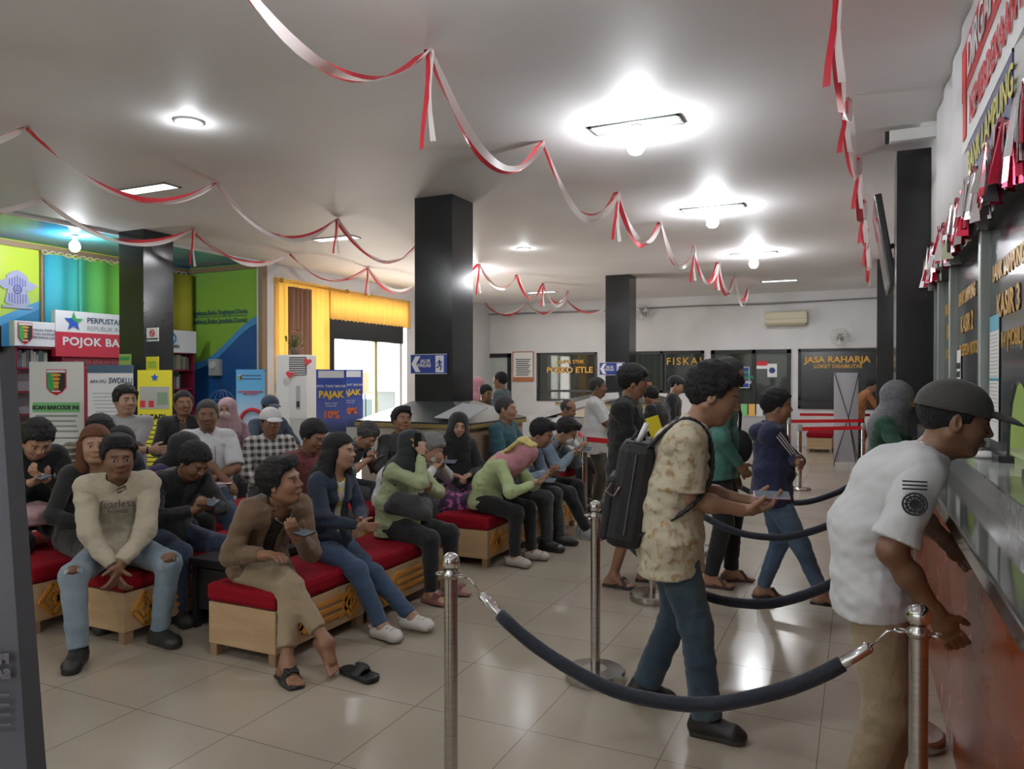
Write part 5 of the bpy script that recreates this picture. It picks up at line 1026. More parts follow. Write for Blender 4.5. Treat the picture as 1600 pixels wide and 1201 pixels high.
e = empty('flower_pot', (*pd(461, 12.15), z1)); tag(e, 'small potted plant standing on top of the floor air conditioner', 'potted plant'); MB().lathe([(0, 0), (.06, 0), (.08, .12), (.065, .12), (.06, .02)]).build('pot', P('pot_brown', (.15, .1, .07)), e, smooth=True)
b = MB(); rd = random.Random(9)
for i in range(46):
    a = rd.uniform(0, 6.28); r = rd.uniform(.03, .2); z = rd.uniform(.12, .42); c = Vector((r*math.cos(a), r*math.sin(a)*.6, z)); b.tube([(0, 0, .1), tuple(c)], .003, 4)
    q = Vector((rd.uniform(-1, 1), rd.uniform(-1, 1), rd.uniform(-.3, .6))).normalized()*.045; s_ = q.cross(Vector((.3, .2, 1))).normalized()*.02; b.quad(c-q, c+s_, c+q, c-s_)
b.build('leaves', P('leaf_green', (.10, .16, .05)), e, fix=False); b = MB(); [b.lathe([(0, 0), (.02, .01), (0, .03)], c=(rd.uniform(-.15, .15), rd.uniform(-.08, .08)), n=6) for _ in range(7)]; o = b.build('flowers', P('flower_orange', (.6, .2, .1)), e); o.location = (0, 0, .36)
# ---------------------------------------------------------------- benches
M_pine = mat('pine_board', (.52, .36, .20), .55, mix=((.42, .27, .14), 2.5, .35, .7, (1, .25, 6)), bump=(30, .08, (1, .1, 1)))
M_cush = mat('red_cushion', (.24, .004, .012), .95, bump=(8, .35), spec=.2); M_motif = P('orange_motif', (.62, .27, .04), .5); M_foot = P('foot_wood', (.30, .19, .11), .6)
def bench_meshes(L, W):
    g = {}
    b = MB(); b.box(-W/2, -L/2, .07, W/2, L/2, .31); g['box_body'] = (b, M_pine, .004)
    b = MB(); b.box(-W/2-.012, -L/2-.012, .312, W/2+.012, L/2+.012, .42); g['cushion'] = (b, M_cush, .03)
    return g
def bench(x0, y0, y1, lab, W=.5, g='red cushioned wooden benches'):
    L = y1-y0; e = empty('bench', (x0+W/2, (y0+y1)/2, 0)); tag(e, lab, 'bench', g)
    for nm, (b, m, bv) in bench_meshes(L, W).items(): b.build(nm, m, e, bevel=bv, smooth=False)
    for sx in (-1, 1):
        for sy in (-1, 1): MB().box(sx*(W/2-.005)-(.05 if sx > 0 else 0), sy*(L/2-.005)-(.06 if sy > 0 else 0), 0, sx*(W/2-.005)+(.05 if sx < 0 else 0), sy*(L/2-.005)+(.06 if sy < 0 else 0), .09).build('foot', M_foot, e)
    X = W/2+.002
    def ring(cy, cz, a, c, w_):
        b = MB(); P4 = [(cy-a, cz), (cy, cz+c), (cy+a, cz), (cy, cz-c)]
        for i in range(4):
            p, q = P4[i], P4[(i+1) % 4]; d = Vector((q[0]-p[0], q[1]-p[1])).normalized(); n = Vector((-d.y, d.x))*w_/2
            k = len(b.v); 
            for xx in (X-.004, X+.008): b.v += [(xx, p[0]-n.x, p[1]-n.y), (xx, q[0]-n.x, q[1]-n.y), (xx, q[0]+n.x, q[1]+n.y), (xx, p[0]+n.x, p[1]+n.y)]
            for f in ((0, 1, 2, 3), (4, 5, 6, 7), (0, 1, 5, 4), (2, 3, 7, 6), (1, 2, 6, 5), (3, 0, 4, 7)): b.f.append(tuple(k+i_ for i_ in f)); b.mi.append(0)
        return b
    for cy in (-L/2+.14, L/2-.14): b = ring(cy, .19, .085, .10, .022); b2 = ring(cy, .19, .04, .048, .018); o = b.build('carved_motif', M_motif, e); b2.build('inner_diamond', M_motif, o)
    for s_ in (-1, 1):
        b = MB()
        for z in (.135, .185, .235): b.box(X-.004, -L*.22, z, X+.007, L*.22, z+.022)
        for j in (-1, 1):
            k = len(b.v); c = [(j*L*.22, .12), (j*(L*.22-.05), .12), (j*(L*.22+.03), .19), (j*(L*.22-.05), .27), (j*L*.22, .27), (j*(L*.22+.085), .19)]; b.prism(c, X-.004, X+.008, 'yz')
        if s_ > 0: b.build('carved_stripes', M_motif, e)
    return e
bench(-3.40, 3.14, 3.95, 'bench in front row carrying the young man in brown jacket, nearest the camera'); bench(-3.36, 3.99, 4.92, 'bench in front row under the woman with green top and black headscarf'); bench(-3.32, 5.56, 6.42, 'bench in front row under the woman with pink and yellow headscarf'); bench(-3.28, 6.46, 7.6, 'bench in front row under the two men in light blue shirts')
bench(-4.47, 3.03, 3.9, 'bench carrying the man in cream sweatshirt, left of the nearest one'); bench(-4.47, 3.94, 4.8, 'bench in the second row behind the man in black hoodie'); bench(-4.42, 5.25, 5.98, 'bench under the grey-haired man in face mask, cushion end showing'); bench(-5.02, 5.6, 6.45, 'bench beside the plinth under the man writing notes'); bench(-4.42, 6.02, 6.5, 'short bench tight against the plinth front under young man in black')
bench(-3.86, 6.0, 6.5, 'short bench before the plinth under the woman in black headscarf', W=.46); bench(-5.15, 2.9, 3.7, 'bench behind the cream sweatshirt man under woman with auburn hair'); bench(-5.75, 2.95, 3.75, 'bench far left under the young man bent over his phone'); bench(-5.2, 3.8, 4.7, 'bench in third row under the hooded person in purple'); bench(-5.5, 4.9, 5.8, 'bench under the man in checked shirt and white cap')
bench(-1.0, 17.2, 18.3, 'bench against the back wall below the JASA RAHARJA window')
bench(-3.9, 8.6, 9.6, 'bench beyond the plinth under the balding man in white shirt'); bench(-3.2, 9.4, 10.3, 'bench beyond the belt barrier under smiling man in black')
# low dark table and suitcase like box between the front benches
e = empty('low_table', (-3.68, 3.72, 0)); tag(e, 'low black table between the two nearest benches', 'table'); MB().box(-.2, -.3, .40, .2, .3, .45).build('tabletop', M_black, e, bevel=.006); b = MB()
for sx in (-1, 1):
    for sy in (-1, 1): MB().box(sx*.17-.02, sy*.26-.02, 0, sx*.17+.02, sy*.26+.02, .40).build('leg', M_black, e)
MB().box(-.17, -.26, .12, .17, .26, .38).build('drawer_box', P('dark_box', (.02, .02, .022), .6), e)
# ---------------------------------------------------------------- posts, ropes, belts
SX = {}
def stanchion(x, y, lab):
    e = empty('stanchion', (x, y, 0)); tag(e, lab, 'barrier post', 'steel rope barrier posts')
    MB().lathe([(0, 0), (.155, 0), (.16, .012), (.16, .045), (.15, .055), (.06, .062), (0, .062)], n=40).build('base', M_steel, e, smooth=False); MB().lathe([(.0255, .06), (.0255, .86)], n=24).build('pole', M_steel, e, smooth=True)
    MB().lathe([(.0255, .855), (.031, .86), (.031, .875), (.02, .885), (.02, .89)], n=24).build('collar', M_steel, e, smooth=True)
    b = MB(); b.lathe([(.034*math.cos(t), .918+.034*math.sin(t)) for t in np.linspace(-PI/2, PI/2, 12)], n=24); b.build('ball_finial', mat('chrome', (.7, .7, .7), .08, 1), e, smooth=True)
    for s_ in (-1, 1):
        b = MB(); b.tube([(s_*(.045+.016*math.cos(t)), .016*math.sin(t), .868) for t in np.linspace(0, 2*PI, 14)], .004, 6, cap=False); b.build('hook_ring', mat('chrome', (.7, .7, .7), .08, 1), e, smooth=True)
for x, y, lab in ((-1.37, 2.40, 'steel post at left end of the nearest rope, base out of view'), (.16, 2.42, 'steel post at right end of the nearest rope, before the man in cap'), (-1.26, 3.75, 'steel post with round base standing behind the nearest rope'), (.19, 3.70, 'steel post mostly hidden behind the legs of man in cap'), (-1.34, 5.26, 'steel post whose base shows left of the patterned shirt man'), (.17, 5.15, 'steel post at right end of the third rope near counter'), (.17, 6.6, 'steel post at right end of the farthest rope near counter'), (-1.3, 6.85, 'steel post at left end of the farthest rope behind navy hoodie')): stanchion(x, y, lab)
M_rope = mat('rope_velvet', (.012, .016, .026), .9, bump=(40, .3), sheen=.2); M_chr = MC['chrome']
def rope(a, b_, sag, lab):
    A, B = Vector((a[0]+.06, a[1], .865)), Vector((b_[0]-.06, b_[1], .865)); e = empty('barrier_rope', tuple(A)); tag(e, lab, 'rope', 'dark velvet barrier ropes'); D = B-A
    N_ = 40; pts = [D*(i/N_)+Vector((0, 0, -sag*4*(i/N_)*(1-i/N_)+.0015*math.sin(i*.7))) for i in range(N_+1)]
    ro = MB(); ro.tube([tuple(p) for p in pts[4:-4]], [.024+.0005*math.sin(i*2.1) for i in range(N_-7)], 14); ro.build('velvet_rope', M_rope, e, smooth=True)
    for s0, s1, s2 in ((0, 2, 4), (-1, -3, -5)):
        p0, p1, p2 = pts[s0], pts[s1], pts[s2]; b = MB(); b.tube([tuple(p0.lerp(p2, t)) for t in (.45, .5, .97, 1)], [.012, .018, .018, .017], 12); b.build('end_sleeve', M_chr, e, smooth=True)
        b = MB(); b.tube([tuple(p0+Vector((0, 0, .0))), tuple(p0.lerp(p2, .15)+Vector((0, 0, .012))), tuple(p0.lerp(p2, .48))], .004, 6); b.build('snap_hook', M_chr, e, smooth=True)
rope((-1.37, 2.40), (.16, 2.42), .33, 'nearest dark velvet rope across the foreground'); rope((-1.26, 3.75), (.19, 3.70), .36, 'velvet rope passing behind the man with backpack'); rope((-1.34, 5.26), (.17, 5.15), .33, 'third velvet rope crossing the legs of the queue'); rope((-1.3, 6.85), (.17, 6.6), .33, 'farthest velvet rope right of the navy hoodie man')
M_belt = P('belt_red', (.60, .01, .02), .6)
def belt_post(x, y, lab):
    e = empty('belt_post', (x, y, 0)); tag(e, lab, 'barrier post', 'steel posts with red belts'); MB().lathe([(0, 0), (.16, 0), (.15, .03), (.03, .04)], n=24).build('base', M_steel, e, smooth=True); MB().lathe([(.028, .03), (.028, .9)], n=16).build('pole', M_steel, e, smooth=True); MB().lathe([(.035, .84), (.035, .93), (0, .94)], n=16).build('belt_head', P('head_grey', (.25, .25, .25), .4), e, smooth=True)
def belt(p, q, z, lab): 
    b = MB(); d = Vector((q[0]-p[0], q[1]-p[1])); n = Vector((-d.y, d.x)).normalized()*.002
    b.v = [(p[0]-n.x, p[1]-n.y, z), (q[0]-n.x, q[1]-n.y, z), (q[0]-n.x, q[1]-n.y, z+.055), (p[0]-n.x, p[1]-n.y, z+.055), (p[0]+n.x, p[1]+n.y, z), (q[0]+n.x, q[1]+n.y, z), (q[0]+n.x, q[1]+n.y, z+.055), (p[0]+n.x, p[1]+n.y, z+.055)]
    b.f = [(0, 1, 2, 3), (7, 6, 5, 4), (0, 4, 5, 1), (1, 5, 6, 2), (2, 6, 7, 3), (3, 7, 4, 0)]; b.mi = [0]*6; tag(b.build('barrier_belt', M_belt), lab, 'belt', 'red barrier belts')
bp1, bp2 = pd(1233, 12.3), pd(1250, 10.6); bq1 = pd(1349, 12.5); bq2 = pd(1349, 10.9)
belt_post(*bp1, 'steel belt post left of the red belts before JASA RAHARJA window'); belt_post(*bp2, 'nearer steel belt post in front of the JASA RAHARJA window'); belt_post(*bq2, 'steel belt post by the far counter under the red belts')
belt(bp1, bq1, .85, 'upper red belt stretched before the JASA RAHARJA window'); belt(bp2, bq2, .84, 'lower red belt stretched toward the far right pillar'); belt(pd(1250, 15.2), pd(1360, 15.0), .82, 'thin distant red belt at the JASA RAHARJA counter')
b3 = pd(914, 8.4); belt_post(*b3, 'steel belt post in front of the man in white standing'); belt((b3[0], b3[1]), pd(966, 8.0), .88, 'red belt across the waist of the man in white'); belt(pd(903, 9.2), (b3[0], b3[1]), .88, 'short red belt left of the steel post by white shirt man')
# ---------------------------------------------------------------- people
def cloth(name, c, r=.88, mix=None, b=(26, .35)): return mat('cloth_'+name, c, r, bump=b, mix=mix, sheen=.15)
C_den = cloth('denim', (.045, .085, .15), .85, ((.07, .12, .19), 5, .4, .7), (220, .2)); C_denl = cloth('denim_light', (.14, .20, .25), .85, ((.24, .30, .34), 4, .35, .7), (200, .2)); C_dend = cloth('denim_dark', (.022, .045, .075), .85, ((.05, .08, .10), 5, .45, .7), (200, .2))
C_blk = cloth('black', (.010, .010, .011)); C_char = cloth('charcoal', (.03, .032, .035)); C_gry = cloth('grey', (.25, .25, .25)); C_wht = cloth('white', (.60, .61, .62), b=(9, .3)); C_khk = cloth('khaki', (.30, .23, .14)); C_cre = cloth('cream', (.44, .39, .29)); C_brn = cloth('brown', (.15, .095, .055)); C_sage = cloth('sage', (.34, .40, .22)); C_lim = cloth('soft_lime', (.42, .52, .26)); C_navy = cloth('navy', (.012, .018, .06)); C_teal = cloth('teal', (.02, .08, .095)); C_lb = cloth('light_blue', (.25, .32, .42)); C_bg = cloth('blue_grey', (.20, .26, .33)); C_pink = cloth('dusty_pink', (.48, .22, .26)); C_gs = cloth('grey_shirt', (.13, .15, .15)); C_grn = cloth('sea_green', (.06, .19, .15)); C_dg = cloth('dark_green', (.015, .07, .04)); C_pur = cloth('purple', (.04, .025, .09)); C_hj = cloth('black_green', (.018, .022, .024)); C_mar = cloth('maroon_knit', (.14, .03, .03)); C_dn2 = cloth('denim_navy', (.016, .028, .055), b=(150, .25))
def stripes(name, c1, c2, freq, axis=2, width=.5, c3=None, freq2=None):
    m = cloth(name, c1); n, L, b = nodes(m); tc = n.new('ShaderNodeTexCoord'); s = n.new('ShaderNodeSeparateXYZ'); L.new(tc.outputs['Object'], s.inputs[0])
    def band(ax, f, wd):
        ml = n.new('ShaderNodeMath'); ml.operation = 'MULTIPLY'; ml.inputs[1].default_value = f; L.new(s.outputs[ax], ml.inputs[0]); fr = n.new('ShaderNodeMath'); fr.operation = 'FRACT'; L.new(ml.outputs[0], fr.inputs[0]); lt = n.new('ShaderNodeMath'); lt.operation = 'LESS_THAN'; lt.inputs[1].default_value = wd; L.new(fr.outputs[0], lt.inputs[0]); return lt.outputs[0]
    mx = n.new('ShaderNodeMixRGB'); mx.inputs[1].default_value = (*c1, 1); mx.inputs[2].default_value = (*c2, 1)
    if c3 is None: L.new(band(axis, freq, width), mx.inputs[0])
    else:
        ad = n.new('ShaderNodeMath'); ad.operation = 'ADD'; L.new(band(2, freq, width), ad.inputs[0]); L.new(band(1, freq, width), ad.inputs[1]); a2 = n.new('ShaderNodeMath'); a2.operation = 'MULTIPLY'; a2.inputs[1].default_value = .5; L.new(ad.outputs[0], a2.inputs[0]); L.new(a2.outputs[0], mx.inputs[0])
    L.new(mx.outputs[0], b.inputs['Base Color']); return m
C_str = stripes('brown_stripe', (.12, .10, .07), (.42, .38, .28), 20, 2, .35); C_plaid = stripes('plaid', (.55, .53, .50), (.04, .035, .035), 16, 2, .5, True)
C_bat = cloth('batik_cream', (.52, .47, .34), .85, ((.36, .24, .12), 26, .52, .66)); n_, L_, b_ = nodes(C_bat)
C_flor = cloth('floral_purple', (.04, .02, .06), .85, ((.50, .10, .30), 22, .53, .57))
def phone(info, at=None, rot=(0, 0, 0), lab='', screen=False, c=None):
    p = info['wp'](at if at is not None else info['mid']()); e = empty('smartphone', tuple(p)); tag(e, lab, 'smartphone', 'smartphones held by waiting people')
    e.rotation_euler = (R(rot[0]), R(rot[1]), info['o'].rotation_euler.z+R(rot[2])); MB().box(-.037, -.077, -.004, .037, .077, .004).build('case', c or P('phone_black', (.015, .015, .018), .3), e, bevel=.003); MB().box(-.034, -.073, .0042, .034, .073, .005).build('screen', mat('phone_screen', (.03, .035, .045), .25, emit=((.5, .6, .7), .05), spec=.3), e)
    return e
def capm(name, c): return cloth(name, c, .85, b=(60, .25))
def H2(x, z, dy=.06, dx=0): return ((x, dy, z), (x+dx, -dy, z))
PU = ((0, 0, 1), (0, 0, 1))   # palms up
PI_ = ((0, -1, 0), (0, 1, 0)) # palms facing each other
near = 1.0; mid = 1.35; far = 1.8
G1 = 'people seated on the red benches'; G2 = 'people queueing by the ropes'; G3 = 'people farther back in the hall'
# --- standing, near
A = person('man in cream and brown patterned short-sleeved shirt with black backpack, looking at phone', (-.79, 3.44), R(12), H=1.67, hd=1.1, lean=6, slump=.8, head=(0, 20), fat=1.12, skin='a', hair='short', sleeve=.42, topm=C_bat, pantm=C_dend, hem=.17, pants='wide', res=near,
    hands=((.34, .04, 1.035), (.31, -.07, 1.01)), elbows=((-1, .15, -.6), (-1, -.15, -.6)), palms=((.1, -.5, 1), (.1, .5, 1)), fdirs=((1, -.25, .1), (1, .25, .1)), curls=(.55, .6), feet=((-.12, .16, .10), (.16, -.12, .085)), footyaw=(12, -14), footpitch=(12, 0), shoecol=(.012, .010, .010), sole=(.05, .04, .035), group=G2, loose=1.35, collar='open', seed=1)
phone(A, A['mid']()+V(.12, 0, .05), (0, -16, 90), 'pink-backed smartphone held by the man with backpack', c=P('phone_pink', (.45, .28, .33), .3))
# backpack
bk = empty('backpack', (0, 0, 0)); bk.matrix_world = A['M']; tag(bk, 'black box-shaped backpack worn by the man in patterned shirt', 'backpack')
mbp = mat('backpack_fabric', (.012, .012, .013), .7, bump=(120, .2)); bc_ = (A['P1']+A['P2'])/2-V(0,0,.10); lean_ = R(9)
def bp(u, y, z): return (bc_[0]+u*math.cos(lean_)+z*math.sin(lean_), y, bc_[2]+z*math.cos(lean_)-u*math.sin(lean_))
o = MB().box(-.10, -.155, -.24, .07, .155, .25).build('main_body', mbp, bk, bevel=.045); o.location = bp(-.175, 0, -.03); o.rotation_euler = (0, lean_, 0)
o = MB().box(-.03, -.13, -.20, .02, .13, .10).build('front_pocket', mbp, bk, bevel=.02); o.location = bp(-.275, 0, -.05); o.rotation_euler = (0, lean_, 0)
for s_ in (1, -1):
    Sx = A['SH'][0 if s_ > 0 else 1]; y = s_*.125; nf = .0
    pts = [bp(-.15, y, .20), (Sx[0]-.10, y*.98, Sx[2]+.03), (Sx[0]-.02, y*.95, Sx[2]+.082), (Sx[0]+.045, y*.95, Sx[2]+.062), (Sx[0]+.09, y, Sx[2]-.0), (Sx[0]+.105, y*1.05, Sx[2]-.10), (Sx[0]+.09, y*1.15, Sx[2]-.20), (Sx[0]+.02, y*1.4, Sx[2]-.29), (Sx[0]-.07, y*1.42, Sx[2]-.36), bp(-.13, y, -.2)]
    S = SDF(); P_ = [np.array(p, float) for p in pts]
    Q = []
    for i in range(len(P_)-1):
        p0, p1, p2, p3 = P_[max(i-1, 0)], P_[i], P_[i+1], P_[min(i+2, len(P_)-1)]
        for t in (0, .33, .66): Q.append(.5*((2*p1)+(-p0+p2)*t+(2*p0-5*p1+4*p2-p3)*t*t+(-p0+3*p1-3*p2+p3)*t**3))
    Q.append(P_[-1])
    for i in range(len(Q)-1): S.cap(Q[i], Q[i+1], .0085, .0085, (0, 1, 0), 3.0, .008)
    v, f = S.mesh(.006); me = npmesh('shoulder_strap', v, f); me.materials.append(mbp); put('shoulder_strap', me, None, bk)
b = MB(); b.tube([bp(-.23, -.05, .21), bp(-.21, -.03, .26), bp(-.19, .03, .26), bp(-.17, .05, .21)], .008, 8); b.build('grab_handle', mbp, bk, smooth=True); b = MB(); b.tube([bp(-.28, -.15, .02), bp(-.30, -.16, -.02), bp(-.26, -.16, -.035), bp(-.24, -.155, .01)], .005, 6); b.build('metal_clip', M_steel, bk); b = MB(); b.tube([bp(-.19, -.158, .17), bp(-.19, -.158, -.2)], .004, 5).tube([bp(-.25, -.12, .215), bp(-.12, -.12, .225)], .004, 5); b.build('zip', P('zip_grey', (.08, .08, .08), .4), bk)
o = MB().tube([bp(-.20, -.06, .20), bp(-.17, -.075, .31)], .013, 12).build('spray_bottle', M_white, None, smooth=True); o.matrix_world = A['M']; tag(o, 'small white bottle poking out of the top of the backpack', 'bottle')
# man in cap leaning on the counter
B = person('man in white T-shirt, khaki trousers and dark cap leaning over the counter', (.05, 2.93), R(3), H=1.67, hd=1.0, lean=9, slump=1.7, head=(0, 12), fat=1.02, skin='d', hair='cap', sleeve=.44, topm=C_wht, pantm=C_khk, hem=.10, res=near,
    hands=((.26, .16, 1.0), (.17, -.20, .84)), elbows=((-.2, .9, -.3), (-.9, -.35, .2)), curls=(.4, .7), feet=((.04, .1, .085), (-.08, -.12, .085)), extras=[('cap', capm('cap_olive', (.045, .043, .036)), 'faded dark olive cap')], group=G2, loose=.95, collar='crew', seed=2, kyp=0)
o = text('ONE FORCE', C_char, B['o'], (0, 0, 0), .05, FRONTR); bpy.data.objects.remove(o)
ml = (B['SH'][1]*.42+B['E'][1]*.58); 
# round emblem printed on the sleeve
cE = B['SH'][1]+(B['E'][1]-B['SH'][1])*.36+V(.0, -.083, .0); b = MB()
for r_ in (.034, .024, .012): b.tube([(cE[0]+r_*math.cos(t), cE[1], cE[2]+r_*math.sin(t)) for t in np.linspace(0, 2*PI, 20)], .0035, 5, cap=False)
for i in range(3): b.box(cE[0]-.035, cE[1]-.002, cE[2]+.045+.012*i, cE[0]+.035, cE[1]+.002, cE[2]+.050+.012*i)
for q in np.linspace(0, PI, 7)[:-1]: b.tube([(cE[0]-.03*math.cos(q), cE[1], cE[2]-.03*math.sin(q)), (cE[0]+.03*math.cos(q), cE[1], cE[2]+.03*math.sin(q))], .0025, 4)
b.build('sleeve_emblem', M_ink, B['o'])
# --- queue
D = person('young man in black zipped jacket and grey shorts standing sideways in sandals', (-1.64, 5.6), R(2), H=1.69, lean=2, head=(14, 6), skin='b', hair='bowl', topm=C_blk, top='jacket', pantm=C_gry, panlen=.12, pants='long', hem=.08, res=1.15, hands=((.24, -.06, 1.06), (.22, .08, 1.03)), elbows=((-.5, .9, -.6), (-.5, -.9, -.6)), palms=PI_, curls=(.6, .6), feet=((.14, .12, .085), (-.06, -.12, .085)), footyaw=(5, -8), shoes='sandal', shoecol=(.015, .012, .012), group=G2, loose=1.35, seed=3)
E_ = person('tall man in sea green long-sleeved shirt mostly hidden behind the patterned shirt', (-.99, 5.92), R(8), H=1.76, lean=3, head=(5, 14), skin='a', hair='buzz', haircol=(.05, .05, .05), topm=C_grn, pantm=C_blk, hem=.1, res=1.15, fat=1.1, hands=((.12, .2, .86), (.16, -.14, .95)), feet=((.1, .1, .085), (-.05, -.12, .085)), shoes='sandal', shoecol=(.05, .02, .02), group=G2, seed=4)
e = empty('shoulder_bag', (0, 0, 0)); e.matrix_world = E_['M']; tag(e, 'black bag hanging at the hip of the man in sea green', 'bag'); S = SDF(); S.ell((.17, -.02, 1.07), V(.09, .05, .13), k=.02); v, f = S.mesh(.012); me = npmesh('bag_body', v, f); me.materials.append(mbp); put('bag_body', me, None, e)
b = MB(); b.tube([(.16, -.03, 1.17), (.17, .02, 1.32), (.12, .06, 1.46), (.02, .09, 1.53)], .012, 8); b.build('bag_strap', mbp, e, smooth=True)
F_ = person('man in navy hoodie with white sleeve stripes and jeans, arms crossed', (-.55, 5.52), R(6), H=1.51, lean=-1, head=(6, 4), skin='a', hair='short', topm=C_navy, top='hoodie', pantm=C_denl if 0 else cloth('denim_mid', (.06, .11, .19), .85, ((.10, .16, .24), 5, .4, .7), (200, .2)), hem=.08, fat=1.15, res=1.1, hands=((.17, -.19, 1.03), (.20, .17, 1.0)), elbows=((.3, .9, -.9), (.3, -.9, -.9)), palms=((-1, 0, 0), (-1, 0, 0)), fdirs=((.2, -1, 0), (.2, 1, 0)), curls=(.5, .4), feet=((-.06, .12, .085), (.34, -.10, .10)), footyaw=(8, -10), shoes='sandal', shoecol=(.012, .012, .012), group=G2, loose=1.3, seed=5)
def seam(info, i, n, mat_, nm, off=.058, gap=.016):
    S_, E2, W_ = info['SH'][i], info['E'][i], info['W'][i]; sd = 1 if i == 0 else -1
    for k in range(n):
        b = MB(); pts = []
        for t in np.linspace(0, 1, 12):
            p = S_+(E2-S_)*t; up = V(0, sd*.86, .5); ax = nrm(E2-S_); up = nrm(up-ax*(up@ax)); sdv = np.cross(ax, up); r_ = .074-.012*t; a = (k-(n-1)/2)*.26; q = p+(up*math.cos(a)+sdv*math.sin(a))*r_; pts.append(tuple(q))
        b.tube(pts, .0045, 6); b.build(nm, mat_, info['o'])
seam(F_, 1, 3, M_signw, 'sleeve_stripe')
S = SDF(); S.cap(F_['N']-V(.06, .10, .03), F_['N']-V(.06, -.10, .03), .045, k=.03); S.cap(F_['N']-V(.10, .05, .05), F_['N']-V(.10, -.05, .08), .05, k=.04); F_['addc']('hood', S, C_navy, .009)
G = person('woman in grey patterned headscarf and dark green top standing at the counter', (.17, 6.1), R(-10), H=1.57, lean=5, head=(5, 14), sex='f', skin='c', hair='hijab', extras=[('hijab', cloth('grey_scarf', (.12, .12, .13), .85, ((.17, .17, .18), 45, .45, .7)), 'grey patterned headscarf', .30)], topm=C_dg, pantm=C_blk, hem=.25, res=1.2, hands=((.3, .03, 1.1), (.3, -.08, 1.08)), group=G2, seed=6)
Hm = person('person in orange brown jacket bending at the far counter', pd(1340, 14.8), R(10), H=1.62, lean=25, head=(-30, 20), skin='b', topm=cloth('rust', (.30, .12, .04)), pantm=C_blk, res=far, hands=H2(.45, 1.05), group=G3, seed=7)
I_ = person('man in white short-sleeved shirt and dark trousers standing behind red belt', pd(930, 8.9), R(12), H=1.60, lean=0, head=(4, 2), skin='d', hair='buzz', haircol=(.04, .04, .04), sleeve=.45, topm=C_wht, pantm=cloth('olive_dark', (.05, .045, .03)), hem=.14, res=1.35, fat=1.1, hands=((.3, -.05, 1.0), (.28, .05, .98)), palms=PI_, group=G3, loose=1.2, seed=8)
J = person('man in grey-green short-sleeved shirt walking behind the central plinth', pd(786, 10.6), R(185), H=1.68, lean=2, head=(-12, 0), skin='b', hair='buzz', sleeve=.45, topm=cloth('slate', (.07, .09, .10)), pantm=C_char, res=1.5, hands=((.05, .25, .85), (.05, -.25, .85)), group=G3, fat=1.12, seed=9)
K_ = person('woman in pink headscarf standing beside the back door', pd(743, 12.0), R(10), H=1.60, head=(-10, 10), sex='f', skin='c', hair='hijab', extras=[('hijab', C_pink, 'dusty pink headscarf', .3)], topm=C_pink, pantm=C_blk, res=far, hem=.3, group=G3, seed=10)
# --- seated, front row
L1 = person('young man in brown open jacket with legs crossed, bare foot over a slide', (-3.22, 3.36), R(-20), H=1.64, hipz=.48, hd=1.08, lean=19, slump=1.7, head=(34, -8), headroll=6, skin='b', hair='quiff', topm=C_brn, top='jacket', open_=(.055, C_blk, 'black T-shirt'), pantm=C_khk, pants='slim', panlen=.80, res=near,
    hands=((.36, .05, .70), (.30, -.14, .62)), elbows=((-.5, .6, -.6), (-.6, -.25, -.7)), palms=((0, -.3, 1), (0, 0, -1)), curls=(.5, .4), feet=((.66, .05, .18), (.56, -.13, .085)), knees=((.6, -1.1, 1.6), (1, .35, .5)), footyaw=(0, -8), footpitch=(38, 0), shoes='mixed', shoecol=(.012, .012, .013), group=G1, loose=1.3, collar=False, seed=11)
phone(L1, L1['W'][0]+V(.11, -.03, .045), (0, -12, 90), 'dark smartphone in the hand of the young man with crossed legs')
p = L1['wp'](V(.80, .16, 0)); e = empty('slide_sandal', (p.x, p.y, 0), R(-12)); tag(e, 'empty black rubber slide lying on the floor under the bare foot', 'sandal'); S = SDF(); S.cap((-.10, 0, .02), (.10, 0, .018), .03, .034, (0, 1, 0), 1.5, .01); S.plane((0, 0, .004), (0, 0, -1)); S.plane((0, 0, .034), (0, 0, 1)); v, f = S.mesh(.005); me = npmesh('sole', v, f); me.materials.append(P('rubber_black', (.012, .012, .013), .5)); put('sole', me, None, e)
S = SDF(); S.cap((.02, .045, .03), (.03, 0, .07), .010, .012, (1, 0, 0), 3.4, .02); S.cap((.03, 0, .07), (.02, -.045, .03), .012, .010, (1, 0, 0), 3.4, .02); v, f = S.mesh(.005); me = npmesh('band', v, f); me.materials.append(P('rubber_black', (.012, .012, .013), .5)); put('band', me, None, e)
S = SDF(); pr = None
for t in np.linspace(-1.3, 1.3, 12):
    q = L1['N']+V(.045+.05*math.cos(t), .055*math.sin(t), -.035-.05*math.cos(t)); 
    if pr is not None: S.cap(pr, q, .0022, k=.002)
    pr = q
L1['addc']('necklace', S, M_steel, .003)
L2 = person('woman with long black hair in dark denim jacket and white clogs', (-3.18, 3.92), R(-6), H=1.52, hipz=.53, lean=5, slump=.6, head=(22, -2), sex='f', skin='c', hair='long', topm=C_dn2, top='jacket', open_=(.04, cloth('yellow_print', (.6, .5, .06), .85, ((.65, .65, .6), 14, .5, .54)), 'yellow and white printed T-shirt'), pantm=cloth('jeans_navy', (.03, .06, .12), .85, ((.05, .09, .16), 5, .4, .7), (200, .2)), res=near, hands=((.30, .0, .68), (.32, -.05, .67)), palms=PI_, fdirs=((1, -.5, -.2), (1, .5, -.2)), curls=(.8, .7), feet=((.62, .12, .09), (.55, -.09, .085)), footyaw=(8, -4), shoes='clog', shoecol=(.62, .60, .56), sole=(.5, .48, .45), group=G1, loose=1.15, seed=12, collar=False)
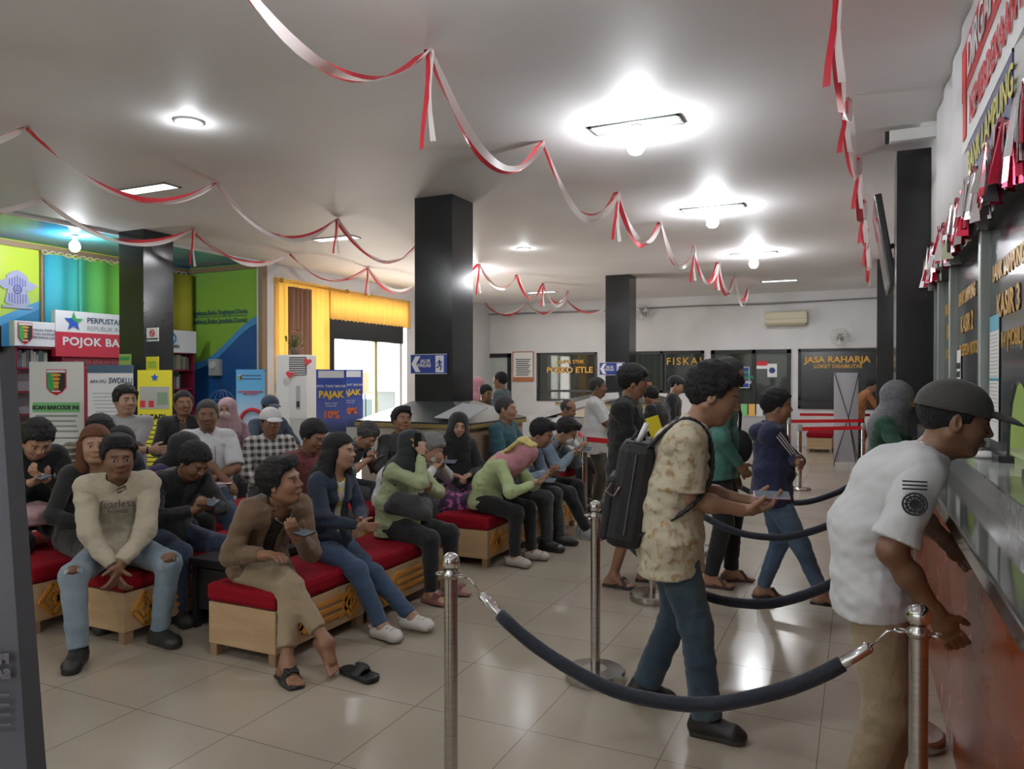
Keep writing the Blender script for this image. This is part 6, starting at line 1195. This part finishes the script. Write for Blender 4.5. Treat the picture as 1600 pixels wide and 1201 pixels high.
L3 = person('woman in sage top and black headscarf resting chin on hand with a phone', (-3.12, 4.66), R(-2), H=1.54, hipz=.51, lean=5, slump=.8, head=(14, 6), sex='f', skin='c', fat=1.2, hair='hijab', extras=[('hijab', C_hj, 'black headscarf with gold clip', .26), ('watch', 1)], topm=C_sage, pantm=C_blk, res=near, hands=((.30, -.04, .80), (.255, -.06, 1.04)), elbows=((.1, .9, -.5), (.6, -.5, -.9)), palms=((0, 0, 1), (-1, .3, 0)), curls=(.5, 1.0), fdirs=(None, (-.1, .2, 1)), feet=((.40, .12, .085), (.38, -.12, .085)), shoes='slide', shoecol=(.22, .09, .09), group=G1, loose=1.25, collar=False, seed=13)
phone(L3, L3['W'][1]+V(-.03, .0, .085), (90, 0, 262), 'black smartphone held to the face of the woman in sage top')
bx = MB().box(-.025, -.004, -.006, .025, .004, .006).build('hair_clip', M_gold, L3['o']); bx.location = tuple(L3['hp'](.03, -.088, .06)); bx.rotation_euler = (0, R(20), 0)
e = empty('handbag', (0, 0, 0)); e.matrix_world = L3['M']; tag(e, 'dark grey slouchy handbag on the lap of the woman in sage top', 'bag'); S = SDF(); S.cap((.14, -.19, .74), (.30, -.18, .73), .038, .04, k=.05); S.cap((.08, -.19, .67), (.37, -.17, .64), .05, .05, k=.06); S.cap((.14, -.18, .72), (.30, -.18, .66), .05, .05, k=.05); S.nz = [(.006, 25, 1)]; v, f = S.mesh(.01); me = npmesh('bag_body', v, f); me.materials.append(cloth('bag_grey', (.04, .04, .042))); put('bag_body', me, None, e)
L4 = person('woman bent over phone in lime shirt with pink headscarf and yellow scarf', (-3.0, 5.84), R(0), H=1.54, hipz=.53, lean=36, slump=1, head=(0, 42), sex='f', skin='c', hair='hijab', extras=[('hijab', C_pink, 'dusty pink headscarf', .16)], topm=C_lim, pantm=C_blk, res=1.15, hands=((.50, .04, .70), (.50, -.06, .70)), palms=PU, fdirs=((1, -.2, .2), (1, .2, .2)), curls=(.8, .8), feet=((.40, .14, .085), (.36, -.13, .085)), shoes='clog', shoecol=(.42, .38, .34), sole=(.36, .33, .3), group=G1, loose=1.2, seed=14)
phone(L4, L4['mid']()+V(.11, 0, .03), (0, -25, 90), 'smartphone held by the woman in pink headscarf')
S = SDF(); n4 = L4['N']; S.cap(L4['hp'](.0, 0, .115), L4['hp'](-.10, 0, .085), .026, .03, L4['HM'][:, 1], 2.6, .03); S.cap(L4['hp'](-.10, 0, .085), n4+V(-.12, 0, .04), .03, .032, (0, 1, 0), 3.0, .03); S.cap(n4+V(-.12, -.04, .04), n4+V(-.20, -.08, -.06), .032, .028, (0, 1, 0), 3.0, .03); S.cap(n4+V(-.06, -.11, .02), n4+V(.02, -.17, -.14), .035, .03, (1, 0, 0), 1.8, .03); S.nz = [(.006, 40, 3)]; L4['addc']('yellow_scarf', S, cloth('yellow_scarf', (.55, .46, .16), .85, ((.25, .2, .05), 40, .58, .62)), .01, 'yellow scarf with woven edge')
L5 = person('young man in light blue long-sleeved shirt looking down at phone', (-3.05, 6.45), R(4), H=1.70, hipz=.53, lean=24, slump=1, head=(0, 24), skin='a', hair='quiff', topm=C_lb, pantm=cloth('black_grey_denim', (.035, .04, .042)), res=1.2, hands=((.42, .03, .70), (.40, -.08, .70)), palms=PU, curls=(.7, .7), feet=((.48, .14, .085), (.44, -.13, .085)), shoecol=(.012, .012, .012), group=G1, loose=1.2, seed=15)
phone(L5, L5['mid']()+V(.1, 0, .04), (0, -20, 90), 'smartphone held by the young man in light blue shirt')
L6 = person('man in open blue-grey shirt with glasses and white mask reading his phone', (-3.04, 7.05), R(2), H=1.70, hipz=.53, lean=24, slump=1, head=(0, 34), skin='c', hair='quiff', extras=[('mask', P('mask_white', (.62, .64, .66), .8), 'x'), ('glasses',)], topm=C_bg, open_=(.05, C_char, 'dark printed T-shirt'), pantm=C_blk, res=1.25, hands=((.46, .02, .84), (.44, -.08, .83)), palms=PU, fdirs=((1, -.1, .4), (1, .1, .4)), curls=(.7, .7), feet=((.50, .14, .085), (.60, -.08, .085)), shoecol=(.4, .4, .4), sole=(.5, .5, .5), group=G1, collar=False, seed=16)
phone(L6, L6['mid']()+V(.11, 0, .05), (0, -40, 90), 'pale smartphone held by the masked man with glasses', c=P('phone_pale', (.5, .5, .5)))
L7 = person('man in teal polo shirt sitting upright beside the plinth', (-3.42, 7.12), R(-4), H=1.74, hipz=.58, lean=0, head=(10, 0), skin='a', hair='buzz', haircol=(.045, .04, .04), sleeve=.46, topm=C_teal, pantm=C_blk, res=1.3, hands=((.32, .06, .72), (.28, -.08, .72)), group=G1, fat=1.1, collar='open', seed=17)
L8 = person('woman in long black headscarf and purple floral skirt, bag on lap', (-3.50, 6.22), R(-48), H=1.60, hipz=.53, lean=2, slump=.5, head=(-6, 8), headroll=-6, sex='f', skin='c', fat=1.15, hair='hijab', extras=[('hijab', C_blk, 'long black headscarf', .42)], topm=C_blk, pants='skirt', pantm=C_flor, res=1.2, hands=((.30, .06, .70), (.28, -.08, .70)), curls=(.7, .7), group=G1, collar=False, seed=18)
L9 = person('grey-haired man with white face mask leaning forward with phone', (-3.86, 5.62), R(8), H=1.66, hipz=.53, lean=38, slump=1, head=(0, 30), skin='c', hair='short', haircol=(.22, .22, .22), extras=[('mask', P('mask_white', (.62, .64, .66), .8), 'x')], topm=C_wht, open_=(.06, C_char, 'dark grey vest'), pantm=cloth('grey_slacks', (.12, .12, .125)), res=1.25, hands=((.50, .05, .82), (.48, -.08, .80)), palms=PU, curls=(.6, .6), group=G1, seed=19)
phone(L9, L9['mid']()+V(.1, 0, .05), (0, -20, 90), 'smartphone held by the grey-haired masked man')
L10 = person('young man in black shirt with head tilted, seated before the plinth', (-4.18, 6.28), R(-35), H=1.66, hipz=.52, lean=4, head=(6, -10), headroll=-5, skin='b', hair='quiff', topm=C_char, pantm=C_blk, res=1.3, group=G1, seed=20)
L11 = person('man in dark grey shirt writing on a small paper', (-4.72, 6.02), R(-2), H=1.66, hipz=.52, lean=22, slump=1, head=(0, 40), skin='c', hair='short', haircol=(.06, .06, .06), topm=C_gs, sleeve=.5, pantm=cloth('charcoal_slacks', (.055, .06, .065)), res=1.3, hands=((.40, .03, .78), (.40, -.06, .80)), curls=(.8, 1), palms=((0, -.3, 1), (.3, .5, -1)), group=G1, collar='open', seed=21)
e = empty('note_paper', tuple(L11['wp'](V(.5, .0, .82))), L11['o'].rotation_euler.z); tag(e, 'small white paper slip held by the man writing', 'paper'); o = MB().box(-.06, -.045, -.001, .06, .045, .001).build('sheet', M_paper, e); o.rotation_euler = (0, R(-35), 0)
o = MB().tube([(.0, 0, 0), (-.05, -.01, .11)], .004, 8).build('pen', M_white, None); o.matrix_world = Matrix.Translation(L11['wp'](V(.49, -.04, .82))); tag(o, 'white pen in the hand of the man writing', 'pen')
# --- second and third rows
N1 = person('man in cream sweatshirt and ripped light jeans with hands clasped, facing camera', (-4.22, 3.18), R(-37), H=1.70, hipz=.52, lean=15, slump=1, head=(6, 6), skin='d', hair='quiff', topm=C_cre, top='sweatshirt', pantm=C_denl, res=near, hands=((.40, .02, .52), (.38, -.03, .50)), elbows=((-.2, 1, .0), (-.2, -1, .0)), palms=((0, -.6, -.6), (0, .6, -.6)), fdirs=((.3, -.3, -1), (.3, .3, -1)), curls=(.5, .5), feet=((.36, .22, .085), (.50, -.20, .085)), knees=((1, .5, .4), (1, -.4, .4)), footyaw=(32, -12), shoecol=(.012, .012, .012), sole=(.02, .02, .02), group=G1, loose=1.3, collar='crew', seed=22)
for i, sc_ in ((0, 1.0), (1, .8)):
    k_ = N1['K'][i]; S = SDF(); S.ell(k_+V(.038, 0, .040), V(.046, .048*sc_, .036*sc_), k=.01); N1['addc']('bare_knee', S, mat('knee_skin', (.15, .07, .04), .5), .005, 'brown knee showing through a ripped jeans hole')
    b = MB(); rd = random.Random(i)
    for t in np.linspace(-.9, .9, 10): b.tube([tuple(k_+V(.055+rd.uniform(0, .01), .045*t, .062-.02*t*t)), tuple(k_+V(.074+rd.uniform(0, .008), .045*t+rd.uniform(-.005, .005), .045-.02*t*t))], .0025, 4)
    b.build('frayed_threads', P('thread_white', (.5, .52, .52)), N1['o'])
o = text('fearless', C_char, N1['o'], tuple(N1['P2']+V(.150, 0, -.03)), .062, (R(90), 0, R(90)), name='chest_print', sx=1); o.rotation_euler = (R(78), 0, R(90)); o2 = text('friends', C_char, N1['o'], tuple(N1['P2']+V(.146, 0, -.075)), .04, (R(78), 0, R(90)), name='chest_print')
N2 = person('young man in black hoodie smiling down at his phone beside black table', (-4.34, 3.64), R(-10), H=1.62, hipz=.52, lean=20, slump=1, head=(8, 34), skin='b', hair='short', topm=C_blk, top='hoodie', pantm=cloth('jeans_dark', (.02, .035, .07), b=(200, .2)), res=1.1, hands=((.50, .0, .76), (.46, -.09, .74)), palms=PU, curls=(.7, .6), feet=((.38, .14, .085), (.36, -.12, .085)), group=G1, loose=1.35, seed=23)
phone(N2, N2['mid']()+V(.11, 0, .05), (0, -25, 90), 'black smartphone held by the young man in black hoodie')
S = SDF(); S.cap(N2['N']-V(.06, .10, .02), N2['N']-V(.06, -.10, .02), .05, k=.03); N2['addc']('hood', S, C_blk, .01)
N3 = person('man with dark hair and maroon top hidden behind long-haired woman', (-4.16, 4.72), R(-5), H=1.66, hipz=.52, lean=18, head=(0, 20), skin='b', topm=C_mar, res=1.3, group=G1, seed=24)
N4 = person('hooded person in purple top turned away behind the black hoodie man', (-5.0, 4.02), R(20), H=1.62, hipz=.50, lean=24, slump=.8, head=(10, 20), sex='f', skin='b', hair='hood', extras=[('hood', C_blk, 'black hood')], topm=C_pur, pantm=C_blk, res=1.3, group=G1, seed=25)
N5 = person('woman with long auburn hair and black jacket turning head to the side', (-4.78, 3.36), R(-12), H=1.66, hipz=.53, lean=10, slump=.8, head=(-22, 0), sex='f', skin='c', fat=1.15, hair='long', haircol=(.13, .045, .02), topm=C_blk, top='jacket', open_=(.05, C_mar, 'maroon top'), pantm=C_blk, res=1.15, group=G1, collar=False, seed=26)
N6 = person('young man in black shirt bent over phone at far left', (-5.46, 3.36), R(-15), H=1.74, hipz=.62, lean=16, slump=1.2, head=(-5, 38), skin='c', hair='short', topm=C_blk, pantm=C_blk, res=1.15, hands=((.40, .02, .90), (.38, -.08, .88)), palms=PU, curls=(.7, .7), feet=((.46, .1, .085), (.40, -.12, .085)), shoes='sandal', group=G1, seed=27)
phone(N6, N6['mid']()+V(.1, 0, .04), (0, -20, 90), 'smartphone held by the young man at far left')
e = empty('plastic_bag', tuple(N6['wp'](V(.36, -.04, .66)))); tag(e, 'crumpled pink plastic bag on the lap of the far left man', 'bag'); S = SDF(); S.ell((0, 0, 0), V(.12, .11, .09)); S.nz = [(.02, 30, 2), (.01, 70, 4)]; v, f = S.mesh(.01); me = npmesh('bag_body', v, f); me.materials.append(mat('plastic_pink', (.42, .26, .28), .2)); put('bag_body', me, None, e)
N7 = person('man in brown and cream striped shirt bent forward, seen from the side', (-5.78, 4.00), R(-8), H=1.74, hipz=.62, lean=24, slump=1, head=(-10, 30), skin='b', hair='short', sleeve=.46, topm=C_str, pantm=C_blk, res=1.3, hands=((.4, .05, .8), (.4, -.05, .8)), group=G1, fat=1.1, seed=28)
N8 = person('man in dark grey jacket bowing his head behind the auburn-haired woman', (-5.30, 3.84), R(-10), H=1.72, hipz=.55, lean=18, slump=1, head=(0, 36), skin='c', hair='buzz', topm=cloth('jacket_slate', (.05, .06, .075)), pantm=C_blk, res=1.25, group=G1, seed=29)
N9 = person('smiling man in grey T-shirt with arms crossed before white banner', (-5.94, 4.55), R(-30), H=1.72, hipz=.72, lean=-3, head=(14, 0), skin='c', hair='short', sleeve=.44, extras=[('watch', 1)], topm=cloth('heather_grey', (.30, .30, .30)), pantm=C_blk, res=1.25, hands=((.17, -.19, 1.00), (.20, .17, .96)), elbows=((.3, .9, -.9), (.3, -.9, -.9)), palms=((-1, 0, 0), (-1, 0, 0)), fdirs=((.2, -1, 0), (.2, 1, 0)), curls=(.4, .4), feet=((.46, .14, .085), (.44, -.1, .085)), group=G1, collar='crew', seed=30)
e = empty('stool', (-5.94, 4.55, 0), R(-30)); tag(e, 'plain wooden stool under the man in grey T-shirt', 'stool'); MB().box(-.2, -.2, .56, .18, .2, .62).build('seat', M_pine, e, bevel=.01)
for sx in (-1, 1):
    for sy in (-1, 1): MB().box(sx*.15-.02, sy*.15-.02, 0, sx*.15+.02, sy*.15+.02, .56).build('leg', M_foot, e)
N10 = person('smiling man in black jacket seated before the library shelves', (-6.25, 5.45), R(-42), H=1.74, hipz=.66, lean=0, head=(10, 2), skin='b', hair='buzz', topm=C_blk, top='jacket', open_=(.035, cloth('olive_brown', (.08, .06, .04)), 'brown collared shirt'), pantm=C_blk, res=1.35, group=G1, seed=31)
N11 = person('older man in white collarless shirt and jeans holding a pink paper', (-5.12, 4.72), R(-42), H=1.74, hipz=.60, lean=0, head=(0, 4), skin='d', hair='buzz', haircol=(.05, .05, .05), sleeve=.46, topm=C_wht, pantm=C_den, res=1.2, hands=((.30, .04, .76), (.34, .14, .74)), elbows=((-.4, .9, -.3), (-.4, -.9, -.3)), fat=1.15, group=G1, collar='crew', loose=1.2, seed=32)
e = empty('pink_sheet', tuple(N11['wp'](V(.36, .05, .73))), R(-42)); tag(e, 'folded pink paper on the lap of the older man in white', 'paper'); MB().box(-.1, -.13, -.001, .1, .13, .003).build('sheet', P('paper_pink', (.6, .42, .45)), e)
seam_ = P('braid_grey', (.25, .27, .3)); b = MB(); [b.tube([tuple(N11['N']+V(.075, s_*.05, -.06)), tuple(N11['P2']+V(.145, s_*.06, .0)), tuple(N11['P1']+V(.155, s_*.06, -.02))], .005, 5) for s_ in (-1, 1)]; b.build('embroidered_braid', seam_, N11['o'])
N12 = person('woman in pink headscarf and face mask behind the older man in white', (-6.2, 6.0), R(-40), H=1.62, hipz=.62, head=(-20, 4), sex='f', skin='c', hair='hijab', extras=[('hijab', cloth('pale_pink', (.42, .28, .30)), 'pale pink headscarf'), ('mask', P('mask_pink', (.5, .4, .4), .8), 'x')], topm=cloth('mauve', (.30, .18, .22)), res=1.4, group=G1, collar=False, seed=33)
N13 = person('man in black and white checked shirt and white cap', (-5.02, 5.36), R(-36), H=1.68, hipz=.53, lean=3, head=(4, 4), skin='b', hair='cap', extras=[('cap', capm('cap_white', (.62, .62, .62)), 'white cap')], topm=C_plaid, pantm=C_blk, res=1.2, fat=1.12, group=G1, collar='open', seed=34, hands=((.3, .12, .62), (.3, -.12, .62)))
N14 = person('man in navy jacket and navy cap leaning by floor air conditioner', (-6.35, 6.7), R(-20), H=1.72, hipz=.60, lean=14, head=(-8, 6), skin='b', hair='cap', extras=[('cap', capm('cap_navy', (.03, .045, .08)), 'navy blue cap')], sleeve=.6, topm=cloth('navy_grey', (.045, .065, .10)), pantm=C_blk, res=1.4, hands=((.35, .2, .7), (.45, -.1, .85)), fat=1.1, group=G1, seed=35)
# --- farther back
Q1 = person('balding man in white and blue shirt looking down beyond the blue shirts', (-3.62, 9.1), R(-2), H=1.68, hipz=.56, lean=14, head=(0, 22), skin='b', hair='receding', haircol=(.06, .06, .06), topm=C_wht, open_=(.03, C_navy, 'blue shirt'), res=1.5, group=G3, seed=36)
Q2 = person('smiling man in black shirt seated beyond the masked man', (-2.95, 9.85), R(-50), H=1.66, hipz=.52, lean=4, head=(0, 10), skin='c', hair='short', topm=C_blk, res=1.5, group=G3, hands=H2(.3, .75), seed=37)
Q3 = person('person with dark hair seated low in front of the pink headscarf woman', pd(750, 11.2), R(-20), H=1.6, hipz=.75, lean=10, head=(0, 10), skin='b', topm=C_char, res=far, group=G3, seed=38)
Q4 = person('person in black cap and dark clothes below the FISKAL window', pd(1051, 10.2), R(10), H=1.62, head=(0, 10), skin='c', hair='cap', extras=[('cap', capm('cap_black', (.015, .015, .02)), 'black cap')], topm=C_blk, res=1.6, group=G3, seed=39)
Q5 = person('dark-haired person in black jacket stooping near the FISKAL window', pd(1036, 9.3), R(160), H=1.66, hipz=.75, lean=12, head=(0, 30), skin='b', topm=C_blk, res=1.6, group=G3, seed=40)
e = box('yellow_folder', (-.08, -.01, 0), (.08, .01, .30), P('vest_yellow', (.7, .6, .02))); e.location = (*pd(1030, 9.0), .84); e.rotation_euler = (0, R(-18), YAW); tag(e, 'bright yellow folder held beside the stooping person in black', 'folder')
e = empty('green_chair', (*pd(865, 10.6), 0), 0); tag(e, 'green plastic chair behind the balding man in white', 'chair'); mg_ = P('green_plastic', (.03, .3, .2), .4); MB().box(-.2, -.2, .42, .2, .2, .45).build('seat', mg_, e); MB().box(-.22, -.2, .45, -.18, .2, .95).build('backrest', mg_, e)
for sx in (-1, 1):
    for sy in (-1, 1): MB().box(sx*.18-.015, sy*.18-.015, 0, sx*.18+.015, sy*.18+.015, .42).build('leg', mg_, e)
e = empty('brochure_rack', (*pd(1165, 17.2), 0)); tag(e, 'low rack of colourful brochures under the blue window sign', 'rack'); MB().box(-.45, -.15, .0, .45, .15, .75).build('cabinet', P('rack_grey', (.35, .35, .36)), e); b = MB()
for i, c in enumerate([(.7, .6, .05), (.5, .1, .12), (.2, .5, .2), (.7, .4, .1), (.6, .6, .6)]): MB().box(-.42+.17*i, -.17, .72, -.28+.17*i, -.14, 1.0).build('brochure', P('brochure_%d' % i, c), e)
